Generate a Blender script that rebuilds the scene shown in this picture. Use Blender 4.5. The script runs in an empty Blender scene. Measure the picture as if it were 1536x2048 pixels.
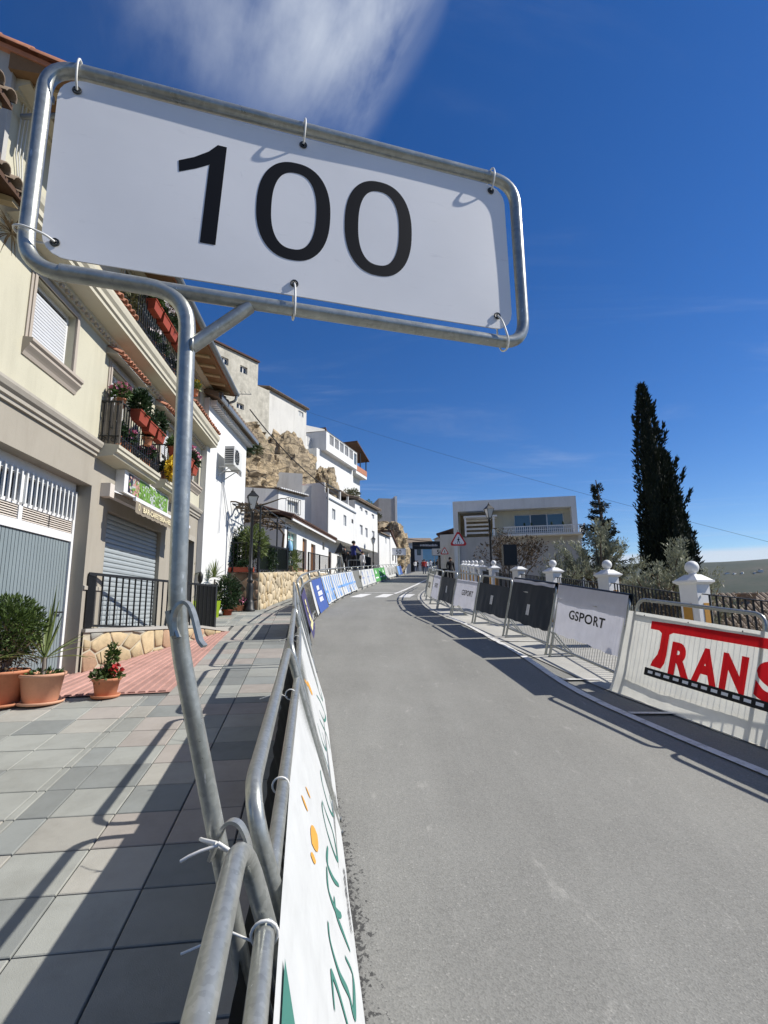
import bpy, bmesh, math, random
from mathutils import Vector, Matrix, noise

R = math.radians
rnd = random.Random(11)
sc = bpy.context.scene
col = sc.collection

# ------------------------------------------------------------------ camera
CAM_H = 1.70
pitch, roll = R(10.36), R(0.75)
f_ = Vector((0, math.cos(pitch), math.sin(pitch)))
u_ = Vector((0, -math.sin(pitch), math.cos(pitch)))
r_ = Vector((1, 0, 0))
rr = r_ * math.cos(roll) - u_ * math.sin(roll)
uu = u_ * math.cos(roll) + r_ * math.sin(roll)
cd = bpy.data.cameras.new('camera')
cam = bpy.data.objects.new('camera', cd)
col.objects.link(cam)
cam.matrix_world = Matrix(((rr.x, uu.x, -f_.x, 0), (rr.y, uu.y, -f_.y, 0), (rr.z, uu.z, -f_.z, CAM_H), (0, 0, 0, 1)))
cd.sensor_fit = 'VERTICAL'
cd.sensor_height = 36.0
cd.lens = 1050 / 2048 * 36.0
cd.clip_start = 0.05
cd.clip_end = 20000
sc.camera = cam

# ------------------------------------------------------------------ sun and sky
SUN_EL = R(42)
SUN_DIR = Vector((0.995 * math.cos(SUN_EL), 0.10 * math.cos(SUN_EL), math.sin(SUN_EL))).normalized()
sd = bpy.data.lights.new('sun', 'SUN')
sd.energy = 5.0
sd.angle = R(0.53)
sd.color = (1.0, 0.955, 0.88)
sun = bpy.data.objects.new('sun', sd)
col.objects.link(sun)
sun.rotation_euler = SUN_DIR.to_track_quat('Z', 'Y').to_euler()
sun.location = (30, 5, 40)

sc.view_settings.view_transform = 'Standard'
sc.view_settings.look = 'None'
sc.view_settings.gamma = 1.0
sc.view_settings.use_curve_mapping = False
sc.view_settings.exposure = 0.32

world = bpy.data.worlds.new('World')
sc.world = world
world.use_nodes = True
wn, wl = world.node_tree.nodes, world.node_tree.links
wn.clear()


def N(nt, typ, **kw):
    n = nt.nodes.new(typ)
    for k, v in kw.items():
        setattr(n, k, v)
    return n


def build_world():
    nt = world.node_tree
    out = N(nt, 'ShaderNodeOutputWorld')
    bg = N(nt, 'ShaderNodeBackground')
    bg.inputs['Strength'].default_value = 0.083
    sky = N(nt, 'ShaderNodeTexSky', sky_type='NISHITA')
    sky.sun_disc = False
    sky.sun_elevation = SUN_EL
    sky.sun_rotation = math.atan2(SUN_DIR.x, SUN_DIR.y)
    sky.altitude = 900
    sky.air_density = 1.0
    sky.dust_density = 0.1
    sky.ozone_density = 3.5
    tc = N(nt, 'ShaderNodeTexCoord')
    sep = N(nt, 'ShaderNodeSeparateXYZ')
    wl.new(tc.outputs['Generated'], sep.inputs[0])

    def mth(op, a, b=None, c=None, clamp=False):
        m = N(nt, 'ShaderNodeMath', operation=op)
        m.use_clamp = clamp
        for i, x in enumerate((a, b, c)):
            if x is None:
                continue
            if isinstance(x, (int, float)):
                m.inputs[i].default_value = x
            else:
                wl.new(x, m.inputs[i])
        return m.outputs[0]

    def ss(x, lo, hi):
        m = N(nt, 'ShaderNodeMapRange', interpolation_type='SMOOTHSTEP')
        wl.new(x, m.inputs['Value'])
        m.inputs['From Min'].default_value = lo
        m.inputs['From Max'].default_value = hi
        return m.outputs['Result']

    X, Y, Z = sep.outputs
    zc = mth('MAXIMUM', Z, 0.02)
    px = mth('DIVIDE', X, zc)
    py = mth('DIVIDE', Y, zc)
    # cirrus streak: coordinates across (q) and along (a) the streak on the cloud layer
    dx = mth('SUBTRACT', px, 0.085)
    dy = mth('SUBTRACT', py, 0.71)
    q = mth('ADD', mth('MULTIPLY', dx, 0.90), mth('MULTIPLY', dy, 0.436))
    a = mth('ADD', mth('MULTIPLY', dx, -0.436), mth('MULTIPLY', dy, 0.90))
    cmb = N(nt, 'ShaderNodeCombineXYZ')
    wl.new(mth('MULTIPLY', q, 8.0), cmb.inputs[0])
    wl.new(mth('MULTIPLY', a, 1.9), cmb.inputs[1])
    nz = N(nt, 'ShaderNodeTexNoise')
    nz.inputs['Scale'].default_value = 1.0
    nz.inputs['Detail'].default_value = 9
    nz.inputs['Roughness'].default_value = 0.62
    nz.inputs['Distortion'].default_value = 0.9
    wl.new(cmb.outputs[0], nz.inputs['Vector'])
    cmb2 = N(nt, 'ShaderNodeCombineXYZ')
    wl.new(mth('MULTIPLY', q, 3.2), cmb2.inputs[0])
    wl.new(mth('MULTIPLY', a, 1.6), cmb2.inputs[1])
    nz2 = N(nt, 'ShaderNodeTexNoise')
    nz2.inputs['Scale'].default_value = 1.6
    nz2.inputs['Detail'].default_value = 6
    nz2.inputs['Roughness'].default_value = 0.55
    wl.new(cmb2.outputs[0], nz2.inputs['Vector'])
    wob = mth('MULTIPLY_ADD', nz2.outputs['Fac'], 0.14, -0.07)
    q2 = mth('ADD', q, wob)
    rise = ss(q2, -0.72, -0.06)
    rise = mth('POWER', rise, 1.25)
    cut = mth('SUBTRACT', 1.0, ss(q2, -0.035, 0.05))
    end = mth('SUBTRACT', 1.0, ss(a, 0.10, 0.46))
    fib = ss(nz.outputs['Fac'], 0.28, 0.72)
    soft = ss(nz2.outputs['Fac'], 0.30, 0.72)
    body = mth('ADD', mth('MULTIPLY', fib, 0.28), mth('MULTIPLY', soft, 0.58))
    m1 = mth('MULTIPLY', mth('MULTIPLY', rise, cut), mth('MULTIPLY', end, body))
    # thin wisps over the rest of the sky
    cmb3 = N(nt, 'ShaderNodeCombineXYZ')
    wl.new(mth('MULTIPLY', px, 0.55), cmb3.inputs[0])
    wl.new(mth('MULTIPLY', py, 1.5), cmb3.inputs[1])
    nz3 = N(nt, 'ShaderNodeTexNoise')
    nz3.inputs['Scale'].default_value = 1.1
    nz3.inputs['Detail'].default_value = 8
    nz3.inputs['Roughness'].default_value = 0.6
    nz3.inputs['Distortion'].default_value = 0.9
    wl.new(cmb3.outputs[0], nz3.inputs['Vector'])
    wis = mth('MULTIPLY', ss(nz3.outputs['Fac'], 0.50, 0.86), 0.26)
    # low bank of cloud lying on the horizon
    el = mth('ADD', Z, mth('MULTIPLY_ADD', nz3.outputs['Fac'], 0.012, -0.006))
    bank = mth('SUBTRACT', 1.0, ss(el, 0.079, 0.090))
    bank = mth('MULTIPLY', bank, 0.8)
    cov = mth('MAXIMUM', mth('MAXIMUM', m1, wis), bank, clamp=True)
    gam = N(nt, 'ShaderNodeHueSaturation')
    gam.inputs['Saturation'].default_value = 1.30
    gam.inputs['Hue'].default_value = 0.511
    gam.inputs['Value'].default_value = 1.12
    wl.new(sky.outputs[0], gam.inputs['Color'])
    mix = N(nt, 'ShaderNodeMix', data_type='RGBA')
    wl.new(cov, mix.inputs['Factor'])
    wl.new(gam.outputs[0], mix.inputs[6])
    mix.inputs[7].default_value = (6.6, 7.2, 8.2, 1)
    wl.new(mix.outputs[2], bg.inputs['Color'])
    wl.new(bg.outputs[0], out.inputs['Surface'])


build_world()

# ------------------------------------------------------------------ materials
MATS = {}


def pr(nt):
    return nt.nodes['Principled BSDF']


def newmat(name):
    m = bpy.data.materials.new(name)
    m.use_nodes = True
    MATS[name] = m
    return m, m.node_tree


def coords(nt, mode='Object', scale=(1, 1, 1)):
    tc = N(nt, 'ShaderNodeTexCoord')
    if mode == 'World':
        g = N(nt, 'ShaderNodeNewGeometry')
        src = g.outputs['Position']
    else:
        src = tc.outputs[mode]
    mp = N(nt, 'ShaderNodeMapping')
    mp.inputs['Scale'].default_value = scale
    nt.links.new(src, mp.inputs['Vector'])
    return mp.outputs[0]


def noi(nt, vec, scale, detail=4, rough=0.55, dist=0.0):
    n = N(nt, 'ShaderNodeTexNoise')
    n.inputs['Scale'].default_value = scale
    n.inputs['Detail'].default_value = detail
    n.inputs['Roughness'].default_value = rough
    n.inputs['Distortion'].default_value = dist
    nt.links.new(vec, n.inputs['Vector'])
    return n.outputs['Fac']


def ramp(nt, fac, stops):
    r = N(nt, 'ShaderNodeValToRGB')
    e = r.color_ramp.elements
    while len(e) < len(stops):
        e.new(0.5)
    for i, (p, c) in enumerate(stops):
        e[i].position = p
        e[i].color = (c[0], c[1], c[2], 1)
    nt.links.new(fac, r.inputs[0])
    return r.outputs[0]


def mixc(nt, fac, a, b, mode='MIX'):
    m = N(nt, 'ShaderNodeMix', data_type='RGBA', blend_type=mode)
    for i, x in ((0, fac), (6, a), (7, b)):
        if isinstance(x, (int, float)):
            m.inputs[i].default_value = x
        elif isinstance(x, tuple):
            m.inputs[i].default_value = (x[0], x[1], x[2], 1)
        else:
            nt.links.new(x, m.inputs[i])
    return m.outputs[2]


def bump(nt, h, strength=0.2, dist=0.01):
    b = N(nt, 'ShaderNodeBump')
    b.inputs['Strength'].default_value = strength
    b.inputs['Distance'].default_value = dist
    nt.links.new(h, b.inputs['Height'])
    nt.links.new(b.outputs[0], pr(nt).inputs['Normal'])


def k(c, s):
    return tuple(min(1.0, x * s) for x in c)


def M(name, c, rough=0.75, var=0.12, scale=2.5, bs=0.15, bscale=60, metal=0.0, spec=0.35, rand=0.0, stain=0.0, mode='World', stretch=(1, 1, 1)):
    """A plain surface: colour with soft and fine variation, relief, optional streaky stains and per-object variation."""
    m, nt = newmat(name)
    p = pr(nt)
    v = coords(nt, mode, stretch)
    n1 = noi(nt, v, scale, 5, 0.6)
    cc = ramp(nt, n1, [(0.25, k(c, 1 - var)), (0.75, k(c, 1 + var))])
    n2 = noi(nt, v, bscale, 3, 0.6)
    cc = mixc(nt, 0.5 * var + 0.05, cc, ramp(nt, n2, [(0.3, k(c, 0.7)), (0.7, k(c, 1.25))]))
    if stain:
        vs = coords(nt, mode, (1.6, 1.6, 0.22))
        n3 = noi(nt, vs, 2.2, 6, 0.68)
        st = ramp(nt, n3, [(0.48, (0, 0, 0)), (0.78, (stain, stain, stain))])
        cc = mixc(nt, st, cc, (c[0] * 0.45, c[1] * 0.43, c[2] * 0.40))
    if rand:
        oi = N(nt, 'ShaderNodeObjectInfo')
        hv = N(nt, 'ShaderNodeHueSaturation')
        mr = N(nt, 'ShaderNodeMapRange')
        mr.inputs['To Min'].default_value = 1 - rand
        mr.inputs['To Max'].default_value = 1 + rand
        nt.links.new(oi.outputs['Random'], mr.inputs['Value'])
        nt.links.new(mr.outputs[0], hv.inputs['Value'])
        nt.links.new(cc, hv.inputs['Color'])
        cc = hv.outputs[0]
    nt.links.new(cc, p.inputs['Base Color'])
    p.inputs['Roughness'].default_value = rough
    p.inputs['Metallic'].default_value = metal
    p.inputs['Specular IOR Level'].default_value = spec
    if bs:
        bump(nt, n2, bs, 0.006)
    return m


def build_materials():
    M('cream', (0.50, 0.475, 0.365), 0.85, 0.07, 1.0, 0.2, 70, stain=0.26)
    M('taupe', (0.335, 0.305, 0.25), 0.85, 0.08, 1.0, 0.18, 70, stain=0.32)
    M('moulding', (0.38, 0.35, 0.295), 0.8, 0.08, 2, 0.1, 60, stain=0.3)
    M('cornice_cream', (0.50, 0.47, 0.37), 0.8, 0.06, 2, 0.1, 60, stain=0.3)
    M('frame_taupe', (0.40, 0.35, 0.295), 0.8, 0.04, 2, 0.05, 60)
    M('gable_grey', (0.42, 0.41, 0.39), 0.9, 0.10, 1.5, 0.25, 70, stain=0.3)
    M('white_wall', (0.68, 0.685, 0.67), 0.85, 0.07, 0.7, 0.35, 22, stain=0.28)
    M('white_wall_old', (0.60, 0.59, 0.55), 0.9, 0.08, 0.8, 0.3, 20, stain=0.35)
    M('paint_white', (0.70, 0.70, 0.69), 0.5, 0.03, 5, 0.03, 80)
    M('shutter_white', (0.58, 0.59, 0.60), 0.45, 0.03, 5, 0.02, 80)
    M('grille_white', (0.66, 0.67, 0.66), 0.5, 0.05, 5, 0.02, 80)
    M('louver', (0.62, 0.56, 0.49), 0.55, 0.05, 5, 0.02, 80)
    M('garage_blue', (0.20, 0.24, 0.25), 0.6, 0.07, 1.5, 0.08, 70, stain=0.12)
    M('roller_grey', (0.34, 0.375, 0.385), 0.45, 0.06, 3, 0.05, 60, spec=0.5)
    M('black_metal', (0.012, 0.013, 0.014), 0.5, 0.2, 20, 0.05, 150, spec=0.4)
    M('dark_metal', (0.03, 0.034, 0.036), 0.5, 0.2, 20, 0.05, 150, spec=0.4)
    M('gutter_grey', (0.20, 0.22, 0.235), 0.4, 0.1, 8, 0.05, 90, metal=0.3)
    M('wood_dark', (0.075, 0.036, 0.018), 0.7, 0.3, 6, 0.3, 50, stretch=(1, 1, 6))
    M('wood_door', (0.22, 0.105, 0.045), 0.6, 0.25, 4, 0.2, 40, stretch=(4, 4, 1))
    M('wood_beam', (0.42, 0.33, 0.20), 0.8, 0.2, 4, 0.2, 40)
    M('eave_board', (0.20, 0.115, 0.055), 0.8, 0.2, 4, 0.2, 40)
    M('terracotta', (0.52, 0.215, 0.115), 0.75, 0.14, 8, 0.1, 60, rand=0.10, mode='Object')
    M('terracotta_pale', (0.60, 0.33, 0.215), 0.8, 0.10, 9, 0.1, 60, rand=0.05, mode='Object')
    M('planter_red', (0.30, 0.055, 0.025), 0.55, 0.12, 6, 0.05, 60, rand=0.12, mode='Object')
    M('roof_tile', (0.40, 0.175, 0.105), 0.85, 0.3, 6, 0.25, 50, rand=0.25)
    M('roof_tile_old', (0.20, 0.155, 0.115), 0.9, 0.3, 3, 0.3, 40, rand=0.2)
    M('roof_tile_dark', (0.09, 0.05, 0.038), 0.9, 0.3, 6, 0.25, 50, rand=0.2)
    M('soil', (0.05, 0.035, 0.025), 1, 0.3, 30, 0.5, 60, spec=0.1)
    M('lime_plastic', (0.42, 0.60, 0.03), 0.45, 0.04, 4, 0, 50)
    M('glass_dark', (0.02, 0.026, 0.03), 0.08, 0.1, 3, 0, 10, spec=0.8)
    M('glass_sky', (0.05, 0.10, 0.14), 0.06, 0.1, 2, 0, 10, spec=1.0)
    M('glass_green', (0.22, 0.42, 0.38), 0.25, 0.1, 6, 0, 10, spec=0.8)
    M('curtain', (0.52, 0.54, 0.53), 0.7, 0.08, 8, 0.05, 30)
    M('kerb_stone', (0.32, 0.32, 0.30), 0.9, 0.1, 5, 0.3, 80)
    M('joint', (0.10, 0.10, 0.095), 0.95, 0.2, 8, 0.4, 60)
    M('tile_grey', (0.285, 0.292, 0.268), 0.9, 0.08, 5, 0.35, 220, rand=0.12, stain=0.34)
    M('tile_blue', (0.22, 0.232, 0.222), 0.9, 0.08, 5, 0.35, 220, rand=0.12, stain=0.34)
    M('tile_sand', (0.34, 0.33, 0.295), 0.9, 0.08, 5, 0.35, 220, rand=0.10, stain=0.34)
    M('tile_pink', (0.34, 0.31, 0.28), 0.9, 0.08, 5, 0.35, 220, rand=0.08, stain=0.34)
    M('red_paver', (0.42, 0.245, 0.205), 0.85, 0.16, 5, 0.3, 120, rand=0.12, stain=0.4)
    M('concrete', (0.40, 0.39, 0.355), 0.95, 0.14, 1.3, 0.35, 60, stain=0.2)
    M('mortar', (0.44, 0.39, 0.29), 0.95, 0.12, 6, 0.4, 60)
    M('mortar_dark', (0.30, 0.255, 0.185), 0.95, 0.12, 6, 0.4, 60)
    M('flag_tan', (0.46, 0.36, 0.215), 0.85, 0.22, 9, 0.6, 40, rand=0.18)
    M('flag_brown', (0.36, 0.235, 0.15), 0.85, 0.22, 9, 0.6, 40, rand=0.22)
    M('flag_grey', (0.31, 0.30, 0.26), 0.85, 0.2, 9, 0.6, 40, rand=0.22)
    M('flag_dark', (0.15, 0.10, 0.062), 0.85, 0.2, 9, 0.6, 40, rand=0.25)
    M('rubble', (0.50, 0.42, 0.29), 0.9, 0.18, 8, 0.6, 40, rand=0.15)
    M('ochre', (0.46, 0.235, 0.045), 0.8, 0.12, 14, 0.2, 90)
    M('zip_tie', (0.72, 0.71, 0.67), 0.4, 0.03, 10, 0, 50)
    M('letter_black', (0.004, 0.004, 0.005), 0.5, 0.1, 10, 0, 60, spec=0.2)
    M('print_black', (0.010, 0.010, 0.011), 0.7, 0.1, 10, 0, 60)
    M('print_green', (0.045, 0.17, 0.135), 0.7, 0.08, 12, 0, 90)
    M('print_orange', (0.62, 0.30, 0.05), 0.7, 0.08, 12, 0, 90)
    M('print_yellow', (0.74, 0.68, 0.36), 0.7, 0.08, 12, 0, 90)
    M('print_blue', (0.12, 0.19, 0.42), 0.7, 0.08, 12, 0, 90)
    M('print_white', (0.75, 0.76, 0.77), 0.7, 0.05, 12, 0, 90)
    M('print_cream', (0.72, 0.63, 0.40), 0.7, 0.08, 12, 0, 90)
    M('sign_grey', (0.50, 0.51, 0.53), 0.6, 0.05, 6, 0, 60)
    M('awning', (0.235, 0.20, 0.15), 0.85, 0.1, 6, 0.1, 200)
    M('poster_green', (0.16, 0.30, 0.05), 0.4, 0.5, 7, 0, 60)
    M('poster_dark', (0.035, 0.035, 0.05), 0.4, 0.3, 9, 0, 60)
    M('poster_pink', (0.46, 0.25, 0.20), 0.4, 0.2, 9, 0, 60)
    M('poster_pale', (0.42, 0.46, 0.42), 0.4, 0.2, 9, 0, 60)
    M('castle_stone', (0.50, 0.475, 0.40), 0.95, 0.32, 3.0, 0.9, 11, stain=0.6)
    M('ac_white', (0.60, 0.60, 0.57), 0.5, 0.05, 5, 0, 60)
    M('cloth_black', (0.010, 0.014, 0.018), 0.6, 0.2, 6, 0.1, 200)
    M('skin', (0.45, 0.26, 0.18), 0.6, 0.05, 8, 0, 60)
    M('hair', (0.012, 0.010, 0.009), 0.7, 0.1, 8, 0, 60)
    M('wear_red', (0.42, 0.035, 0.03), 0.85, 0.1, 8, 0.1, 90)
    M('wear_blue', (0.02, 0.03, 0.16), 0.85, 0.1, 8, 0.1, 90)
    M('wear_black', (0.012, 0.012, 0.014), 0.85, 0.1, 8, 0.1, 90)
    M('wear_grey', (0.22, 0.22, 0.23), 0.85, 0.1, 8, 0.1, 90)
    M('wear_white', (0.65, 0.65, 0.65), 0.85, 0.1, 8, 0.1, 90)
    M('wear_jeans', (0.05, 0.07, 0.12), 0.85, 0.1, 8, 0.1, 90)
    M('lamp_glass', (0.55, 0.56, 0.54), 0.2, 0.1, 5, 0, 40, spec=0.7)
    M('sign_white', (0.78, 0.78, 0.78), 0.5, 0.03, 5, 0, 40)
    M('sign_red', (0.52, 0.02, 0.02), 0.5, 0.03, 5, 0, 40)
    M('bark', (0.11, 0.085, 0.062), 0.95, 0.3, 12, 0.6, 40, mode='Object')
    M('twig_pale', (0.22, 0.195, 0.165), 0.95, 0.25, 12, 0.4, 40, mode='Object')
    M('dry_leaf', (0.10, 0.075, 0.05), 0.9, 0.3, 9, 0, 40)
    M('petal_pink', (0.66, 0.24, 0.36), 0.7, 0.2, 9, 0, 40)
    M('petal_white', (0.72, 0.66, 0.66), 0.7, 0.1, 9, 0, 40)
    M('petal_red', (0.42, 0.02, 0.02), 0.7, 0.2, 9, 0, 40)
    M('petal_yellow', (0.66, 0.46, 0.03), 0.7, 0.2, 9, 0, 40)
    M('bucket_green', (0.03, 0.20, 0.10), 0.5, 0.1, 9, 0, 40)
    M('cyan_panel', (0.20, 0.42, 0.62), 0.5, 0.1, 2, 0, 40)
    M('wire', (0.03, 0.03, 0.032), 0.7, 0.1, 9, 0, 40)

    # foliage kinds
    def leaf(name, c, var=0.35, trans=0.25, rough=0.55):
        m, nt = newmat(name)
        p = pr(nt)
        v = coords(nt, 'World')
        n1 = noi(nt, v, 3.5, 4, 0.6)
        n2 = noi(nt, v, 38, 2, 0.6)
        cc = ramp(nt, n1, [(0.3, k(c, 1 - var)), (0.7, k(c, 1 + var))])
        cc = mixc(nt, 0.45, cc, ramp(nt, n2, [(0.3, k(c, 0.5)), (0.7, k(c, 1.6))]))
        nt.links.new(cc, p.inputs['Base Color'])
        p.inputs['Roughness'].default_value = rough
        p.inputs['Specular IOR Level'].default_value = 0.35
        t = N(nt, 'ShaderNodeBsdfTranslucent')
        nt.links.new(cc, t.inputs['Color'])
        mx = N(nt, 'ShaderNodeMixShader')
        mx.inputs[0].default_value = trans
        nt.links.new(p.outputs[0], mx.inputs[1])
        nt.links.new(t.outputs[0], mx.inputs[2])
        nt.links.new(mx.outputs[0], nt.nodes['Material Output'].inputs['Surface'])
    leaf('leaf_cypress', (0.009, 0.017, 0.008), 0.4, 0.05, 0.8)
    leaf('leaf_conifer', (0.014, 0.026, 0.020), 0.4, 0.10, 0.6)
    leaf('leaf_olive', (0.25, 0.262, 0.18), 0.45, 0.25, 0.5)
    leaf('leaf_green', (0.055, 0.105, 0.025), 0.35, 0.25)
    leaf('leaf_bush', (0.060, 0.095, 0.020), 0.4, 0.2)
    leaf('leaf_dark', (0.022, 0.045, 0.016), 0.35, 0.2)
    leaf('leaf_yucca', (0.150, 0.190, 0.060), 0.3, 0.2, 0.45)
    leaf('leaf_scrub', (0.10, 0.105, 0.05), 0.4, 0.15)
    leaf('leaf_dry', (0.12, 0.085, 0.045), 0.35, 0.15)

    # asphalt
    m, nt = newmat('asphalt')
    p = pr(nt)
    v = coords(nt, 'World')
    big = noi(nt, v, 0.8, 8, 0.68)
    c = ramp(nt, big, [(0.30, (0.175, 0.173, 0.157)), (0.70, (0.265, 0.262, 0.238))])
    vs = coords(nt, 'World', (1.5, 0.16, 1))
    st = noi(nt, vs, 1.0, 6, 0.66)
    c = mixc(nt, 0.45, c, ramp(nt, st, [(0.3, (0.165, 0.163, 0.148)), (0.72, (0.30, 0.296, 0.268))]))
    agg = N(nt, 'ShaderNodeTexVoronoi')
    agg.inputs['Scale'].default_value = 130
    nt.links.new(v, agg.inputs['Vector'])
    sp = N(nt, 'ShaderNodeSeparateColor')
    nt.links.new(agg.outputs['Color'], sp.inputs[0])
    c = mixc(nt, 0.26, c, ramp(nt, sp.outputs[0], [(0.0, (0.075, 0.074, 0.068)), (0.5, (0.215, 0.212, 0.194)), (0.97, (0.29, 0.285, 0.26)), (1.0, (0.5, 0.48, 0.44))]))
    # pale scuffs worn into the surface
    sc_ = noi(nt, coords(nt, 'World', (2.6, 1.1, 1)), 2.3, 9, 0.72, 0.6)
    c = mixc(nt, ramp(nt, sc_, [(0.60, (0, 0, 0)), (0.74, (0.7, 0.7, 0.7))]), c, (0.38, 0.37, 0.335))
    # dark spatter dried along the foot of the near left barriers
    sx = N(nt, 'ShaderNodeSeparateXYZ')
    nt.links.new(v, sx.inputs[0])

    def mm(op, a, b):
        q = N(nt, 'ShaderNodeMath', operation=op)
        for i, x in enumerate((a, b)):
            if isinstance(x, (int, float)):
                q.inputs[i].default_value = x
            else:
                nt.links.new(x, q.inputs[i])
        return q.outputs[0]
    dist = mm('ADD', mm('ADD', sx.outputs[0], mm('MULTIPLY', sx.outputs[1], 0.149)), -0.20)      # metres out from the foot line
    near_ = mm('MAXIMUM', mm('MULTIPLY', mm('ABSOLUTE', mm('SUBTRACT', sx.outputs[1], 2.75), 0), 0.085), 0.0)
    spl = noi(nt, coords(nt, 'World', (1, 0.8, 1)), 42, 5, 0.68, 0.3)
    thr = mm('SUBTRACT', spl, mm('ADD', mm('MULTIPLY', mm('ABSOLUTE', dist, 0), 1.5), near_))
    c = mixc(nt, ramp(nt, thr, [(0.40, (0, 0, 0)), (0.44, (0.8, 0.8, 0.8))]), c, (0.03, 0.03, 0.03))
    nt.links.new(c, p.inputs['Base Color'])
    p.inputs['Roughness'].default_value = 0.88
    p.inputs['Specular IOR Level'].default_value = 0.3
    bump(nt, agg.outputs['Distance'], 0.3, 0.004)

    # road paint
    m, nt = newmat('road_paint')
    p = pr(nt)
    v = coords(nt, 'World')
    n1 = noi(nt, v, 9, 8, 0.7)
    nt.links.new(ramp(nt, n1, [(0.32, (0.40, 0.39, 0.36)), (0.5, (0.70, 0.69, 0.66))]), p.inputs['Base Color'])
    p.inputs['Roughness'].default_value = 0.7

    # galvanised steel
    m, nt = newmat('galvanised')
    p = pr(nt)
    v = coords(nt, 'World')
    vo = N(nt, 'ShaderNodeTexVoronoi')
    vo.inputs['Scale'].default_value = 95
    nt.links.new(v, vo.inputs['Vector'])
    sp = N(nt, 'ShaderNodeSeparateColor')
    nt.links.new(vo.outputs['Color'], sp.inputs[0])
    n1 = noi(nt, v, 14, 5, 0.65)
    c = mixc(nt, 0.35, ramp(nt, n1, [(0.3, (0.30, 0.31, 0.285)), (0.7, (0.41, 0.42, 0.39))]), ramp(nt, sp.outputs[0], [(0, (0.24, 0.25, 0.23)), (1, (0.48, 0.49, 0.46))]))
    sc_ = noi(nt, coords(nt, 'World', (60, 60, 14)), 1.0, 4, 0.7)
    c = mixc(nt, ramp(nt, sc_, [(0.66, (0, 0, 0)), (0.72, (0.7, 0.7, 0.7))]), c, (0.78, 0.79, 0.78))
    nt.links.new(c, p.inputs['Base Color'])
    p.inputs['Metallic'].default_value = 0.62
    nt.links.new(ramp(nt, n1, [(0.3, (0.27,) * 3), (0.7, (0.40,) * 3)]), p.inputs['Roughness'])
    bump(nt, n1, 0.12, 0.002)

    # sign sheet: white plastic with dirt scuffs
    m, nt = newmat('sign_sheet')
    p = pr(nt)
    v = coords(nt, 'Object')
    base = ramp(nt, noi(nt, v, 3.0, 4), [(0.3, (0.77, 0.77, 0.775)), (0.7, (0.83, 0.83, 0.835))])
    s1 = noi(nt, coords(nt, 'Object', (28, 28, 9)), 1.0, 6, 0.72, 0.4)
    base = mixc(nt, ramp(nt, s1, [(0.69, (0, 0, 0)), (0.76, (0.55, 0.55, 0.55))]), base, (0.34, 0.35, 0.37))
    s2 = noi(nt, coords(nt, 'Object', (7, 7, 46)), 1.0, 6, 0.7, 0.2)
    base = mixc(nt, ramp(nt, s2, [(0.62, (0, 0, 0)), (0.80, (0.4, 0.4, 0.4))]), base, (0.45, 0.46, 0.48))
    nt.links.new(base, p.inputs['Base Color'])
    p.inputs['Roughness'].default_value = 0.5
    bump(nt, noi(nt, coords(nt, 'Object', (2, 2, 6)), 3.0, 3), 0.05, 0.006)

    # thin woven cloth that lets some light through
    def cloth(name, c, trans=0.35, rough=0.85, streak=0.0):
        m, nt = newmat(name)
        p = pr(nt)
        v = coords(nt, 'World')
        n1 = noi(nt, v, 5, 5, 0.6)
        cc = ramp(nt, n1, [(0.3, k(c, 0.93)), (0.7, k(c, 1.05))])
        if streak:
            n2 = noi(nt, coords(nt, 'World', (2.0, 2.0, 11)), 2.0, 7, 0.7)
            cc = mixc(nt, ramp(nt, n2, [(0.5, (0, 0, 0)), (0.8, (streak,) * 3)]), cc, k(c, 0.62))
        nt.links.new(cc, p.inputs['Base Color'])
        p.inputs['Roughness'].default_value = rough
        p.inputs['Specular IOR Level'].default_value = 0.25
        t = N(nt, 'ShaderNodeBsdfTranslucent')
        nt.links.new(cc, t.inputs['Color'])
        mx = N(nt, 'ShaderNodeMixShader')
        mx.inputs[0].default_value = trans
        nt.links.new(p.outputs[0], mx.inputs[1])
        nt.links.new(t.outputs[0], mx.inputs[2])
        nt.links.new(mx.outputs[0], nt.nodes['Material Output'].inputs['Surface'])
        bump(nt, noi(nt, v, 28, 3), 0.25, 0.004)
    cloth('cloth_white', (0.53, 0.54, 0.53), 0.08, streak=0.25)
    cloth('print_red', (0.72, 0.022, 0.03), 0.6)
    cloth('cloth_trans', (0.82, 0.81, 0.74), 0.38, streak=0.10)
    cloth('cloth_lilac', (0.70, 0.70, 0.76), 0.26)
    cloth('cloth_cream', (0.70, 0.68, 0.60), 0.35)
    cloth('cloth_purple', (0.065, 0.060, 0.14), 0.10)
    cloth('cloth_blue', (0.06, 0.11, 0.33), 0.12)
    cloth('cloth_sky', (0.17, 0.34, 0.66), 0.2)
    cloth('cloth_green', (0.10, 0.33, 0.10), 0.15)
    cloth('cloth_navy', (0.010, 0.018, 0.030), 0.03, 0.55)
    cloth('mesh_grey', (0.20, 0.205, 0.19), 0.2)

    # rock of the bluff
    m, nt = newmat('rock')
    p = pr(nt)
    v = coords(nt, 'World')
    big = noi(nt, v, 0.45, 6, 0.62, 0.4)
    c = ramp(nt, big, [(0.28, (0.17, 0.14, 0.105)), (0.45, (0.36, 0.285, 0.185)), (0.60, (0.46, 0.34, 0.19)), (0.74, (0.40, 0.36, 0.28))])
    strata = noi(nt, coords(nt, 'World', (0.5, 0.5, 2.8)), 1.6, 8, 0.7, 0.5)
    c = mixc(nt, 0.5, c, ramp(nt, strata, [(0.30, (0.10, 0.085, 0.06)), (0.5, (0.37, 0.29, 0.185)), (0.72, (0.52, 0.43, 0.29))]))
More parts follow.
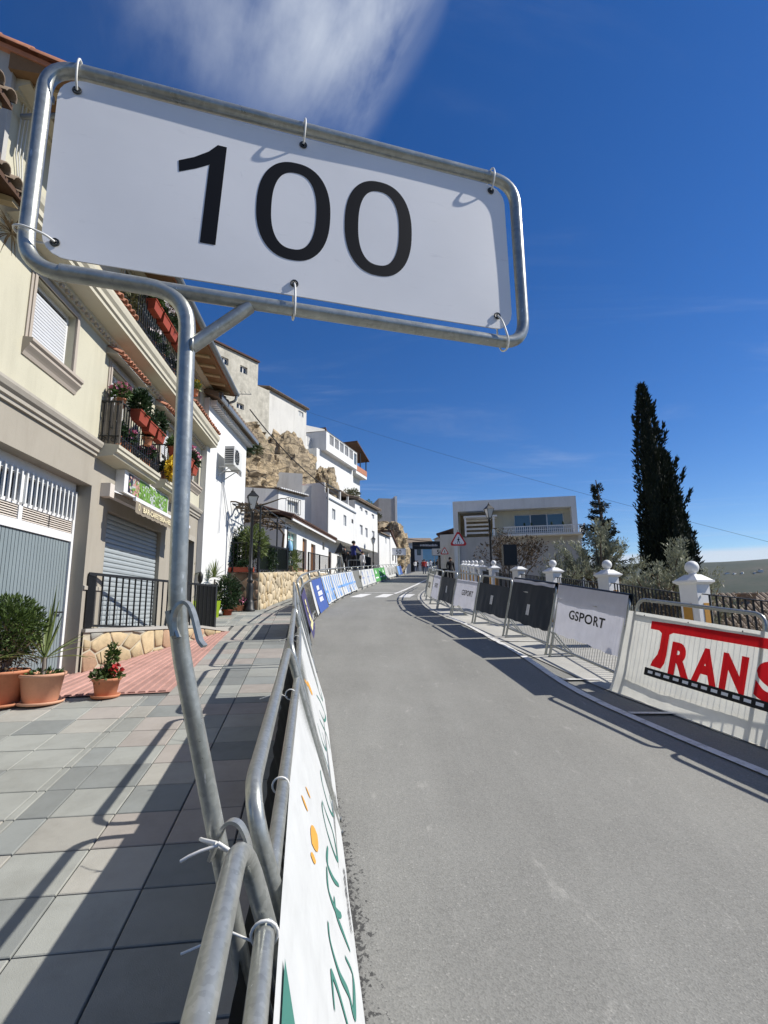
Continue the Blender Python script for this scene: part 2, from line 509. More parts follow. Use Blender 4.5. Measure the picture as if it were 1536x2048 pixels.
    crk = N(nt, 'ShaderNodeTexVoronoi', feature='DISTANCE_TO_EDGE')
    crk.inputs['Scale'].default_value = 1.1
    wv = mixc(nt, 0.35, coords(nt, 'World', (1, 1, 1.7)), ramp(nt, noi(nt, v, 2.0, 5), [(0, (0, 0, 0)), (1, (3, 3, 3))]), 'ADD')
    nt.links.new(wv, crk.inputs['Vector'])
    c = mixc(nt, ramp(nt, crk.outputs['Distance'], [(0.0, (0.85, 0.85, 0.85)), (0.09, (0, 0, 0))]), c, (0.075, 0.06, 0.042))
    grass = noi(nt, coords(nt, 'World', (1, 1, 0.7)), 1.3, 7, 0.7)
    c = mixc(nt, ramp(nt, grass, [(0.56, (0, 0, 0)), (0.66, (0.7, 0.7, 0.7))]), c, (0.10, 0.095, 0.045))
    nt.links.new(c, p.inputs['Base Color'])
    p.inputs['Roughness'].default_value = 0.95
    bump(nt, noi(nt, coords(nt, 'World', (1, 1, 1.8)), 3.0, 9, 0.72), 0.9, 0.12)

    # valley, hills
    m, nt = newmat('hill_ground')
    p = pr(nt)
    v = coords(nt, 'World')
    n1 = noi(nt, v, 0.0022, 8, 0.62)
    c = ramp(nt, n1, [(0.32, (0.022, 0.034, 0.022)), (0.5, (0.040, 0.052, 0.032)), (0.66, (0.075, 0.07, 0.05)), (0.8, (0.10, 0.09, 0.065))])
    vo = N(nt, 'ShaderNodeTexVoronoi')
    vo.inputs['Scale'].default_value = 0.045
    nt.links.new(v, vo.inputs['Vector'])
    c = mixc(nt, ramp(nt, vo.outputs['Distance'], [(0.15, (0.55, 0.55, 0.55)), (0.4, (0, 0, 0))]), c, (0.025, 0.036, 0.018))
    nt.links.new(c, p.inputs['Base Color'])
    p.inputs['Roughness'].default_value = 1
    M('scrub_ground', (0.16, 0.135, 0.085), 1, 0.4, 0.8, 0.6, 12)


build_materials()

# ------------------------------------------------------------------ mesh helpers
class MB:
    """Collects shapes; build() links them as one mesh object."""

    def __init__(s):
        s.v, s.f, s.m, s.s = [], [], [], []

    def add(s, vs, fs, mi=0, smooth=False):
        o = len(s.v)
        s.v.extend([tuple(p) for p in vs])
        for fc in fs:
            s.f.append([i + o for i in fc])
            s.m.append(mi)
            s.s.append(smooth)
        return s

    def hexa(s, p, mi=0):
        return s.add(p, [(0, 3, 2, 1), (4, 5, 6, 7), (0, 1, 5, 4), (1, 2, 6, 5), (2, 3, 7, 6), (3, 0, 4, 7)], mi)

    def box(s, x0, x1, y0, y1, z0, z1, mi=0):
        return s.hexa([(x0, y0, z0), (x1, y0, z0), (x1, y1, z0), (x0, y1, z0), (x0, y0, z1), (x1, y0, z1), (x1, y1, z1), (x0, y1, z1)], mi)

    def bar(s, a, b, w, d=None, mi=0, up=(0, 0, 1)):
        """A rectangular bar from a to b."""
        a, b = Vector(a), Vector(b)
        d = d or w
        t = (b - a).normalized()
        x = t.cross(Vector(up))
        if x.length < 1e-4:
            x = t.cross(Vector((1, 0, 0)))
        x.normalize()
        y = x.cross(t)
        x, y = x * w / 2, y * d / 2
        return s.hexa([a - x - y, a + x - y, a + x + y, a - x + y, b - x - y, b + x - y, b + x + y, b - x + y], mi)

    def tube(s, pts, r, n=8, mi=0, closed=False, caps=True):
        pts = [Vector(p) for p in pts]
        rs = r if isinstance(r, (list, tuple)) else [r] * len(pts)
        L = len(pts)
        rings = []
        nrm = None
        for i, p in enumerate(pts):
            if closed:
                t = (pts[(i + 1) % L] - pts[i - 1])
            else:
                t = pts[min(i + 1, L - 1)] - pts[max(i - 1, 0)]
            t.normalize()
            if nrm is None:
                nrm = t.cross(Vector((0, 0, 1)))
                if nrm.length < 1e-3:
                    nrm = t.cross(Vector((1, 0, 0)))
            else:
                nrm = nrm - t * nrm.dot(t)
            nrm.normalize()
            bn = t.cross(nrm)
            rings.append([p + (nrm * math.cos(2 * math.pi * j / n) + bn * math.sin(2 * math.pi * j / n)) * rs[i] for j in range(n)])
        vs = [q for ring in rings for q in ring]
        fs = []
        for i in range(L if closed else L - 1):
            i2 = (i + 1) % L
            for j in range(n):
                j2 = (j + 1) % n
                fs.append((i * n + j, i * n + j2, i2 * n + j2, i2 * n + j))
        s.add(vs, fs, mi, True)
        if caps and not closed:
            s.add(rings[0], [tuple(range(n))], mi)
            s.add(rings[-1], [tuple(reversed(range(n)))], mi)
        return s

    def lathe(s, prof, c=(0, 0, 0), n=16, mi=0, sx=1, sy=1, smooth=True):
        vs, fs = [], []
        for rad, z in prof:
            for j in range(n):
                a = 2 * math.pi * j / n
                vs.append((c[0] + rad * math.cos(a) * sx, c[1] + rad * math.sin(a) * sy, c[2] + z))
        for i in range(len(prof) - 1):
            for j in range(n):
                j2 = (j + 1) % n
                fs.append((i * n + j, i * n + j2, (i + 1) * n + j2, (i + 1) * n + j))
        s.add(vs, fs, mi, smooth)
        m = len(prof) - 1
        s.add([vs[j] for j in range(n)], [tuple(reversed(range(n)))], mi)
        s.add([vs[m * n + j] for j in range(n)], [tuple(range(n))], mi)
        return s

    def prism(s, poly, a, b, fn, mi=0):
        """poly in 2d, extruded from a to b; fn(u, v, w) places it."""
        n = len(poly)
        vs = [fn(p[0], p[1], a) for p in poly] + [fn(p[0], p[1], b) for p in poly]
        fs = [tuple(range(n)), tuple(reversed(range(n, 2 * n)))]
        for i in range(n):
            j = (i + 1) % n
            fs.append((i, n + i, n + j, j))
        return s.add(vs, fs, mi)

    def grid(s, nu, nv, fn, mi=0, smooth=True):
        vs = [fn(i / nu, j / nv) for i in range(nu + 1) for j in range(nv + 1)]
        fs = [(i * (nv + 1) + j, (i + 1) * (nv + 1) + j, (i + 1) * (nv + 1) + j + 1, i * (nv + 1) + j + 1) for i in range(nu) for j in range(nv)]
        return s.add(vs, fs, mi, smooth)

    def mesh(s, name, mats, dz=0.0, fixn=True):
        me = bpy.data.meshes.new(name)
        vs = s.v if not dz else [(p[0], p[1], p[2] + dz) for p in s.v]
        me.from_pydata(vs, [], s.f)
        for mm in (mats if isinstance(mats, (list, tuple)) else [mats]):
            me.materials.append(MATS[mm])
        me.polygons.foreach_set('material_index', s.m)
        me.polygons.foreach_set('use_smooth', s.s)
        if fixn:
            bm = bmesh.new()
            bm.from_mesh(me)
            bmesh.ops.recalc_face_normals(bm, faces=bm.faces)
            bm.to_mesh(me)
            bm.free()
        me.update()
        return me

    def build(s, name, mats, parent=None, dz=0.0, label=None, kind=None, fixn=True):
        return place(name, s.mesh(name, mats, dz, fixn), parent, label, kind)


def place(name, me, parent=None, label=None, kind=None):
    o = bpy.data.objects.new(name, me)
    col.objects.link(o)
    if parent is not None:
        o.parent = parent
    if label:
        o['label'] = label
    if kind:
        o['kind'] = kind
    return o


def thing(name, label, cat, loc=(0, 0, 0), rz=0.0, group=None):
    o = bpy.data.objects.new(name, None)
    o.empty_display_size = 0.2
    col.objects.link(o)
    o.location = loc
    o.rotation_euler = (0, 0, rz)
    tag(o, label, cat, group)
    return o


def tag(o, label, cat, group=None):
    o['label'] = label
    o['category'] = cat
    if group:
        o['group'] = group
    return o


def struct(o):
    o['kind'] = 'structure'
    return o


def kids(o):
    return [c for c in bpy.data.objects if c.parent == o]


def dup(root, children, loc, rz, label, group=None):
    """A copy of a thing, its parts and their sub-parts. children: [(part, [subparts])]"""
    r = root.copy()
    col.objects.link(r)
    r.location = loc
    r.rotation_euler = (0, 0, rz)
    r['label'] = label
    if group:
        r['group'] = group
    for p, subs in children:
        c = p.copy()
        col.objects.link(c)
        c.parent = r
        for q in subs:
            d = q.copy()
            col.objects.link(d)
            d.parent = c
    return r


def tree_of(root):
    allo = list(bpy.data.objects)
    return [(c, [g for g in allo if g.parent == c]) for c in allo if c.parent == root]


def fillet(pts, r, n=5):
    """Round the inner corners of a polyline."""
    pts = [Vector(p) for p in pts]
    out = [pts[0]]
    for i in range(1, len(pts) - 1):
        a, b, c = pts[i - 1], pts[i], pts[i + 1]
        d1, d2 = (a - b), (c - b)
        rr_ = min(r, d1.length * 0.49, d2.length * 0.49)
        p, q = b + d1.normalized() * rr_, b + d2.normalized() * rr_
        for j in range(n + 1):
            t = j / n
            out.append(p * (1 - t) ** 2 + b * 2 * t * (1 - t) + q * t ** 2)
    out.append(pts[-1])
    return out


def text2d(txt, size=1.0, bold=0.0, spacing=1.0, sx=1.0, align='LEFT'):
    cu = bpy.data.curves.new('lettering', 'FONT')
    cu.body = txt
    cu.size = size
    cu.offset = bold
    cu.space_character = spacing
    cu.align_x = align
    cu.resolution_u = 5
    o = bpy.data.objects.new('lettering', cu)
    col.objects.link(o)
    dg = bpy.context.evaluated_depsgraph_get()
    me = bpy.data.meshes.new_from_object(o.evaluated_get(dg))
    vs = [(v.co.x * sx, v.co.y) for v in me.vertices]
    fs = [tuple(p.vertices) for p in me.polygons]
    bpy.data.objects.remove(o)
    bpy.data.meshes.remove(me)
    bpy.data.curves.remove(cu)
    return vs, fs


def ribbon(mb, pts, fn, mi=0):
    """pts: (u, v, half width); a tapered flat stroke laid out by fn(u, v)."""
    vs, fs = [], []
    P = [Vector((p[0], p[1])) for p in pts]
    for i, p in enumerate(P):
        t = P[min(i + 1, len(P) - 1)] - P[max(i - 1, 0)]
        if t.length < 1e-6:
            t = Vector((1, 0))
        t.normalize()
        n = Vector((-t.y, t.x)) * pts[i][2]
        vs += [fn(p.x + n.x, p.y + n.y), fn(p.x - n.x, p.y - n.y)]
        if i:
            fs.append((2 * i - 2, 2 * i - 1, 2 * i + 1, 2 * i))
    mb.add(vs, fs, mi)


def smooth_path(pts, n=6):
    """Catmull-Rom through tuples of any length."""
    out = []
    for i in range(len(pts) - 1):
        p0, p1, p2, p3 = pts[max(i - 1, 0)], pts[i], pts[i + 1], pts[min(i + 2, len(pts) - 1)]
        for j in range(n):
            t = j / n
            out.append(tuple(0.5 * ((2 * b) + (-a + c) * t + (2 * a - 5 * b + 4 * c - d) * t * t + (-a + 3 * b - 3 * c + d) * t ** 3) for a, b, c, d in zip(p0, p1, p2, p3)))
    out.append(tuple(pts[-1]))
    return out


def clip_poly(poly, nx, ny, d):
    out = []
    for i in range(len(poly)):
        a, b = poly[i], poly[(i + 1) % len(poly)]
        da, db = a[0] * nx + a[1] * ny - d, b[0] * nx + b[1] * ny - d
        if da <= 0:
            out.append(a)
        if (da < 0) != (db < 0) and abs(da - db) > 1e-9:
            t = da / (da - db)
            out.append((a[0] + (b[0] - a[0]) * t, a[1] + (b[1] - a[1]) * t))
    return out


def voronoi(outline, cw, ch, gap, rng, jit=0.42):
    """Irregular stone outlines filling a convex 2d outline."""
    x0, x1 = min(p[0] for p in outline), max(p[0] for p in outline)
    y0, y1 = min(p[1] for p in outline), max(p[1] for p in outline)
    nx, ny = max(1, round((x1 - x0) / cw)), max(1, round((y1 - y0) / ch))
    S = []
    for i in range(-1, nx + 1):
        for j in range(-1, ny + 1):
            S.append((x0 + (i + 0.5 + (0.5 if j % 2 else 0) + rng.uniform(-jit, jit)) * (x1 - x0) / nx, y0 + (j + 0.5 + rng.uniform(-jit, jit)) * (y1 - y0) / ny))
    cells = []
    for s in S:
        poly = list(outline)
        # stay inside the outline with a joint
        cx, cy = sum(p[0] for p in outline) / len(outline), sum(p[1] for p in outline) / len(outline)
        for t in S:
            if t is s:
                continue
            dx, dy = (t[0] - s[0]), (t[1] - s[1])
            dd = (dx / cw) ** 2 + (dy / ch) ** 2
            if dd > 9:
                continue
            wx, wy = dx / (cw * cw), dy / (ch * ch)
            l = math.hypot(wx, wy)
            wx, wy = wx / l, wy / l
            mx, my = (s[0] + t[0]) / 2, (s[1] + t[1]) / 2
            poly = clip_poly(poly, wx, wy, mx * wx + my * wy - gap / 2)
            if len(poly) < 3:
                break
        if len(poly) >= 3:
            ar = 0.5 * abs(sum(poly[i][0] * poly[(i + 1) % len(poly)][1] - poly[(i + 1) % len(poly)][0] * poly[i][1] for i in range(len(poly))))
            if ar > 0.10 * cw * ch:
                cells.append(poly)
    return cells


def stone_piece(poly, fn, proud, rng, inset=0.16):
    """A stone: side walls and a slightly smaller, tilted front face. fn(u, v, out)."""
    cx, cy = sum(p[0] for p in poly) / len(poly), sum(p[1] for p in poly) / len(poly)
    tx, ty = rng.uniform(-0.08, 0.08), rng.uniform(-0.08, 0.08)
    n = len(poly)
    mb = MB()
    back = [fn(p[0], p[1], -0.02) for p in poly]
    rim = [fn(p[0], p[1], proud * 0.35) for p in poly]
    fr = []
    for p in poly:
        x, y = p[0] + (cx - p[0]) * inset, p[1] + (cy - p[1]) * inset
        fr.append(fn(x, y, proud * rng.uniform(0.85, 1.1) + (x - cx) * tx + (y - cy) * ty))
    mb.add(back + rim + fr, [(i, (i + 1) % n, n + (i + 1) % n, n + i) for i in range(n)] + [(n + i, n + (i + 1) % n, 2 * n + (i + 1) % n, 2 * n + i) for i in range(n)] + [tuple(2 * n + i for i in range(n))], 0, True)
    return mb


def leaf_quad(vs, fs, p, d, w, up):
    """A pointed blade from p along d."""
    side = d.cross(up)
    if side.length < 1e-4:
        side = d.cross(Vector((1, 0.3, 0.2)))
    side = side.normalized() * w
    o = len(vs)
    vs += [p, p + d * 0.45 + side, p + d, p + d * 0.45 - side]
    fs.append((o, o + 1, o + 2, o + 3))


def rvec(rng):
    while True:
        v = Vector((rng.uniform(-1, 1), rng.uniform(-1, 1), rng.uniform(-1, 1)))
        if 0.05 < v.length < 1:
            return v.normalized()


def leaves(points, size, w, rng, droop=0.0, upbias=0.3, jitter=0.4):
    """One pointed leaf per (position, outward direction)."""
    vs, fs = [], []
    for p, d in points:
        dd = (d + rvec(rng) * 0.9 + Vector((0, 0, upbias))).normalized()
        l = size * rng.uniform(1 - jitter, 1 + jitter)
        leaf_quad(vs, fs, p, dd * l, w * l, rvec(rng))
    mb = MB()
    mb.add(vs, fs, 0, False)
    return mb


# ------------------------------------------------------------------ ground profile (the street climbs away from the camera)
def P(t):
    if t < 10:
        return 0.11 * t
    if t < 18:
        s = t - 10
        return 1.1 + 0.11 * s - 0.5 * (0.022 / 8) * s * s
    if t < 70:
        return 1.892 + 0.088 * (t - 18)
    return 1.892 + 0.088 * 52 + 0.07 * (t - 70)


def G(x, y):
    return P(y - 0.2 * x)


def G3(x, y, dz=0.0):
    return Vector((x, y, G(x, y) + dz))


def lerp_poly(poly, y):
    """x of a polyline given as (x, y) points, smoothed a little, at a distance y."""
    if y <= poly[0][1]:
        a, b = poly[0], poly[1]
    elif y >= poly[-1][1]:
        a, b = poly[-2], poly[-1]
    else:
        for a, b in zip(poly, poly[1:]):
            if a[1] <= y <= b[1]:
                break
    t = (y - a[1]) / (b[1] - a[1])
    return a[0] + (b[0] - a[0]) * t


LEFT = smooth_path([(0.55, -2.4), (0.19, 0.0), (-0.02, 1.4), (-0.35, 3.83), (-0.80, 6.58), (-1.32, 9.5), (-1.66, 12.6), (-1.70, 16.0), (-1.43, 21.65), (-0.43, 32.7), (1.41, 49.2), (3.6, 66), (5.6, 85), (8, 110)], 6)
RIGHT = smooth_path([(4.9, 0.0), (3.85, 3.2), (3.30, 4.93), (2.81, 6.6), (2.59, 8.7), (2.31, 10.5), (2.02, 12.37), (1.70, 13.9), (1.45, 16.6), (1.64, 21.9), (3.0, 31), (5.2, 46), (7.3, 60), (9.6, 78), (13, 110)], 6)

# ------------------------------------------------------------------ the setting: road, pavements, terrain, bluff, hills
def strip(name, fl, fr, y0, y1, ny, nx, dz, mat, vary=True):
    mb = MB()

    def fn(i, j):
        y = y0 + (y1 - y0) * (i ** 1.6 if vary else i)
        xl, xr = fl(y), fr(y)
        x = xl + (xr - xl) * j
        return (x, y, G(x, y) + dz)
    mb.grid(ny, nx, fn)
    return struct(mb.build(name, mat))


XL = lambda y: lerp_poly(LEFT, y)
XR = lambda y: lerp_poly(RIGHT, y)


def line_x(y):       # painted edge line on the right of the road
    return XR(y) - (0.60 if y < 5 else max(0.14, 0.60 - (y - 5) * 0.055))


def build_ground():
    strip('road', lambda y: XL(y) - 0.02, lambda y: XR(y) - 0.05 + 0.0 * y, -2.4, 112, 90, 10, 0.0, 'asphalt')
    # raised pavement on the right, up to the parapet
    mb = MB()
    ys = [-2.0 + i * 0.7 for i in range(60)]
    for a, b in zip(ys, ys[1:]):
        pe = lambda y: XR(y) - (0.08 if y < 6 else min(0.28, 0.08 + (y - 6) * 0.07))
        la, lb = pe(a), pe(b)
        for z, (oa, ob) in ((0.012, (0, 2.6)),):
            mb.add([(la, a, G(la, a) + z), (la + ob, a, G(la + ob, a) + z), (lb + ob, b, G(lb + ob, b) + z), (lb, b, G(lb, b) + z)], [(0, 1, 2, 3)], 0, True)
    pv = struct(mb.build('pavement', 'concrete'))
    # worn kerb strip and edge line
    mk = MB()
    yy = [1.0 + i * 0.5 for i in range(26)]
    for a, b in zip(yy, yy[1:]):
        xa, xb = line_x(a), line_x(b)
        mk.add([(xa - 0.05, a, G(xa, a) + 0.016), (xa + 0.05, a, G(xa, a) + 0.016), (xb + 0.05, b, G(xb, b) + 0.016), (xb - 0.05, b, G(xb, b) + 0.016)], [(0, 1, 2, 3)])
    # parking ticks
    for y, l in ((5.75, 0.62), (7.15, 0.55), (10.0, 0.9)):
        x = line_x(y)
        mk.add([(x + 0.05, y - 0.05, G(x, y) + 0.020), (x + l, y - 0.02, G(x + l, y) + 0.020), (x + l, y + 0.07, G(x + l, y) + 0.020), (x + 0.05, y + 0.05, G(x, y) + 0.020)], [(0, 1, 2, 3)])
    struct(mk.build('edge_line_marking', 'road_paint'))
    # zebra crossing and stop line
    mz = MB()
    for x0 in (-1.35, -0.42, 0.47):
        vs = []
        for (dx, y) in ((0, 20.3), (0.46, 20.3), (0.80, 22.3), (0.34, 22.3)):
            vs.append((x0 + dx, y, G(x0 + dx, y) + 0.006))
        mz.add(vs, [(0, 1, 2, 3)])
    for y, xa, xb, w in ((23.3, -0.9, 1.2, 0.16), (36.5, 0.2, 2.9, 0.25), (41.5, 0.9, 4.2, 0.25)):
        mz.add([(xa, y, G(xa, y) + 0.006), (xb, y, G(xb, y) + 0.006), (xb, y + w, G(xb, y + w) + 0.006), (xa, y + w, G(xa, y + w) + 0.006)], [(0, 1, 2, 3)])
    pl = [(0.35, 22.5), (0.95, 26), (1.9, 32), (3.4, 42), (4.6, 50)]
    for a, b in zip(pl, pl[1:]):
        mz.add([(a[0], a[1], G(*a) + 0.007), (a[0] + 0.13, a[1], G(*a) + 0.007), (b[0] + 0.16, b[1], G(*b) + 0.007), (b[0], b[1], G(*b) + 0.007)], [(0, 1, 2, 3)])
    struct(mz.build('crossing_marking', 'road_paint'))

    # left pavement: dark bed, tiles on top, kerb
    mb = MB()
    mb.grid(60, 8, lambda i, j: (lambda y: (lambda x: (x, y, G(x, y) + 0.075))(XL(y) - 0.06 - j * (6.5 if y < 24 else 3.0)))(-2.4 + i * 60))
    bed = struct(mb.build('pavement', 'joint'))
    mk = MB()
    ks = [-2.4 + 0.8 * i for i in range(70)]
    kerb_root = struct(mk.grid(40, 1, lambda i, j: (lambda y: (XL(y) - 0.055, y, G(XL(y), y) - 0.02 + j * 0.115))(-2.4 + i * 56)).build('kerb', 'kerb_stone'))
    for a, b in zip(ks, ks[1:]):
        if a > 30:
            break
        q = MB()
        pa, pb = G3(XL(a) - 0.11, a + 0.006, 0.05), G3(XL(b) - 0.11, b - 0.006, 0.05)
        q.bar(pa, pb, 0.11, 0.10)
        q.build('kerb_stone', 'kerb_stone', kerb_root)
    # tiles
    u = Vector((-0.144, 0.9896))
    v = Vector((0.9896, 0.144))
    pit = 0.372
    kinds = ['tile_grey', 'tile_grey', 'tile_blue', 'tile_sand', 'tile_pink', 'tile_grey', 'tile_blue']
    cross = [-0.375 * i for i in range(0, 5)] + [-1.68, -1.735] + [-1.735 - 0.372 * i for i in range(1, 9)]
    meshes = {}

    def tile_mesh(w, l, km):
        key = (round(w, 3), round(l, 3), km)
        if key not in meshes:
            g = 0.004
            hw, hl, b = w / 2 - g, l / 2 - g, 0.004
            mbb = MB()
            ring = lambda o, z: [(-hw + o, -hl + o, z), (hw - o, -hl + o, z), (hw - o, hl - o, z), (-hw + o, hl - o, z)]
            vs = ring(0, -0.03) + ring(0, -b) + ring(b, 0)
            mbb.add(vs, [(0, 1, 5, 4), (1, 2, 6, 5), (2, 3, 7, 6), (3, 0, 4, 7), (4, 5, 9, 8), (5, 6, 10, 9), (6, 7, 11, 10), (7, 4, 8, 11), (8, 9, 10, 11)])
            meshes[key] = mbb.mesh('tile', km)
        return meshes[key]
    n = 0
    rest = MB()
    rt = random.Random(5)
    for r in range(-1, 66):
        al = 0.27 + r * pit + pit / 2
        for ci in range(len(cross) - 1):
            c0, c1 = cross[ci], cross[ci + 1]
            w = c0 - c1
            cc = (c0 + c1) / 2
            p = u * al + v * cc
            if p.y < 0.5 or p.x > XL(p.y) - 0.12 - w * 0.45:
                continue
            # the red ribbed strip and the raised shop terrace take the ground from here on
            if 5.75 < p.y < 10.9 and p.x < -2.42 - (p.y - 6.1) * 0.135 - 0.05:
                continue
            if p.y >= 10.9 and p.x < -4.5:
                continue
            if p.y > 14 and p.x < -3.45:
                continue
            if p.y <= 5.75 and p.x < -4.2:
                continue
            hx = 0.05
            zx = (G(p.x + hx, p.y) - G(p.x - hx, p.y)) / (2 * hx)
            zy = (G(p.x, p.y + hx) - G(p.x, p.y - hx)) / (2 * hx)
            ev = Vector((v.x, v.y, zx * v.x + zy * v.y)).normalized()
            eu = Vector((u.x, u.y, zx * u.x + zy * u.y)).normalized()
            en = ev.cross(eu).normalized()
            pos = G3(p.x, p.y, 0.095 + rt.uniform(-0.0015, 0.0015))
            km = rt.choice(kinds) if not (w < 0.1) else 'tile_grey'
            if n < 290 and p.y < 14.2:
                o = place('tile', tile_mesh(w, pit, km), bed)
                o.matrix_local = Matrix(((ev.x, eu.x, en.x, pos.x), (ev.y, eu.y, en.y, pos.y), (ev.z, eu.z, en.z, pos.z), (0, 0, 0, 1)))
                n += 1
            else:
                hw, hl = w / 2 - 0.004, pit / 2 - 0.004
                mi = ['tile_grey', 'tile_blue', 'tile_sand', 'tile_pink'].index(km)
                cs = [pos - ev * hw - eu * hl, pos + ev * hw - eu * hl, pos + ev * hw + eu * hl, pos - ev * hw + eu * hl]
                lo = [q - en * 0.02 for q in cs]
                rest.add(cs + lo, [(0, 1, 2, 3), (0, 4, 5, 1), (1, 5, 6, 2), (2, 6, 7, 3), (3, 7, 4, 0)], mi)
    rest.build('tile_field', ['tile_grey', 'tile_blue', 'tile_sand', 'tile_pink'], bed, kind='stuff')
    # red ribbed paving strips
    nr = 17
    for i in range(nr):
        t0, t1 = i / nr, (i + 0.74) / nr
        q = MB()
        a0, a1 = Vector((-4.18, 5.72)).lerp(Vector((-2.43, 6.12)), t0), Vector((-4.18, 5.72)).lerp(Vector((-2.43, 6.12)), t1)
        b0, b1 = Vector((-3.95, 10.45)).lerp(Vector((-2.97, 10.3)), t0), Vector((-3.95, 10.45)).lerp(Vector((-2.97, 10.3)), t1)
        ns = 5
        vs = []
        for s in range(ns + 1):
            t = s / ns
            pa, pb = a0.lerp(b0, t), a1.lerp(b1, t)
            vs += [G3(pa.x, pa.y, 0.085), G3(pa.x + 0.006, pa.y, 0.103), G3(pb.x - 0.006, pb.y, 0.103), G3(pb.x, pb.y, 0.085)]
        fs = []
        for s in range(ns):
            for j in range(3):
                fs.append((4 * s + j, 4 * s + j + 1, 4 * s + j + 5, 4 * s + j + 4))
        fs.append((0, 1, 2, 3))
        q.add(vs, fs)
        q.build('red_paving_rib', 'red_paver', bed)
    q = MB()
    q.grid(8, 2, lambda i, j: (lambda p: G3(p.x, p.y, 0.088))(Vector((-4.2, 5.70)).lerp(Vector((-2.40, 6.10)), j).lerp(Vector((-3.95, 10.5)).lerp(Vector((-2.94, 10.35)), j), i)))
    q.build('red_paving_bed', 'red_paver', bed)


def build_terrain():
    # land falling away beyond the parapet, one sheet to the far hills and all round
    mb = MB()
    rt = random.Random(3)
    xs = [-6000, -2500, -900, -300, -120, -60, -30, -16, -9, -5, 0, 3.2, 4.9, 6.5, 9, 14, 22, 36, 60, 110, 200, 380, 700, 1200, 1900, 2700, 3600, 4800, 7000]
    ys = [-3000, -900, -250, -80, -30, -12, -5, 0, 5, 10, 15, 20, 26, 32, 40, 50, 62, 78, 96, 120, 170, 260, 420, 700, 1100, 1600, 2100, 2600, 3100, 3700, 4500, 6500]

    def h(x, y):
        yy = max(-40, min(y, 130))
        base = G(3.0, yy) - 0.25
        d = x - 5.4
        if d > 0:
            base -= min(d * 0.40, 9) + max(0, min((d - 25) * 0.30, 55))
        if x < -6:
            base += min((-6 - x) * 0.5, 30) if 10 < y < 120 else 0
        r = math.hypot(x, y)
        if r > 150:
            w = min(1, (r - 150) / 900)
            n = noise.fractal(Vector((x * 0.0006, y * 0.0006, 1.3)), 1.0, 2.0, 5)
            base = base * (1 - w) + w * (-55 + 26 * n)
            if r > 1600:
                w2 = min(1, (r - 1600) / 1500)
                w2 = w2 * w2 * (3 - 2 * w2)
                n2 = noise.fractal(Vector((x * 0.00035 + 5, y * 0.00035, 7.7)), 1.0, 2.0, 5)
                base += w2 * (248 + 60 * n2)
        return base - 0.4
    nx, ny = len(xs), len(ys)

    def sub(a, n):
        out = []
        for p, q in zip(a, a[1:]):
            out += [p + (q - p) * i / n for i in range(n)]
        return out + [a[-1]]
    X, Y = sub(xs, 3), sub(ys, 3)
    vs = [(x, y, h(x, y)) for x in X for y in Y]
    L = len(Y)
    mi = []
    for i in range(len(X) - 1):
        for j in range(L - 1):
            far = 1 if max(abs(X[i]), abs(Y[j])) > 130 else 0
            mb.add([], [])
            mb.f.append([i * L + j, (i + 1) * L + j, (i + 1) * L + j + 1, i * L + j + 1])
            mb.m.append(far)
            mb.s.append(True)
    mb.v = vs
    struct(mb.build('terrain', ['scrub_ground', 'hill_ground']))
    # white farmsteads of the far slope
    for i, (az, el, s) in enumerate(((0.648, 0.0555, 7), (0.662, 0.0555, 6), (0.677, 0.0560, 6.5), (0.700, 0.0555, 6), (0.712, 0.058, 9))):
        y = 1500
        while h(az * y, y) / y < el and y < 3200:
            y += 10
        x = az * y
        z = h(x, y) + 0.4
        t = thing('farmhouse', ['pale farmhouse on the far hillside, leftmost of the scattered village', 'small pale farmhouse second from the left on far hillside', 'pale farmhouse third from the left on the far hillside', 'white farmhouse fourth from the left on the far hillside', 'bright white farmhouse at the right end of far hillside village'][i], 'farmhouse', (x, y, z), 0.4 * i, 'farmhouses on the far hillside')
        MB().box(-s, s, -s * .5, s * .5, -6, s * .7).build('wall', 'white_wall', t)
        MB().prism([(-s * 1.08, s * .72), (s * 1.08, s * .72), (0, s * 1.1)], -s * .55, s * .55, lambda a, b, c: (a, c, b)).build('roof', 'roof_tile_old', t)


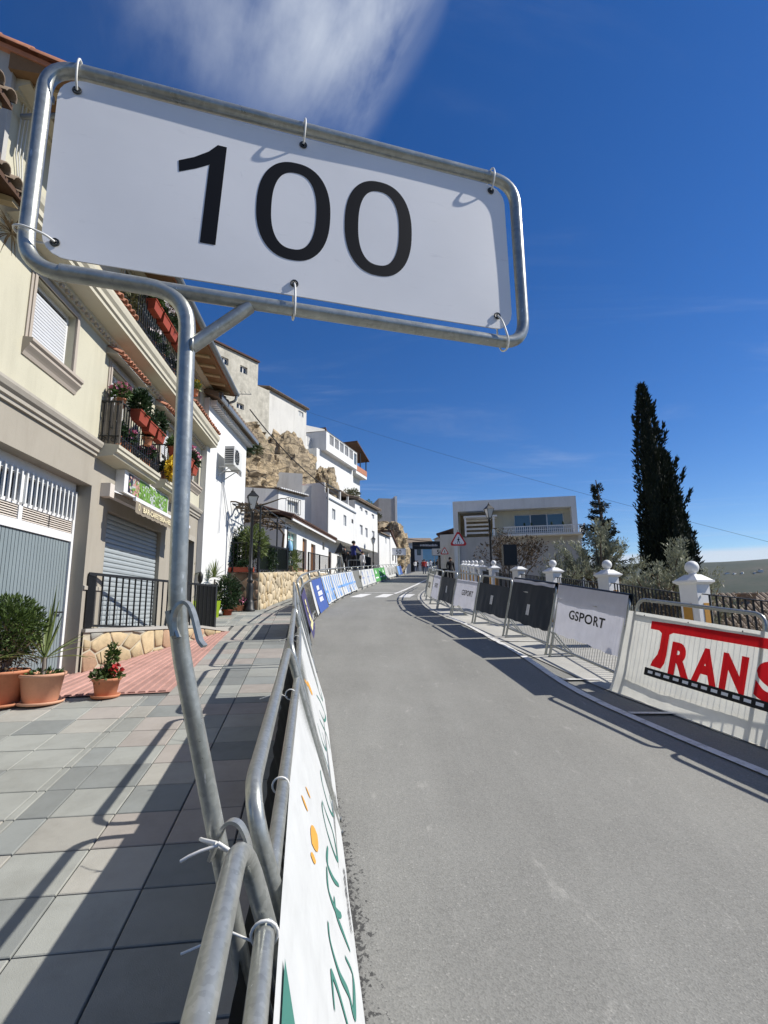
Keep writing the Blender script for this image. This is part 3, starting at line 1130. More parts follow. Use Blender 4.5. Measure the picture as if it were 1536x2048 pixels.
def build_bluff():
    """The rocky bluff behind the street, carrying the upper houses."""
    # line of the cliff foot, behind the street houses, and height of its brow
    foot = [(-8.6, 12), (-8.0, 18), (-6.9, 23.5), (-5.7, 28), (-5.3, 31.5), (-4.7, 34.5), (-3.7, 37.5), (-2.8, 41), (-2.0, 45), (-0.6, 49), (0.9, 53), (2.2, 57.5), (1.8, 63), (-1, 70), (-6, 80)]
    brow = [9.0, 10.0, 11.3, 12.2, 12.2, 12.2, 12.0, 11.9, 11.5, 11.3, 10.9, 10.6, 10.5, 12, 15]
    foot = smooth_path([(a[0], a[1], b) for a, b in zip(foot, brow)], 15)
    nv = 84

    def fn_factory():
        L = len(foot) - 1

        def fn(i, j):
            a = foot[round(i * L)]
            nxt, prv = foot[min(L, round(i * L) + 1)], foot[max(0, round(i * L) - 1)]
            t = Vector((nxt[0] - prv[0], nxt[1] - prv[1], 0)).normalized()
            inw = Vector((-t.y, t.x, 0))
            z0 = G(a[0], a[1]) - 1.0
            top = a[2]
            if j < 0.72:
                q = j / 0.72
                z = z0 + (top - z0) * q
                back = 0.5 * q + 0.9 * q * q + 1.2 * max(0, q - 0.6) ** 1.2
            else:
                q = (j - 0.72) / 0.28
                z = top + 1.5 * q
                back = 2.2 + 12 * q
            p = Vector((a[0], a[1], z)) + inw * back
            big = noise.fractal(p * 0.32 + Vector((3, 0, 9)), 1.0, 2.1, 5)
            led = noise.fractal(Vector((p.x * 0.25, p.y * 0.25, p.z * 1.5)), 1.0, 2.0, 4)
            fine = noise.fractal(p * 1.3, 0.9, 2.0, 4)
            fade = 1.0 if j < 0.72 else max(0, 1 - (j - 0.72) * 4)
            p -= inw * ((0.55 * big + 0.55 * led + 0.42 * fine + 0.5 * abs(noise.noise(p * 0.9)) + 0.25 * abs(noise.noise(p * 2.3))) * fade - 0.35)
            p.z += 0.25 * fine * fade
            return p
        return fn
    mb = MB()
    mb.grid(len(foot) - 1, nv, fn_factory(), 0, False)
    struct(mb.build('cliff', 'rock'))
    # bosses of rock standing out under the upper houses
    for c, a, b, hz, seed in (((-6.15, 32.4, 10.2), 2.9, 1.25, 2.75, 3.0), ((-7.5, 28.6, 9.6), 2.2, 1.0, 2.5, 8.0), ((-4.2, 36.6, 9.9), 1.6, 0.9, 1.9, 14.0), ((1.0, 56.0, 7.8), 2.4, 1.6, 3.2, 21.0)):
        m = MB()

        def fn(i, j):
            th, ph = 2 * math.pi * i, math.pi * (j - 0.5)
            d = Vector((math.cos(th) * math.cos(ph), math.sin(th) * math.cos(ph), math.sin(ph)))
            q = d * 2.0 + Vector((seed, 0, 0))
            r = 1 + 0.20 * noise.fractal(q, 1.0, 2.0, 5) - 0.22 * abs(noise.noise(q * 1.6)) - 0.12 * abs(noise.noise(q * 4)) + 0.10 * noise.noise(Vector((q.x * 0.6, q.y * 0.6, q.z * 5)))
            e = Vector((d.x * a, d.y * b, d.z * hz)) * r
            ca, sa = 0.444, 0.896
            return Vector((c[0] + e.x * ca - e.y * sa, c[1] + e.x * sa + e.y * ca, c[2] + e.z))
        m.grid(56, 36, fn, 0, False)
        struct(m.build('cliff', 'rock'))


build_ground()
build_terrain()
build_bluff()

# ------------------------------------------------------------------ crowd barriers, banners, distance signs
BAR_MESH = {}


def frame_matrix(a, b):
    """Axes of a barrier standing from a to b on the slope: x along, y to its left, z up."""
    A, B = G3(*a), G3(*b)
    ex = (B - A).normalized()
    ey = Vector((-ex.y, ex.x, 0)).normalized()
    ez = ex.cross(ey)
    return Matrix(((ex.x, ey.x, ez.x, A.x), (ex.y, ey.y, ez.y, A.y), (ex.z, ey.z, ez.z, A.z), (0, 0, 0, 1))), (B - A).length


def leaned(lean):
    s_, c_ = math.sin(R(lean)), math.cos(R(lean))

    def Lp(x, h, out=0.0):       # out: towards the road
        return Vector((x, h * s_ - out * c_, h * c_ + out * s_))
    return Lp


def barrier_meshes(L, lean, seg):
    key = (round(L, 2), lean, seg)
    if key in BAR_MESH:
        return BAR_MESH[key]
    Lp = leaned(lean)
    r = 0.0215
    T, S, Bm = 1.14, 0.945, 0.20
    x0, x1 = 0.025, L - 0.025
    out = {}
    path = fillet([Lp(x0, 0.02), Lp(x0, T), Lp(x1, T), Lp(x1, 0.02)], 0.13, 6 if seg > 6 else 4)
    out['frame'] = MB().tube(path, r, seg).mesh('frame', 'galvanised')
    out['middle_rail'] = MB().tube([Lp(x0, S), Lp(x1, S)], r * 0.98, seg).mesh('middle_rail', 'galvanised')
    out['bottom_rail'] = MB().tube([Lp(x0, Bm), Lp(x1, Bm)], r * 0.9, seg).mesh('bottom_rail', 'galvanised')
    mb = MB()
    n = int((x1 - x0) / 0.062)
    for i in range(1, n):
        x = x0 + (x1 - x0) * i / n
        a, b = Lp(x, Bm), Lp(x, S)
        mb.bar(a, b, 0.0045, 0.0045)
    out['infill_bars'] = mb.mesh('infill_bars', 'galvanised')
    ft = []
    for x in (x0, x1):
        mb = MB()
        base = Lp(x, 0.0)
        y0 = base.y
        mb.tube(fillet([(x, -0.02, 0.015), (x, 0.05, 0.018), (x, 0.40, 0.018), (x, 0.46, 0.012)], 0.04, 3), 0.013, max(5, seg - 2))
        mb.tube(fillet([Lp(x, 0.42), (x, 0.20, 0.25), (x, 0.42, 0.02)], 0.10, 4), 0.012, max(5, seg - 2))
        ft.append(mb.mesh('foot', 'galvanised'))
    out['foot'] = ft
    BAR_MESH[key] = out
    return out


def barrier(a, b, lean, label, group, seg=8):
    mat, L = frame_matrix(a, b)
    t = thing('crowd_barrier', label, 'barrier', group=group)
    t.matrix_world = mat
    ms = barrier_meshes(L, lean, seg)
    for kk in ('frame', 'middle_rail', 'bottom_rail'):
        place(kk, ms[kk], t)
    place('infill_bars', ms['infill_bars'], t, kind='stuff')
    for f in ms['foot']:
        place('foot', f, t)
    return t, mat, L


def cloth_fn(lean, s0, s1, h0, h1, amp, seed, flare=0.0, over=False, sag=0.0):
    Lp = leaned(lean)

    def D(s, h):
        q = noise.fractal(Vector((s * 2.2 + seed, h * 1.3, seed * 0.7)), 1.0, 2.0, 3)
        w = noise.noise(Vector((s * 5.5 + h * 2.0 + seed * 3, h * 2.6, 1.7)))
        v = noise.noise(Vector((s * 16 + seed, h * 1.2, 4.7)))
        t = max(0.0, min(1.0, (h1 - h) / max(0.01, (h1 - h0))))
        return 0.026 + amp * (0.9 * q + 0.5 * w + 0.22 * v) * (0.25 + 0.75 * t) + flare * t * t

    def fn(s, h, lift=0.0):
        hh = h
        return Lp(s, hh - sag * math.sin(math.pi * max(0, min(1, (s - s0) / (s1 - s0)))) * max(0, (h1 - h) / (h1 - h0)), D(s, h) + lift)
    return fn


def banner(mat, lean, s0, s1, h0, h1, cm, label, group=None, amp=0.012, seed=1.0, flare=0.0, over=False, nu=44, nv=20, sag=0.0, ragged=0.0, name='banner'):
    t = thing(name, label, 'banner', group=group)
    t.matrix_world = mat
    fn = cloth_fn(lean, s0, s1, h0, h1, amp, seed, flare, over, sag)
    mb = MB()

    def g(i, j):
        s = s0 + (s1 - s0) * i
        lo = h0 + ragged * noise.noise(Vector((s * 3.1, seed, 0)))
        h = lo + (h1 - lo) * j
        return fn(s, h)
    mb.grid(nu, nv, g)
    c = mb.build('cloth', cm, t, fixn=False)
    if over:      # the part folded over the top tube and down the back
        mf = MB()
        Lp = leaned(lean)

        def g2(i, j):
            s = s0 + (s1 - s0) * i
            a = math.pi * min(1, j / 0.6)
            r = 0.027
            top = Lp(s, h1)
            e = Lp(0, 1) - Lp(0, 0)
            o = Lp(0, 0, 1)
            p = top + o * (r * math.cos(a)) + e * (r * math.sin(a))
            if j > 0.6:
                p -= e * (0.16 + 0.03 * noise.noise(Vector((s * 4, seed, 2)))) * ((j - 0.6) / 0.4)
            return p
        mf.grid(nu, 10, g2)
        mf.build('folded_edge', 'cloth_navy' if cm == 'cloth_lilac' else cm, t, fixn=False)
    return t, fn


def put_text(parent, fn, txt, size, s, h, mat, bold=0.0, sx=1.0, spacing=1.0, name='lettering', lift=0.007, shear=0.0):
    vs, fs = text2d(txt, size, bold, spacing, sx)
    MB().add([fn(s + x + shear * y, h + y, lift) for x, y in vs], fs).build(name, mat, parent, fixn=False)


def put_poly(parent, fn, polys, mat, name, lift=0.005):
    for p in polys:
        MB().add([fn(x, y, lift) for x, y in p], [tuple(range(len(p)))]).build(name, mat, parent, fixn=False)


def ring(mb, fn, cx, cy, rx, ry, t, lift=0.005, n=22, mi=0):
    vs, fs = [], []
    for i in range(n):
        a = 2 * math.pi * i / n
        vs += [fn(cx + rx * math.cos(a), cy + ry * math.sin(a), lift), fn(cx + (rx - t) * math.cos(a), cy + (ry - t) * math.sin(a), lift)]
        j = (i + 1) % n
        fs.append((2 * i, 2 * i + 1, 2 * j + 1, 2 * j))
    mb.add(vs, fs, mi)


def build_left_barriers():
    g = 'crowd barriers along the left of the road'
    ys = [-0.55, 1.44]
    near = ['nearest galvanised barrier at the bottom edge, carrying the tall distance sign',
            'second galvanised barrier from the camera on the left, behind white script banner',
            'third galvanised barrier on the left, behind the far end of script banner',
            'bare galvanised barrier just before the purple banner on the left',
            'galvanised barrier on the left with no cloth, touching the purple banner',
            'barrier on the left hung with the dark purple banner',
            'barrier on the left between the purple and the dark blue banners',
            'barrier on the left hung with the dark blue banner',
            'barrier behind the first blue and white striped banner on the left',
            'barrier behind the second blue and white striped banner on the left',
            'barrier behind the third blue and white striped banner on the left',
            'barrier behind the last blue and white striped banner on the left',
            'bare mesh barrier between striped banners and emblem banners on the left',
            'barrier behind the first white emblem banner on the left',
            'barrier behind the second white emblem banner on the left',
            'barrier behind the third white emblem banner on the left',
            'barrier behind the first green banner on the left',
            'barrier behind the second green banner on the left',
            'barrier behind the third green banner on the left',
            'barrier behind the grey and white banner after the green ones',
            'barrier behind the pale banner second after the green ones',
            'barrier behind the pale banner third after the green ones',
            'barrier under the far sign reading 50 on the left',
            'barrier behind the dark far banner beyond the left 50 sign',
            'barrier behind the pale blue far banner near the finish arch',
            'farthest barrier on the left beside the waiting crowd']
    y = -0.52
    out = []
    for i, lab in enumerate(near):
        L = 1.94
        y2 = y
        while math.hypot(XL(y2) - XL(y), y2 - y) < L:
            y2 += 0.01
        lean = 16 if i < 5 else 13
        t, mat, LL = barrier((XL(y), y), (XL(y2), y2), lean, lab, g, 12 if i < 3 else (8 if i < 9 else 6))
        out.append((mat, LL, lean, y, y2))
        y = y2 + 0.10
    return out


def put_ribbon(parent, pts, fn):
    g = MB()
    ribbon(g, pts, lambda x, y: fn(x, y, 0.0025))
    g.build('script_letter', 'print_green', parent, fixn=False)


def build_script_banner(LB):
    # one long white cloth over the first three barriers; measured from the end of the nearest barrier
    mat, L = frame_matrix((-0.02, 1.4), (-0.796, 6.58))
    t, fn = banner(mat, 16, -2.3, 4.75, 0.02, 0.93, 'cloth_white', 'long white banner with green script lettering and orange marks on the near left barriers', amp=0.0015, seed=2.0, flare=0.02, nu=260, nv=20, ragged=0.02)
    st = lambda pts, w: put_ribbon(t, [(a, b, w * (0.25 + 0.75 * math.sin(math.pi * (0.06 + 0.88 * i / (len(pts) * 6 - 6))))) for i, (a, b) in enumerate(smooth_path(pts, 6))], fn)
    # capital, looped small letters, swash (green script)
    st([(0.62, 0.475), (0.55, 0.460), (0.545, 0.36), (0.60, 0.25), (0.575, 0.20), (0.68, 0.165), (0.80, 0.150), (0.755, 0.25)], 0.017)
    st([(0.30, 0.46), (0.40, 0.47), (0.425, 0.45), (0.435, 0.37), (0.40, 0.25), (0.30, 0.20)], 0.014)
    st([(0.97, 0.445), (0.84, 0.44), (0.86, 0.35), (0.93, 0.28), (0.975, 0.25)], 0.016)
    st([(0.93, 0.35), (0.85, 0.34), (0.88, 0.24), (0.91, 0.15)], 0.017)
    st([(1.19, 0.40), (1.02, 0.43), (1.06, 0.34), (1.17, 0.24)], 0.016)
    st([(1.52, 0.45), (1.53, 0.38), (1.56, 0.26), (1.43, 0.205), (1.36, 0.27), (1.34, 0.39), (1.41, 0.455), (1.50, 0.45)], 0.013)
    st([(1.90, 0.44), (1.78, 0.42), (1.74, 0.30), (1.86, 0.20), (1.97, 0.26)], 0.013)
    st([(2.47, 0.41), (2.46, 0.31), (2.44, 0.17), (2.24, 0.24), (2.19, 0.32), (2.20, 0.43), (2.40, 0.44)], 0.015)
    st([(2.12, 0.38), (2.16, 0.28), (2.10, 0.18)], 0.014)
    st([(2.72, 0.44), (2.66, 0.32), (2.78, 0.22), (2.92, 0.30)], 0.013)
    st([(3.05, 0.36), (3.30, 0.14), (3.20, 0.06)], 0.014)
    st([(3.60, 0.40), (3.85, 0.26), (3.95, 0.10), (3.55, 0.18), (3.35, 0.34)], 0.015)
    st([(4.35, 0.38), (4.15, 0.30), (4.25, 0.16), (4.55, 0.20)], 0.014)
    lens = lambda a, b, w: [(a[0] + (b[0] - a[0]) * q - (b[1] - a[1]) * w * s_, a[1] + (b[1] - a[1]) * q + (b[0] - a[0]) * w * s_) for q, s_ in ((0, 0), (0.15, .62), (0.3, .92), (.5, 1.05), (0.7, .92), (.85, .62), (1, 0), (.85, -.5), (0.7, -.8), (.5, -.95), (0.3, -.8), (.15, -.5))]
    put_poly(t, fn, [lens((0.76, 0.66), (0.97, 0.575), 0.20), lens((0.66, 0.675), (0.735, 0.61), 0.18), lens((0.84, 0.80), (0.90, 0.705), 0.12), lens((1.03, 0.745), (1.09, 0.665), 0.10),
                     lens((2.86, 0.70), (3.12, 0.55), 0.16), lens((2.72, 0.76), (2.86, 0.68), 0.12), lens((2.62, 0.80), (2.74, 0.73), 0.08)], 'print_orange', 'orange_mark', 0.0025)
    small = MB()
    rs = random.Random(4)
    for x0, n in ((1.10, 15), (2.05, 10)):
        x = x0
        for i in range(n):
            w = rs.uniform(0.012, 0.022)
            h = rs.uniform(0.02, 0.04)
            small.add([fn(x, 0.075, 0.005), fn(x + w, 0.075, 0.005), fn(x + w, 0.075 + h, 0.005), fn(x, 0.075 + h, 0.005)], [(0, 1, 2, 3)])
            x += w + 0.012
    small.build('small_lettering', 'print_black', t, fixn=False)
    put_poly(t, fn, [[(-0.60, 0.90), (-0.08, 0.90), (-0.17, 0.78), (-0.45, 0.45), (-0.80, 0.30)]], 'print_green', 'green_corner')
    # ties holding the cloth to the rail
    Lp = leaned(16)
    for s in (-0.06, 0.62, 1.72, 2.6, 3.5, 4.4):
        MB().tube([Lp(s, 0.945) + (Lp(0, 1) - Lp(0, 0)) * (0.027 * math.sin(a)) + Lp(0, 0, 1) * (0.027 * math.cos(a)) for a in [i * math.pi / 8 for i in range(17)]], 0.0035, 5).build('cable_tie', 'zip_tie', t)
    for s, dx in ((-0.06, 0.02), (1.72, 0.06), (3.5, 0.06)):
        p = Lp(s, 0.93)
        MB().tube([p + Vector((0, 0.02, 0)), p + Vector((dx * 0.4, 0.07, 0.02)), p + Vector((dx, 0.17, -0.02))], 0.0026, 5).build('cable_tie_tail', 'zip_tie', t)
    # black lining cloth hung just behind the same barriers
    tb = thing('banner', 'black cloth hung behind the near left barriers, seen between the two top rails', 'banner')
    tb.matrix_world = mat
    mb = MB()
    mb.grid(120, 6, lambda i, j: Lp(-2.3 + 7.0 * i, 0.12 + 0.74 * j, -0.085 - 0.012 * noise.noise(Vector((i * 60, j, 3)))))
    mb.build('cloth', 'cloth_black', tb, fixn=False)


def emblem(parent, fn, cx, cy, sz):
    mb = MB()
    ring(mb, fn, cx, cy, 0.17 * sz, 0.24 * sz, 0.06 * sz)
    for a in (0, 60, 120, 180, 240, 300):
        x, y = math.cos(R(a)), math.sin(R(a))
        ribbon(mb, [(cx + 0.12 * x * sz, cy + 0.2 * y * sz, 0.03 * sz), (cx + 0.30 * x * sz, cy + 0.36 * y * sz, 0.05 * sz), (cx + 0.36 * x * sz, cy + 0.40 * y * sz, 0.01)], lambda u, v: fn(u, v, 0.005))
    mb.build('emblem', 'print_blue', parent, fixn=False)


def build_left_banners(LB):
    rs = random.Random(21)
    g = 'sponsor banners on the left barriers'
    # purple with pale yellow block lettering
    mat, L, lean, y, y2 = LB[5]
    t, fn = banner(mat, lean, 0.0, L, 0.06, 0.88, 'cloth_purple', 'dark purple banner with pale yellow block lettering on left barrier', g, seed=5, flare=0.05, nu=24, nv=14)
    put_text(t, fn, 'EL', 0.52, 0.62, 0.34, 'print_yellow', 0.03, 1.1, 0.9)
    mb = MB()
    for i in range(7):
        x = 0.35 + i * 0.17
        mb.add([fn(x, 0.17, 0.005), fn(x + 0.13, 0.17, 0.005), fn(x + 0.13, 0.28, 0.005), fn(x, 0.28, 0.005)], [(0, 1, 2, 3)])
    mb.build('lettering_line', 'print_yellow', t, fixn=False)
    mat, L, lean, y, y2 = LB[6]
    banner(mat, lean, L - 0.5, L, 0.08, 0.9, 'cloth_white', 'plain white banner between the purple and the dark blue ones on the left', g, seed=6, flare=0.03, nu=20, nv=10)
    mat, L, lean, y, y2 = LB[7]
    t, fn = banner(mat, lean, 0.0, L, 0.05, 0.92, 'cloth_blue', 'dark blue banner with small white lettering on left barrier', g, seed=7, flare=0.05, nu=20, nv=10)
    mb = MB()
    for r_, (h, n) in enumerate(((0.62, 3), (0.46, 5), (0.30, 4))):
        for i in range(n):
            x = 0.62 + i * 0.17
            mb.add([fn(x, h, 0.005), fn(x + 0.12, h, 0.005), fn(x + 0.12, h + 0.12, 0.005), fn(x, h + 0.12, 0.005)], [(0, 1, 2, 3)])
    mb.build('lettering', 'print_white', t, fixn=False)
    ords = ['first', 'second', 'third', 'fourth']
    for i in range(4):
        mat, L, lean, y, y2 = LB[8 + i]
        t, fn = banner(mat, lean, 0.0, L, 0.10, 0.94, 'cloth_white', '%s white banner with folded blue stripes after the dark blue one on the left' % ords[i], g, amp=0.04, seed=8 + i, flare=0.06, nu=40, nv=12)
        mb = MB()
        for j in range(4):
            x = 0.06 + j * 0.48 + rs.uniform(-0.04, 0.04)
            w = rs.uniform(0.11, 0.20)
            for q in range(7):
                a, b = 0.14 + q * 0.11, 0.14 + (q + 1) * 0.11
                mb.add([fn(x + 0.02 * math.sin(q), a, 0.006), fn(x + w + 0.02 * math.sin(q), a, 0.006), fn(x + w + 0.02 * math.sin(q + 1), b, 0.006), fn(x + 0.02 * math.sin(q + 1), b, 0.006)], [(0, 1, 2, 3)])
        mb.add([fn(0.0, 0.42, 0.007), fn(L, 0.42, 0.007), fn(L, 0.50, 0.007), fn(0.0, 0.50, 0.007)], [(0, 1, 2, 3)])
        mb.build('stripe', 'cloth_sky' if i % 2 else 'cloth_sky', t, fixn=False)
    mat, L, lean, y, y2 = LB[12]
    banner(mat, lean, 0.0, L, 0.14, 0.94, 'mesh_grey', 'grey mesh cloth on the left barrier before the white emblem banners', g, seed=13, nu=12, nv=6)
    for i in range(3):
        mat, L, lean, y, y2 = LB[13 + i]
        t, fn = banner(mat, lean, 0.0, L, 0.12, 0.95, 'cloth_white', '%s of three white banners with a blue emblem on the left' % ords[i], g, seed=14 + i, nu=14, nv=8)
        emblem(t, fn, L / 2, 0.54, 0.95)
    for i in range(3):
        mat, L, lean, y, y2 = LB[16 + i]
        t, fn = banner(mat, lean, 0.0, L, 0.12, 0.95, 'cloth_green', '%s of three bright green banners on the left' % ords[i], g, seed=17 + i, nu=12, nv=6)
        mb = MB()
        mb.add([fn(0.55, 0.62, 0.005), fn(1.15, 0.62, 0.005), fn(0.85, 0.88, 0.005)], [(0, 1, 2)])
        mb.add([fn(0.3, 0.32, 0.005), fn(1.6, 0.32, 0.005), fn(1.6, 0.40, 0.005), fn(0.3, 0.40, 0.005)], [(0, 1, 2, 3)])
        mb.build('emblem', 'print_white', t, fixn=False)
    for i, (cm, lab) in enumerate((('cloth_white', 'white banner with grey figures right after the green banners on the left'), ('cloth_white', 'pale banner second after the green ones on the left'), ('cloth_white', 'pale banner third after the green ones on the left'), ('cloth_white', 'pale banner below the left 50 sign'), ('mesh_grey', 'dark grey banner beyond the left 50 sign'), ('cloth_sky', 'light blue far banner near the finish arch'), ('cloth_blue', 'farthest banner on the left, dark blue, beside the crowd'))):
        mat, L, lean, y, y2 = LB[19 + i]
        t, fn = banner(mat, lean, 0.0, L, 0.12, 0.95, cm, lab, g, seed=20 + i, nu=10, nv=5)
        if i < 4:
            mb = MB()
            for j in range(4):
                x = 0.25 + j * 0.4
                mb.add([fn(x, 0.3, 0.005), fn(x + 0.2, 0.3, 0.005), fn(x + 0.14, 0.9, 0.005), fn(x + 0.04, 0.9, 0.005)], [(0, 1, 2, 3)])
            mb.build('lettering', 'print_black' if i > 0 else 'sign_grey', t, fixn=False)


def build_right_barriers():
    g = 'crowd barriers along the right of the road'
    gb = 'sponsor banners on the right barriers'
    yb = [3.1, 4.93, 6.6, 8.7, 10.5, 12.37, 13.9, 15.5, 17.2, 19.0, 20.9, 22.8, 24.7, 26.6, 28.5]
    labs = ['barrier at the right edge of the picture, mostly hidden by the red lettered banner',
            'barrier whose top loop shows above the red lettered banner',
            'barrier under the large white banner lettered in black',
            'barrier under the black banner beside the large white one',
            'second barrier from the large white banner, hung with a black cloth',
            'barrier under the middle one of the white lettered banners',
            'barrier under the farther black banner on the right',
            'barrier under the small far white lettered banner',
            'barrier under the cream banner at the bend',
            'bare barrier right behind the cream banner at the bend',
            'second bare barrier past the bend on the right',
            'third bare barrier past the bend on the right',
            'fourth bare barrier past the bend on the right',
            'farthest bare barrier on the right']
    Q = []
    for i, lab in enumerate(labs):
        a, b = yb[i + 1] - 0.05, yb[i] + 0.05
        lean = 11
        t, mat, L = barrier((XR(a), a), (XR(b), b), lean, lab, g, 10 if i < 3 else (8 if i < 6 else 6))
        Q.append((mat, L, lean))
    # red lettered banner: thin cloth over the two nearest barriers, hanging to the ground
    mat, L = frame_matrix((2.81, 6.6), (3.30, 4.93))
    t, fn = banner(mat, 11, -0.09, 3.75, -0.01, 0.985, 'cloth_trans', 'thin cream banner with large red lettering TRANS on near right barriers', gb, amp=0.020, seed=31, flare=0.05, nu=110, nv=26, ragged=0.03)
    RT = 'print_red'
    put_poly(t, fn, [[(0.365, 0.905), (0.365, 0.815), (0.49, 0.815), (0.535, 0.79), (0.535, 0.62), (0.52, 0.55), (0.465, 0.47), (0.445, 0.41), (0.60, 0.405), (0.635, 0.47), (0.645, 0.56), (0.645, 0.79), (0.69, 0.815), (3.3, 0.86), (3.3, 0.95), (0.69, 0.915)]], RT, 'lettering')
    for ch, s, w in (('R', 0.70, 1.0), ('A', 0.985, 1.08), ('N', 1.315, 1.0), ('S', 1.66, 1.0)):
        vs, fs = text2d(ch, 0.44, 0.024)
        x0, x1 = min(v[0] for v in vs), max(v[0] for v in vs)
        ww = {'R': 0.255, 'A': 0.30, 'N': 0.262, 'S': 0.27}[ch]
        MB().add([fn(s + (v[0] - x0) / (x1 - x0) * ww, 0.402 + v[1] * 1.0, 0.006) for v in vs], fs).build('lettering', RT, t, fixn=False)
    film = MB()
    for i in range(60):
        x = 0.375 + i * 0.055
        y0 = 0.295 - 0.0 * i
        # black strip with pale windows: build the strip as cells, leaving every window open to the paler print beneath
        film.add([fn(x, y0, 0.006), fn(x + 0.055, y0, 0.006), fn(x + 0.055, y0 + 0.085, 0.006), fn(x, y0 + 0.085, 0.006)], [(0, 1, 2, 3)])
    film.build('film_strip', 'print_black', t, fixn=False)
    for i in range(24):
        x = 0.435 + i * 0.115
        MB().add([fn(x, 0.325, 0.010), fn(x + 0.072, 0.325, 0.010), fn(x + 0.072, 0.355, 0.010), fn(x, 0.355, 0.010)], [(0, 1, 2, 3)]).build('film_window', 'print_white', t, fixn=False)
    for s in (0.24, 0.86, 1.48):
        eye = MB()
        ring(eye, fn, s, 0.955, 0.008, 0.008, 0.007, 0.006, 8)
        eye.build('eyelet', 'black_metal', t, fixn=False)
    # alternating black and white cloths folded over the top tube
    spec = [(2, 'cloth_lilac', 'largest white banner lettered GSPORT in black, next to the red lettered banner', 'GSPORT', 0.40),
            (3, 'cloth_navy', 'black banner with a pale folded top edge beside the largest white banner', None, 0.38),
            (4, 'cloth_navy', 'black banner with a small white mark between two white GSPORT banners', None, 0.34),
            (5, 'cloth_lilac', 'middle white banner lettered GSPORT, between two black banners', 'GSPORT', 0.30),
            (6, 'cloth_navy', 'farther small black banner between white GSPORT banners', None, 0.30),
            (7, 'cloth_lilac', 'smallest white GSPORT banner next to the cream one at the bend', 'GSPORT', 0.26),
            (8, 'cloth_cream', 'small cream banner with dark scribbled lettering at the road bend', 'SOLD', 0.22)]
    for i, cm, lab, txt, h0 in spec:
        mat, L, lean = Q[i]
        ov = i in (2, 3)
        h1 = 1.165 if ov else 0.97
        t, fn = banner(mat, lean, 0.0, L - 0.02, h0, h1, cm, lab, gb, amp=0.026, seed=40 + i, flare=0.0, over=ov, nu=40, nv=18, sag=0.0, ragged=0.05)
        if txt == 'GSPORT':
            vs, fs = text2d('GSPORT', 0.2, 0.004, 1.06)
            x0, x1 = min(v[0] for v in vs), max(v[0] for v in vs)
            w = 1.02 if i == 2 else 0.72
            sxx = w / (x1 - x0)
            MB().add([fn(0.53 + (v[0] - x0) * sxx * (1 if i == 2 else 1), 0.685 + v[1] * 0.92 if i == 2 else 0.60 + v[1] * 0.9, 0.006) for v in vs], fs).build('lettering', 'print_black', t, fixn=False)
        elif txt:
            put_text(t, fn, txt, 0.26, 0.3, 0.5, 'print_black', 0.01, 1.4)
        else:
            c = L * 0.5
            put_poly(t, fn, [[(c - 0.07, 0.55), (c - 0.035, 0.55), (c - 0.035, 0.74), (c - 0.07, 0.74)], [(c - 0.025, 0.55), (c + 0.01, 0.55), (c + 0.01, 0.74), (c - 0.025, 0.74)], [(c + 0.02, 0.55), (c + 0.055, 0.55), (c + 0.055, 0.74), (c + 0.02, 0.74)]], 'print_white', 'white_mark')
        if i == 3:
            mf = MB()
            Lp = leaned(lean)
            mf.grid(30, 4, lambda a, b: Lp(L * a, 1.155 - 0.055 * b + 0.01 * noise.noise(Vector((a * 6, 1, 2))), 0.045 + 0.004 * b))
            mf.build('pale_hem', 'cloth_lilac', t, fixn=False)


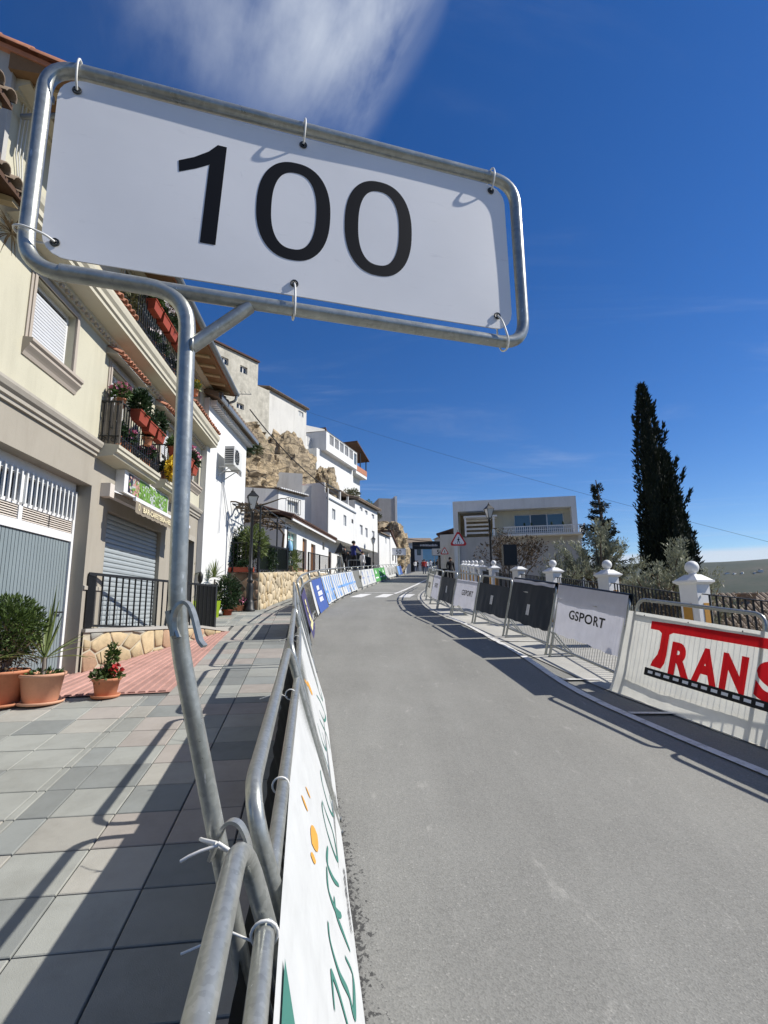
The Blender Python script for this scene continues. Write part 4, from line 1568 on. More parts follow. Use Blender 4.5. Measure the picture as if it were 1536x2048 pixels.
def build_distance_sign():
    t = thing('distance_sign', 'large white distance sign reading 100 on a bent galvanised pole, hooked on the nearest barrier', 'sign', (-0.16, 1.40, G(-0.16, 1.40)))
    dx, dy, dz = -t.location.x, -t.location.y, -t.location.z
    loc = lambda p: Vector((p[0] + dx, p[1] + dy, p[2] + dz))
    ang = R(17.5)
    e = Vector((math.cos(ang), math.sin(ang), 0))
    n = Vector((math.sin(ang), -math.cos(ang), 0))
    PP = Vector((-0.48, 1.22, 0))

    def S(s, z, out=0.0):
        q = PP + e * s + n * out
        return loc((q.x, q.y, z))
    r = 0.0185
    W0, W1, Z0, Z1 = -0.378, 0.968, 2.497, 3.072
    mid = (W0 + W1) / 2
    path = fillet([S(mid, Z0), S(W1, Z0), S(W1, Z1), S(W0, Z1), S(W0, Z0), S(mid, Z0)], 0.085, 8)[:-1]
    MB().tube(path, r, 16, closed=True).build('frame', 'galvanised', t)
    low = [loc((-0.16, 1.40, G(-0.16, 1.4))), loc((-0.38, 1.28, 1.2)), loc((-0.478, 1.226, 1.66))]
    pole = fillet([low[0], low[2], S(-0.012, 2.497), S(-0.30, 2.499)], 0.10, 8)
    MB().tube(pole, 0.0205, 16).build('pole', 'galvanised', t)
    MB().tube([S(0.0, 2.35), S(0.14, 2.485)], 0.018, 12).build('brace', 'galvanised', t)
    weld = MB()
    weld.tube([S(0.004, 2.352) + Vector((0, 0, 0.02 * math.sin(a))) + n * (0.021 * math.cos(a)) for a in [i * math.pi / 6 for i in range(12)]], 0.0045, 5, closed=True)
    weld.build('weld', 'galvanised', t)

    # sheet with rounded corners and a slight wave
    def sheet(s, z, out=0.0):
        w = 0.005 * noise.noise(Vector((s * 2, z * 2, 0.3)))
        return S(s, z, w + out)
    pw0, pw1, pz0, pz1, cr = -0.348, 0.928, 2.537, 3.046, 0.06
    mb = MB()
    nu, nv = 60, 26

    def lim(s):
        d = 0
        if s < pw0 + cr:
            d = cr - math.sqrt(max(0, cr * cr - (pw0 + cr - s) ** 2))
        if s > pw1 - cr:
            d = cr - math.sqrt(max(0, cr * cr - (s - pw1 + cr) ** 2))
        return pz0 + d, pz1 - d
    us = [pw0, pw0 + 0.004, pw0 + 0.012, pw0 + 0.025, pw0 + 0.045] + [pw0 + cr + (pw1 - pw0 - 2 * cr) * i / nu for i in range(nu + 1)] + [pw1 - 0.045, pw1 - 0.025, pw1 - 0.012, pw1 - 0.004, pw1]
    for side in (0.0, -0.004):
        vs, fs = [], []
        for s in us:
            lo, hi = lim(s)
            for j in range(nv + 1):
                vs.append(sheet(s, lo + (hi - lo) * j / nv, side))
        for i in range(len(us) - 1):
            for j in range(nv):
                fs.append((i * (nv + 1) + j, (i + 1) * (nv + 1) + j, (i + 1) * (nv + 1) + j + 1, i * (nv + 1) + j + 1))
        mb.add(vs, fs, 0, True)
    pan = mb.build('panel', 'sign_sheet', t, fixn=False)

    # digits
    def digit_one():
        x = -0.057
        pts = [(0.041, 2.953), (0.064, 2.951), (0.047, 2.645), (0.008, 2.645), (0.021, 2.884), (-0.008, 2.866), (-0.053, 2.842), (-0.056, 2.876), (-0.020, 2.895), (0.018, 2.925)]
        return pts
    d1 = MB()
    a = digit_one()
    # split into the stem and the flag so that every face is convex
    stem = [(0.041, 2.953), (0.021, 2.884), (0.008, 2.645), (0.047, 2.645), (0.064, 2.951)]
    flag = [[(0.041, 2.953), (0.018, 2.925), (0.012, 2.878), (0.021, 2.884)], [(0.018, 2.925), (-0.018, 2.897), (-0.010, 2.864), (0.012, 2.878)], [(-0.018, 2.897), (-0.056, 2.876), (-0.053, 2.842), (-0.010, 2.864)]]

    def strip_fill(poly):
        d1.add([sheet(p[0], p[1], 0.0008) for p in poly], [tuple(range(len(poly)))])
    nst = 14
    lft = lambda z: 0.008 + (0.013) * (z - 2.645) / 0.239 if z < 2.884 else 0.021 + 0.020 * (z - 2.884) / 0.069
    rgt = lambda z: 0.047 + 0.017 * (z - 2.645) / 0.306
    zs = [2.645 + (2.952 - 2.645) * i / nst for i in range(nst + 1)]
    for z0, z1 in zip(zs, zs[1:]):
        strip_fill([(lft(z0), z0), (rgt(z0), z0), (rgt(z1), z1), (lft(z1), z1)])
    for p in flag:
        strip_fill(p)
    d1.build('digit', 'letter_black', t, fixn=False)
    for cx, cz in ((0.2505, 2.7985), (0.4985, 2.8)):
        dg = MB()
        vs, fs = [], []
        nn = 72
        for i in range(nn):
            a = 2 * math.pi * i / nn
            ca, sa = math.cos(a), math.sin(a)
            sp = lambda v, p: math.copysign(abs(v) ** p, v)
            for rx, rz, p in ((0.103, 0.156, 0.86), (0.0825, 0.139, 0.84), (0.0625, 0.1225, 0.82)):
                zz = sp(sa, p) * rz
                vs.append(sheet(cx + sp(ca, p) * rx + zz * 0.03, cz + zz, 0.0008))
            j = (i + 1) % nn
            for q in (0, 1):
                fs.append((3 * i + q, 3 * i + q + 1, 3 * j + q + 1, 3 * j + q))
        dg.add(vs, fs)
        dg.build('digit', 'letter_black', t, fixn=False)
    # eyelets and cable ties
    holes = [(-0.306, 3.012, 0, 1), (0.273, 3.020, 0, 1), (0.879, 3.022, 0, 1), (-0.318, 2.575, -1, 0), (0.255, 2.572, 0, -1), (0.876, 2.579, 0.15, -1)]
    for s, z, ds, dzz in holes:
        mb = MB()
        vs, fs = [], []
        for i in range(14):
            a = 2 * math.pi * i / 14
            for rad, o in ((0.0115, 0.002), (0.010, 0.005), (0.0055, 0.004)):
                vs.append(sheet(s + rad * math.cos(a), z + rad * math.sin(a), o))
            j = (i + 1) % 14
            for q in (0, 1):
                fs.append((3 * i + q, 3 * i + q + 1, 3 * j + q + 1, 3 * j + q))
        mb.add(vs, fs)
        mb.add([sheet(s + 0.006 * math.cos(i), z + 0.006 * math.sin(i), 0.0032) for i in (0, 1.57, 3.14, 4.71)], [(0, 1, 2, 3)], 1)
        mb.build('eyelet', ['dark_metal', 'letter_black'], pan, fixn=False)
        if dzz > 0:
            far = (s + 0.002, Z1)
        elif dzz < 0:
            far = (s + ds * 0.12, Z0)
        else:
            far = (W0, z + 0.012)
        p0 = S(s, z, 0.004)
        dirv = Vector((far[0] - s, far[1] - z)).normalized()
        o = lambda kx, out: S(far[0] + dirv[0] * kx, far[1] + dirv[1] * kx, out)
        path = smooth_path([tuple(p0), tuple(S(s + (far[0] - s) * 0.3, z + (far[1] - z) * 0.3, 0.020)), tuple(o(-0.004, 0.027)), tuple(o(0.020, 0.018)), tuple(o(0.027, 0.0)), tuple(o(0.018, -0.020)), tuple(o(-0.01, -0.025)), tuple(S(s, z, -0.006))], 4)
        MB().tube(path, 0.0028, 6).build('cable_tie', 'zip_tie', t)
    # flat steel hooks: a spare one half way up, and the one hung over the barrier rail
    def hook(pts, w=0.022, th=0.006):
        pts = [Vector(p) for p in smooth_path(pts, 5)]
        mb = MB()
        for p, q in zip(pts, pts[1:]):
            mb.bar(loc(p), loc(q + (q - p) * 0.08), w, th, up=(0, 1, 0.0))
        return mb
    hk = MB()
    pts = smooth_path([(-0.470, 1.195, 1.645), (-0.474, 1.197, 1.685), (-0.466, 1.197, 1.710), (-0.452, 1.197, 1.719), (-0.438, 1.197, 1.709), (-0.427, 1.197, 1.683), (-0.418, 1.195, 1.655), (-0.410, 1.192, 1.634), (-0.399, 1.190, 1.622)], 4)

    def flat(mb, pts, half, th):
        vs, fs = [], []
        P_ = [Vector(p) for p in pts]
        for i, p in enumerate(P_):
            tt = (P_[min(i + 1, len(P_) - 1)] - P_[max(i - 1, 0)]).normalized()
            wv = Vector((0.12, 0.99, 0.0))
            nn_ = tt.cross(wv).normalized() * th
            wv = wv.normalized() * half
            vs += [loc(p - wv - nn_), loc(p + wv - nn_), loc(p + wv + nn_), loc(p - wv + nn_)]
            if i:
                b = 4 * i
                for q in range(4):
                    fs.append((b - 4 + q, b - 4 + (q + 1) % 4, b + (q + 1) % 4, b + q))
        fs += [(0, 1, 2, 3), (len(vs) - 4, len(vs) - 3, len(vs) - 2, len(vs) - 1)]
        mb.add(vs, fs)
    flat(hk, pts, 0.011, 0.0035)
    flat(hk, [(-0.485, 1.200, 1.700), (-0.478, 1.200, 1.670), (-0.466, 1.203, 1.640)], 0.011, 0.0055)
    hk.build('hook', 'galvanised', t)
    hk = MB()
    flat(hk, smooth_path([(-0.385, 1.25, 1.170), (-0.366, 1.235, 1.215), (-0.352, 1.230, 1.243), (-0.336, 1.228, 1.254), (-0.317, 1.226, 1.247), (-0.302, 1.225, 1.222), (-0.291, 1.222, 1.188), (-0.284, 1.218, 1.163), (-0.272, 1.214, 1.147)], 4), 0.011, 0.0035)
    hk.build('hook', 'galvanised', t)
    ct = MB()
    ct.tube([loc(p) for p in smooth_path([(-0.352, 1.19, 1.226), (-0.330, 1.185, 1.216), (-0.300, 1.19, 1.196), (-0.292, 1.215, 1.185), (-0.305, 1.25, 1.176), (-0.345, 1.262, 1.180), (-0.385, 1.262, 1.195), (-0.405, 1.245, 1.212), (-0.39, 1.215, 1.222), (-0.355, 1.19, 1.226)], 4)], 0.0042, 6)
    ct.tube([loc(p) for p in [(-0.352, 1.19, 1.222), (-0.385, 1.185, 1.214), (-0.408, 1.18, 1.206), (-0.424, 1.18, 1.197)]], 0.0034, 6)
    ct.build('cable_tie', 'zip_tie', t)


def build_fifty_signs():
    for (x, y, lab, rz) in ((1.35, 50.5, 'far grey sign reading 50 above the left barriers, hung from one side of its pole', 10), (5.25, 50.0, 'far grey sign reading 50 to the right of the road by the black loudspeakers', 4)):
        t = thing('distance_sign', lab, 'sign', (x, y, G(x, y)), R(rz), 'far signs reading 50')
        r = 0.03
        z0, z1, w = 1.95, 2.62, 0.72
        MB().tube(fillet([(w - 0.1 if x < 3 else -0.5, 0, 0), (w - 0.1 if x < 3 else -0.5, 0, z0)], 0.05, 3), r, 6).build('pole', 'galvanised', t)
        MB().tube(fillet([(0, 0, z0), (w, 0, z0), (w, 0, z1), (-w, 0, z1), (-w, 0, z0), (0, 0, z0)], 0.08, 3)[:-1], r, 6, closed=True).build('frame', 'galvanised', t)
        MB().box(-w + 0.03, w - 0.03, -0.01, 0.01, z0 + 0.04, z1 - 0.04).build('panel', 'sign_sheet', t)
        vs, fs = text2d('50', 0.56, 0.005, 1.0, 1.0, 'CENTER')
        MB().add([(a, -0.016, z0 + 0.14 + b) for a, b in vs], fs).build('lettering', 'letter_black', t, fixn=False)


LB = build_left_barriers()
build_script_banner(LB)
build_left_banners(LB)
build_right_barriers()
build_distance_sign()
build_fifty_signs()

# ------------------------------------------------------------------ buildings: helpers
class House:
    """A building with its own axes: x along its front, y inwards, z as height above sea level of the scene (shifted to the base)."""

    def __init__(s, name, label, A, B, zb, cat='house', group=None):
        d = Vector((B[0] - A[0], B[1] - A[1]))
        s.L = d.length
        s.zb = zb
        s.root = thing(name, label, cat, (A[0], A[1], zb), math.atan2(d.y, d.x), group)

    def add(s, mb, name, mat, parent=None, label=None, kind=None, fixn=True):
        return mb.build(name, mat, parent or s.root, -s.zb, label, kind, fixn)


def front(mb, x0, x1, z0, z1, holes, y=0.0, rev=0.16, mi=0):
    """A wall face with openings cut in it and their reveals."""
    xs = sorted(set([x0, x1] + [h[0] for h in holes] + [h[1] for h in holes]))
    zs = sorted(set([z0, z1] + [h[2] for h in holes] + [h[3] for h in holes]))
    xs = [x for x in xs if x0 - 1e-6 <= x <= x1 + 1e-6]
    zs = [z for z in zs if z0 - 1e-6 <= z <= z1 + 1e-6]
    for a, b in zip(xs, xs[1:]):
        for c, d in zip(zs, zs[1:]):
            mx, mz = (a + b) / 2, (c + d) / 2
            if any(h[0] < mx < h[1] and h[2] < mz < h[3] for h in holes):
                continue
            mb.add([(a, y, c), (b, y, c), (b, y, d), (a, y, d)], [(0, 1, 2, 3)], mi)
    for h in holes:
        a, b, c, d = h[:4]
        rv = h[4] if len(h) > 4 else rev
        for q in ([(a, y, c), (a, y, d), (a, y + rv, d), (a, y + rv, c)], [(b, y, c), (b, y + rv, c), (b, y + rv, d), (b, y, d)], [(a, y, d), (b, y, d), (b, y + rv, d), (a, y + rv, d)], [(a, y, c), (a, y + rv, c), (b, y + rv, c), (b, y, c)]):
            mb.add(q, [(0, 1, 2, 3)], mi)


def shell(mb, x0, x1, dep, z0, z1, holes=(), y=0.0, mi=0, side_mi=None, rev=0.16, zback=None):
    zb = zback if zback is not None else z1
    s = mi if side_mi is None else side_mi
    front(mb, x0, x1, z0, z1, list(holes), y, rev, mi)
    mb.add([(x0, y, z0), (x0, dep, z0), (x0, dep, zb), (x0, y, z1)], [(3, 2, 1, 0)], s)
    mb.add([(x1, y, z0), (x1, dep, z0), (x1, dep, zb), (x1, y, z1)], [(0, 1, 2, 3)], s)
    mb.add([(x0, dep, z0), (x1, dep, z0), (x1, dep, zb), (x0, dep, zb)], [(3, 2, 1, 0)], s)
    mb.add([(x0, y, z1), (x1, y, z1), (x1, dep, zb), (x0, dep, zb)], [(0, 1, 2, 3)], s)


def profile_run(mb, prof, x0, x1, mi=0):
    """A moulding: prof of (out, z), run along x. out is measured from the wall face."""
    mb.prism([(o, z) for o, z in prof], x0, x1, lambda o, z, x: (x, -o, z), mi)


def window(H, x0, x1, z0, z1, y=0.0, rev=0.12, style='glass', frame='paint_white', glass='glass_dark', bars=1, sill=None, surround=None, small=False, name='window'):
    m = MB()
    f = 0.045 if not small else 0.05
    yy = y + rev
    m.box(x0, x1, yy - 0.03, yy + 0.01, z0, z0 + f)
    m.box(x0, x1, yy - 0.03, yy + 0.01, z1 - f, z1)
    m.box(x0, x0 + f, yy - 0.03, yy + 0.01, z0 + f, z1 - f)
    m.box(x1 - f, x1, yy - 0.03, yy + 0.01, z0 + f, z1 - f)
    for i in range(bars):
        xm = x0 + (x1 - x0) * (i + 1) / (bars + 1)
        m.box(xm - f * 0.6, xm + f * 0.6, yy - 0.032, yy + 0.01, z0 + f, z1 - f)
    w = H.add(m, name, frame)
    H.add(MB().box(x0 + 0.01, x1 - 0.01, yy + 0.0, yy + 0.03, z0 + 0.01, z1 - 0.01), 'pane', glass, w)
    if sill:
        ms = MB()
        ms.box(x0 - 0.06, x1 + 0.06, y - 0.07, y + rev - 0.03, z0 - 0.06, z0 + 0.002)
        H.add(ms, 'sill', sill, w)
    if surround:
        ms = MB()
        b = 0.085
        for (o, q) in ((0.022, b), (0.036, b * 0.55)):
            ms.box(x0 - q, x0 - 0.001, y - o, y, z0, z1 + q)
            ms.box(x1 + 0.001, x1 + q, y - o, y, z0, z1 + q)
            ms.box(x0, x1, y - o, y, z1 + 0.001, z1 + q)
        H.add(ms, 'surround', surround, w)
    return w


def shutter(H, x0, x1, z0, z1, y, parent=None, mat='shutter_white', n=None, each=True, th=0.012, name='shutter_slat'):
    """Roller shutter: slats with a rounded face."""
    n = n or max(3, int((z1 - z0) / 0.045))
    h = (z1 - z0) / n
    root = None
    mb = MB()
    prof = [(0.0, 0.0), (th, 0.14), (th * 1.2, 0.5), (th, 0.86), (0.0, 1.0), (-0.004, 1.0), (-0.004, 0.0)]
    if each:
        sm = MB()
        sm.prism([(o, z * h) for o, z in prof], x0, x1, lambda o, z, x: (x, y - o, z))
        me = sm.mesh(name, mat)
        for i in range(n):
            o = place(name, me, parent or H.root)
            o.location = (0, 0, z0 + i * h - H.zb)
    else:
        for i in range(n):
            mb.prism([(o, z0 + (i + z) * h) for o, z in prof], x0, x1, lambda o, z, x: (x, y - o, z))
        H.add(mb, name + 's', mat, parent, kind='stuff')


def railing(mb, path, z0, h, gap=0.095, r=0.007, rail=0.012, twist=True):
    """Wrought-iron railing along an xy path, bars from z0 to z0+h."""
    for a, b in zip(path, path[1:]):
        a, b = Vector(a), Vector(b)
        L = (b - a).length
        for zz in (z0 + 0.03, z0 + h):
            mb.bar((a.x, a.y, zz), (b.x, b.y, zz), rail * 2, rail * 1.4)
        n = max(1, round(L / gap))
        for i in range(n + 1):
            p = a.lerp(b, i / n)
            mb.bar((p.x, p.y, z0), (p.x, p.y, z0 + h), r * 2, r * 2, up=(0, 1, 0))


TILE_ME = {}


def barrel_tile(mat, l=0.36, r=0.075):
    key = (mat, l, r)
    if key not in TILE_ME:
        mb = MB()
        vs, fs = [], []
        n = 6
        for j in range(2):
            for i in range(n + 1):
                a = math.pi * i / n
                for rad in (r, r - 0.012):
                    tap = 1 - 0.12 * j
                    vs.append((rad * math.cos(a) * tap, j * l, rad * math.sin(a) * tap))
        m = 2 * (n + 1)
        for i in range(n):
            fs += [(2 * i, 2 * i + 2, m + 2 * i + 2, m + 2 * i), (2 * i + 1, m + 2 * i + 1, m + 2 * i + 3, 2 * i + 3), (2 * i, 2 * i + 1, 2 * i + 3, 2 * i + 2)]
        mb.add(vs, fs, 0, True)
        TILE_ME[key] = mb.mesh('roof_tile', mat)
    return TILE_ME[key]


def tile_row(H, x0, x1, y, z, slope, parent, mat='roof_tile', l=0.36, r=0.07, jit=0.3):
    """A row of curved tiles, mouths towards the street."""
    n = round((x1 - x0) / (r * 2.25))
    rt = random.Random(int(x0 * 100) + 17)
    me = barrel_tile(mat, l, r)
    for i in range(n):
        o = place('roof_tile', me, parent)
        x = x0 + (i + 0.5) * (x1 - x0) / n
        o.location = (x + rt.uniform(-0.008, 0.008), y + rt.uniform(-0.02, 0.02) * jit, z - H.zb + rt.uniform(-0.004, 0.004))
        o.rotation_euler = (slope + rt.uniform(-0.03, 0.03), 0, rt.uniform(-0.05, 0.05))


# ------------------------------------------------------------------ cream corner house with the bar
def build_cream_house():
    A = (-3.905, 6.865)
    Dv = Vector((-0.077, 0.997)).normalized()
    H = House('cream_house', 'tall cream and taupe house with flowered balconies, garage and bar on the left', A, (A[0] + Dv.x, A[1] + Dv.y), 0.84)
    X0, X1 = -2.40, 5.52
    # openings: garage, shop, doorway, windows
    g_gar = (-2.38, -0.03, 0.4, 3.36, 0.24)
    g_shop = (0.50, 2.72, 1.2, 3.12, 0.10)
    g_door = (3.98, 4.74, 1.2, 3.2, 0.28)
    low = MB()
    front(low, X0, X1, 0.3, 3.80, [g_gar, g_shop, g_door])
    lowo = H.add(low, 'ground_floor_wall', 'taupe')
    w1 = (-1.70, -0.83, 4.55, 5.33, 0.13)
    fd1 = (0.22, 0.92, 3.97, 5.18, 0.13)
    fd2 = (2.35, 3.02, 3.97, 5.18, 0.13)
    w4 = (4.18, 4.84, 4.47, 5.17, 0.13)
    u1 = (0.35, 1.10, 5.95, 6.85, 0.2)
    u2 = (2.2, 3.0, 5.95, 6.85, 0.2)
    u3 = (4.12, 4.62, 5.95, 6.88, 0.2)
    up = MB()
    front(up, X0, X1, 3.80, 7.30, [w1, fd1, fd2, w4, u1, u2, u3], y=-0.006)
    H.add(up, 'upper_wall', 'cream')
    sd = MB()
    sd.prism([(-0.02, 0.3), (8.0, 0.3), (8.0, 7.3), (4.0, 9.1), (-0.02, 7.34)], X0 + 0.001, X0 - 0.06, lambda y, z, x: (x, y, z))
    H.add(sd, 'gable_wall', 'gable_grey')  # grey instead of cream: shade on this end put into the colour
    sd = MB()
    sd.box(X0, X1 - 0.002, 0.32, 8, 0.3, 7.3)
    sd.add([(X1, 0, 0.3), (X1, 8, 0.3), (X1, 8, 7.3), (X1, 0, 7.3)], [(0, 1, 2, 3)])
    H.add(sd, 'side_wall', 'cream')
    # string course between ground and first floor
    for a, b in ((X0, -0.02), (1.68, 1.93), (3.22, X1 + 0.02)):
        ms = MB()
        profile_run(ms, [(0, 3.77), (0.03, 3.77), (0.03, 3.81), (0.055, 3.82), (0.055, 3.86), (0.085, 3.885), (0.105, 3.93), (0.105, 3.96), (0.0, 3.985)], a, b)
        H.add(ms, 'string_course', 'moulding')
    ms = MB()
    profile_run(ms, [(0, 1.98), (0.022, 1.985), (0.022, 2.03), (0, 2.04)], -0.028, 0.50)
    H.add(ms, 'pillar_band', 'moulding')
    # great cornice under the second floor
    ms = MB()
    profile_run(ms, [(0, 5.43), (0.05, 5.43), (0.05, 5.47), (0.09, 5.49), (0.09, 5.53), (0.30, 5.555), (0.30, 5.60), (0.325, 5.62), (0.325, 5.68), (0.355, 5.72), (0.365, 5.78), (0.365, 5.82), (0, 5.84)], X0, 5.30)
    cor = H.add(ms, 'cornice', 'cornice_cream')
    ms = MB()
    for i in range(62):
        x = X0 + 0.06 + i * 0.125
        ms.box(x, x + 0.06, -0.085, -0.045, 5.445, 5.485)
    H.add(ms, 'dentils', 'frame_taupe', cor, kind='stuff')
    # upper cornice, eave boards, rafters, gutter
    ms = MB()
    profile_run(ms, [(0, 6.93), (0.05, 6.93), (0.05, 6.98), (0.16, 7.02), (0.16, 7.06), (0, 7.08)], X0, X1)
    H.add(ms, 'upper_cornice', 'cornice_cream')
    ev = MB()
    ev.prism([(0.0, 7.08), (0.60, 6.99), (0.60, 7.03), (0.0, 7.30)], X0 - 0.1, X1 + 0.08, lambda o, z, x: (x, -o, z))
    eav = H.add(ev, 'eave', 'eave_board')
    for i in range(17):
        x = X0 + 0.05 + i * 0.48
        q = MB()
        q.prism([(0.0, 7.045), (0.52, 6.965), (0.52, 7.0), (0.0, 7.085)], x, x + 0.10, lambda o, z, xx: (xx, -o, z))
        H.add(q, 'rafter', 'wood_beam', eav)
    rf = MB()
    rf.prism([(0.62, 7.05), (-4.0, 9.15), (-4.0, 9.08), (0.62, 7.0)], X0 - 0.12, X1 + 0.1, lambda o, z, x: (x, -o, z))
    rf.prism([(-4.0, 9.15), (-8.3, 7.2), (-8.3, 7.1), (-4.0, 9.08)], X0 - 0.12, X1 + 0.1, lambda o, z, x: (x, -o, z))
    roof = H.add(rf, 'roof', 'roof_tile')
    tile_row(H, X0 - 0.1, X1 + 0.1, -0.63, 7.06, math.atan2(2.1, 4.6), roof, 'roof_tile')
    # tiles along the verge over the gable
    me = barrel_tile('roof_tile', 0.36, 0.08)
    for i in range(14):
        o = place('roof_tile', me, roof)
        o.location = (X0 - 0.10, -0.55 + i * 0.33, 7.09 + i * 0.33 * 0.455 - H.zb)
        o.rotation_euler = (math.atan2(2.1, 4.6), 0, 0)
    gt = MB()
    gp = []
    for i in range(9):
        a = math.pi + math.pi * i / 8
        gp.append((0.66 + 0.065 * math.cos(a), 7.06 + 0.065 * math.sin(a)))
    gp += [(0.66 + 0.058 * math.cos(math.pi * 2 - math.pi * i / 8), 7.06 + 0.058 * math.sin(math.pi * 2 - math.pi * i / 8)) for i in range(9)]
    gt.prism(gp, X0 - 0.12, X1 + 0.12, lambda o, z, x: (x, -o, z))
    gut = H.add(gt, 'gutter', 'gutter_grey')
    dp = MB()
    dp.tube(fillet([(X1 + 0.05, -0.66, 7.0), (X1 + 0.05, -0.64, 6.86), (X1 + 0.03, -0.06, 6.66), (X1 + 0.03, -0.05, 3.0), (X1 + 0.03, -0.05, 1.4)], 0.07, 4), 0.034, 8)
    H.add(dp, 'downpipe', 'gutter_grey', gut)
    fr = MB()
    fr.box(X0 - 0.03, X0 + 0.0, -0.42, -0.32, 6.78, 6.86)
    fr.tube([(X0 + 0.1, -0.05, 6.72), (X0 + 0.1, -0.58, 6.78)], 0.028, 8)
    H.add(fr, 'gutter_bracket', 'gutter_grey', gut)
    # garage: ribbed door, white frame, louvres, barred fanlight
    gx0, gx1 = -2.38, -0.03
    yb = 0.20
    mf = MB()
    mf.box(gx0, gx0 + 0.06, yb - 0.03, yb + 0.04, 0.4, 3.22)
    mf.box(gx1 - 0.055, gx1, yb - 0.03, yb + 0.04, 0.4, 3.22)
    mf.box(gx0 + 0.06, gx1 - 0.056, yb - 0.028, yb + 0.04, 2.60, 2.70)
    mf.box(gx0 + 0.06, gx1 - 0.056, yb - 0.028, yb + 0.04, 2.86, 2.90)
    mf.box(gx0 + 0.06, gx1 - 0.056, yb - 0.028, yb + 0.04, 3.20, 3.36)
    mf.box(-1.24, -1.17, yb - 0.028, yb + 0.04, 2.70, 3.20)
    gf = H.add(mf, 'garage_frame', 'paint_white')
    H.add(MB().box(gx0 + 0.06, gx1 - 0.01, yb + 0.045, yb + 0.06, 0.4, 3.35), 'garage_back', 'glass_dark', gf)
    dm = MB().box(gx0 + 0.06, gx1 - 0.058, yb + 0.006, yb + 0.03, 0.42, 2.60)
    dr = H.add(dm, 'garage_door', 'garage_blue')
    n = 36
    pl = MB().box(0, (gx1 - gx0 - 0.125) / n - 0.009, yb - 0.006, yb + 0.008, 0.43 - H.zb, 2.59 - H.zb)
    me = pl.mesh('door_plank', 'garage_blue')
    for i in range(n):
        o = place('door_plank', me, dr)
        o.location.x = gx0 + 0.065 + i * (gx1 - gx0 - 0.125) / n
    hd = MB()
    hd.tube(fillet([(-0.28, yb - 0.01, 1.70), (-0.28, yb - 0.05, 1.70), (-0.16, yb - 0.05, 1.70), (-0.16, yb - 0.01, 1.70)], 0.02, 3), 0.012, 6)
    H.add(hd, 'door_handle', 'black_metal', dr)
    lv = MB()
    for (a, b) in ((gx0 + 0.07, -1.82), (-1.79, -1.25), (-1.16, -0.64), (-0.61, -0.09)):
        lq = MB()
        for i in range(6):
            z = 2.71 + i * 0.026
            lq.prism([(0.0, z), (0.022, z - 0.004), (0.022, z + 0.004), (0.0, z + 0.018)], a, b, lambda o, zz, x: (x, yb - 0.002 - o, zz))
        lo = H.add(lq, 'louvre', 'louver', gf)
    bm_ = MB().box(-0.013, 0.013, yb - 0.055, yb - 0.03, 2.88 - H.zb, 3.25 - H.zb)
    me = bm_.mesh('fanlight_bar', 'grille_white')
    xx = gx0 + 0.12
    while xx < gx1 - 0.07:
        o = place('fanlight_bar', me, gf)
        o.location.x = xx
        xx += 0.098
    # shop: roller shutter, awning, poster board, cable box
    shutter(H, 0.51, 2.71, 1.44, 3.10, 0.085, None, 'roller_grey', 24, True, 0.020)
    H.add(MB().box(0.5, 2.72, 0.10, 0.3, 1.2, 3.12), 'shutter_box', 'roller_grey')
    st = MB()
    aw = H.add(MB().box(0.30, 3.02, -0.10, -0.01, 3.30, 3.40), 'awning_case', 'paint_white')
    am = MB()
    am.grid(20, 4, lambda i, j: (0.36 + 2.62 * i, -0.10 - 0.30 * j, 3.37 - 0.10 * j))
    H.add(am, 'awning_cloth', 'awning', aw, fixn=False)
    ft = MB()
    ft.box(0.34, 3.0, -0.44, -0.40, 3.235, 3.285)
    H.add(ft, 'awning_bar', 'paint_white', aw)
    va = MB()
    va.grid(60, 3, lambda i, j: (0.36 + 2.62 * i, -0.435 - 0.006 * math.sin(i * 40), 3.24 - (0.165 + 0.015 * abs(math.sin(i * 42))) * j))
    H.add(va, 'awning_valance', 'awning', aw, fixn=False)
    vs, fs = text2d('BAR-CAFETERIA-HELADERIA', 0.15, 0.004, 1.0)
    x1_ = max(v[0] for v in vs)
    H.add(MB().add([(0.62 + v[0] / x1_ * 1.72, -0.446, 3.115 + v[1] * 0.72) for v in vs], fs), 'awning_lettering', 'print_cream', aw, fixn=False)
    lg = MB()
    ring(lg, lambda a, b, c: (a, -0.446, b), 0.47, 3.16, 0.035, 0.05, 0.015, n=12)
    ring(lg, lambda a, b, c: (a, -0.446, b), 2.62, 3.15, 0.03, 0.045, 0.012, n=12)
    H.add(lg, 'awning_emblem', 'print_cream', aw, fixn=False)
    H.add(MB().box(0.22, 0.36, -0.13, -0.001, 3.27, 3.46), 'awning_end', 'louver', aw)
    pb = H.add(MB().box(0.66, 2.62, -0.13, -0.001, 3.43, 3.77), 'poster_board', 'paint_white')
    pq = MB()
    rs = random.Random(8)
    # a picture of food and leaves: soft patches of colour
    x = 0.80
    for wdt, mi in ((0.16, 1), (0.10, 2), (0.16, 2), (0.32, 0), (0.22, 0), (0.18, 3), (0.20, 0), (0.2, 3), (0.24, 0)):
        pq.add([(x, -0.134, 3.46), (x + wdt, -0.134, 3.46), (x + wdt, -0.134, 3.75), (x, -0.134, 3.75)], [(0, 1, 2, 3)], mi)
        x += wdt
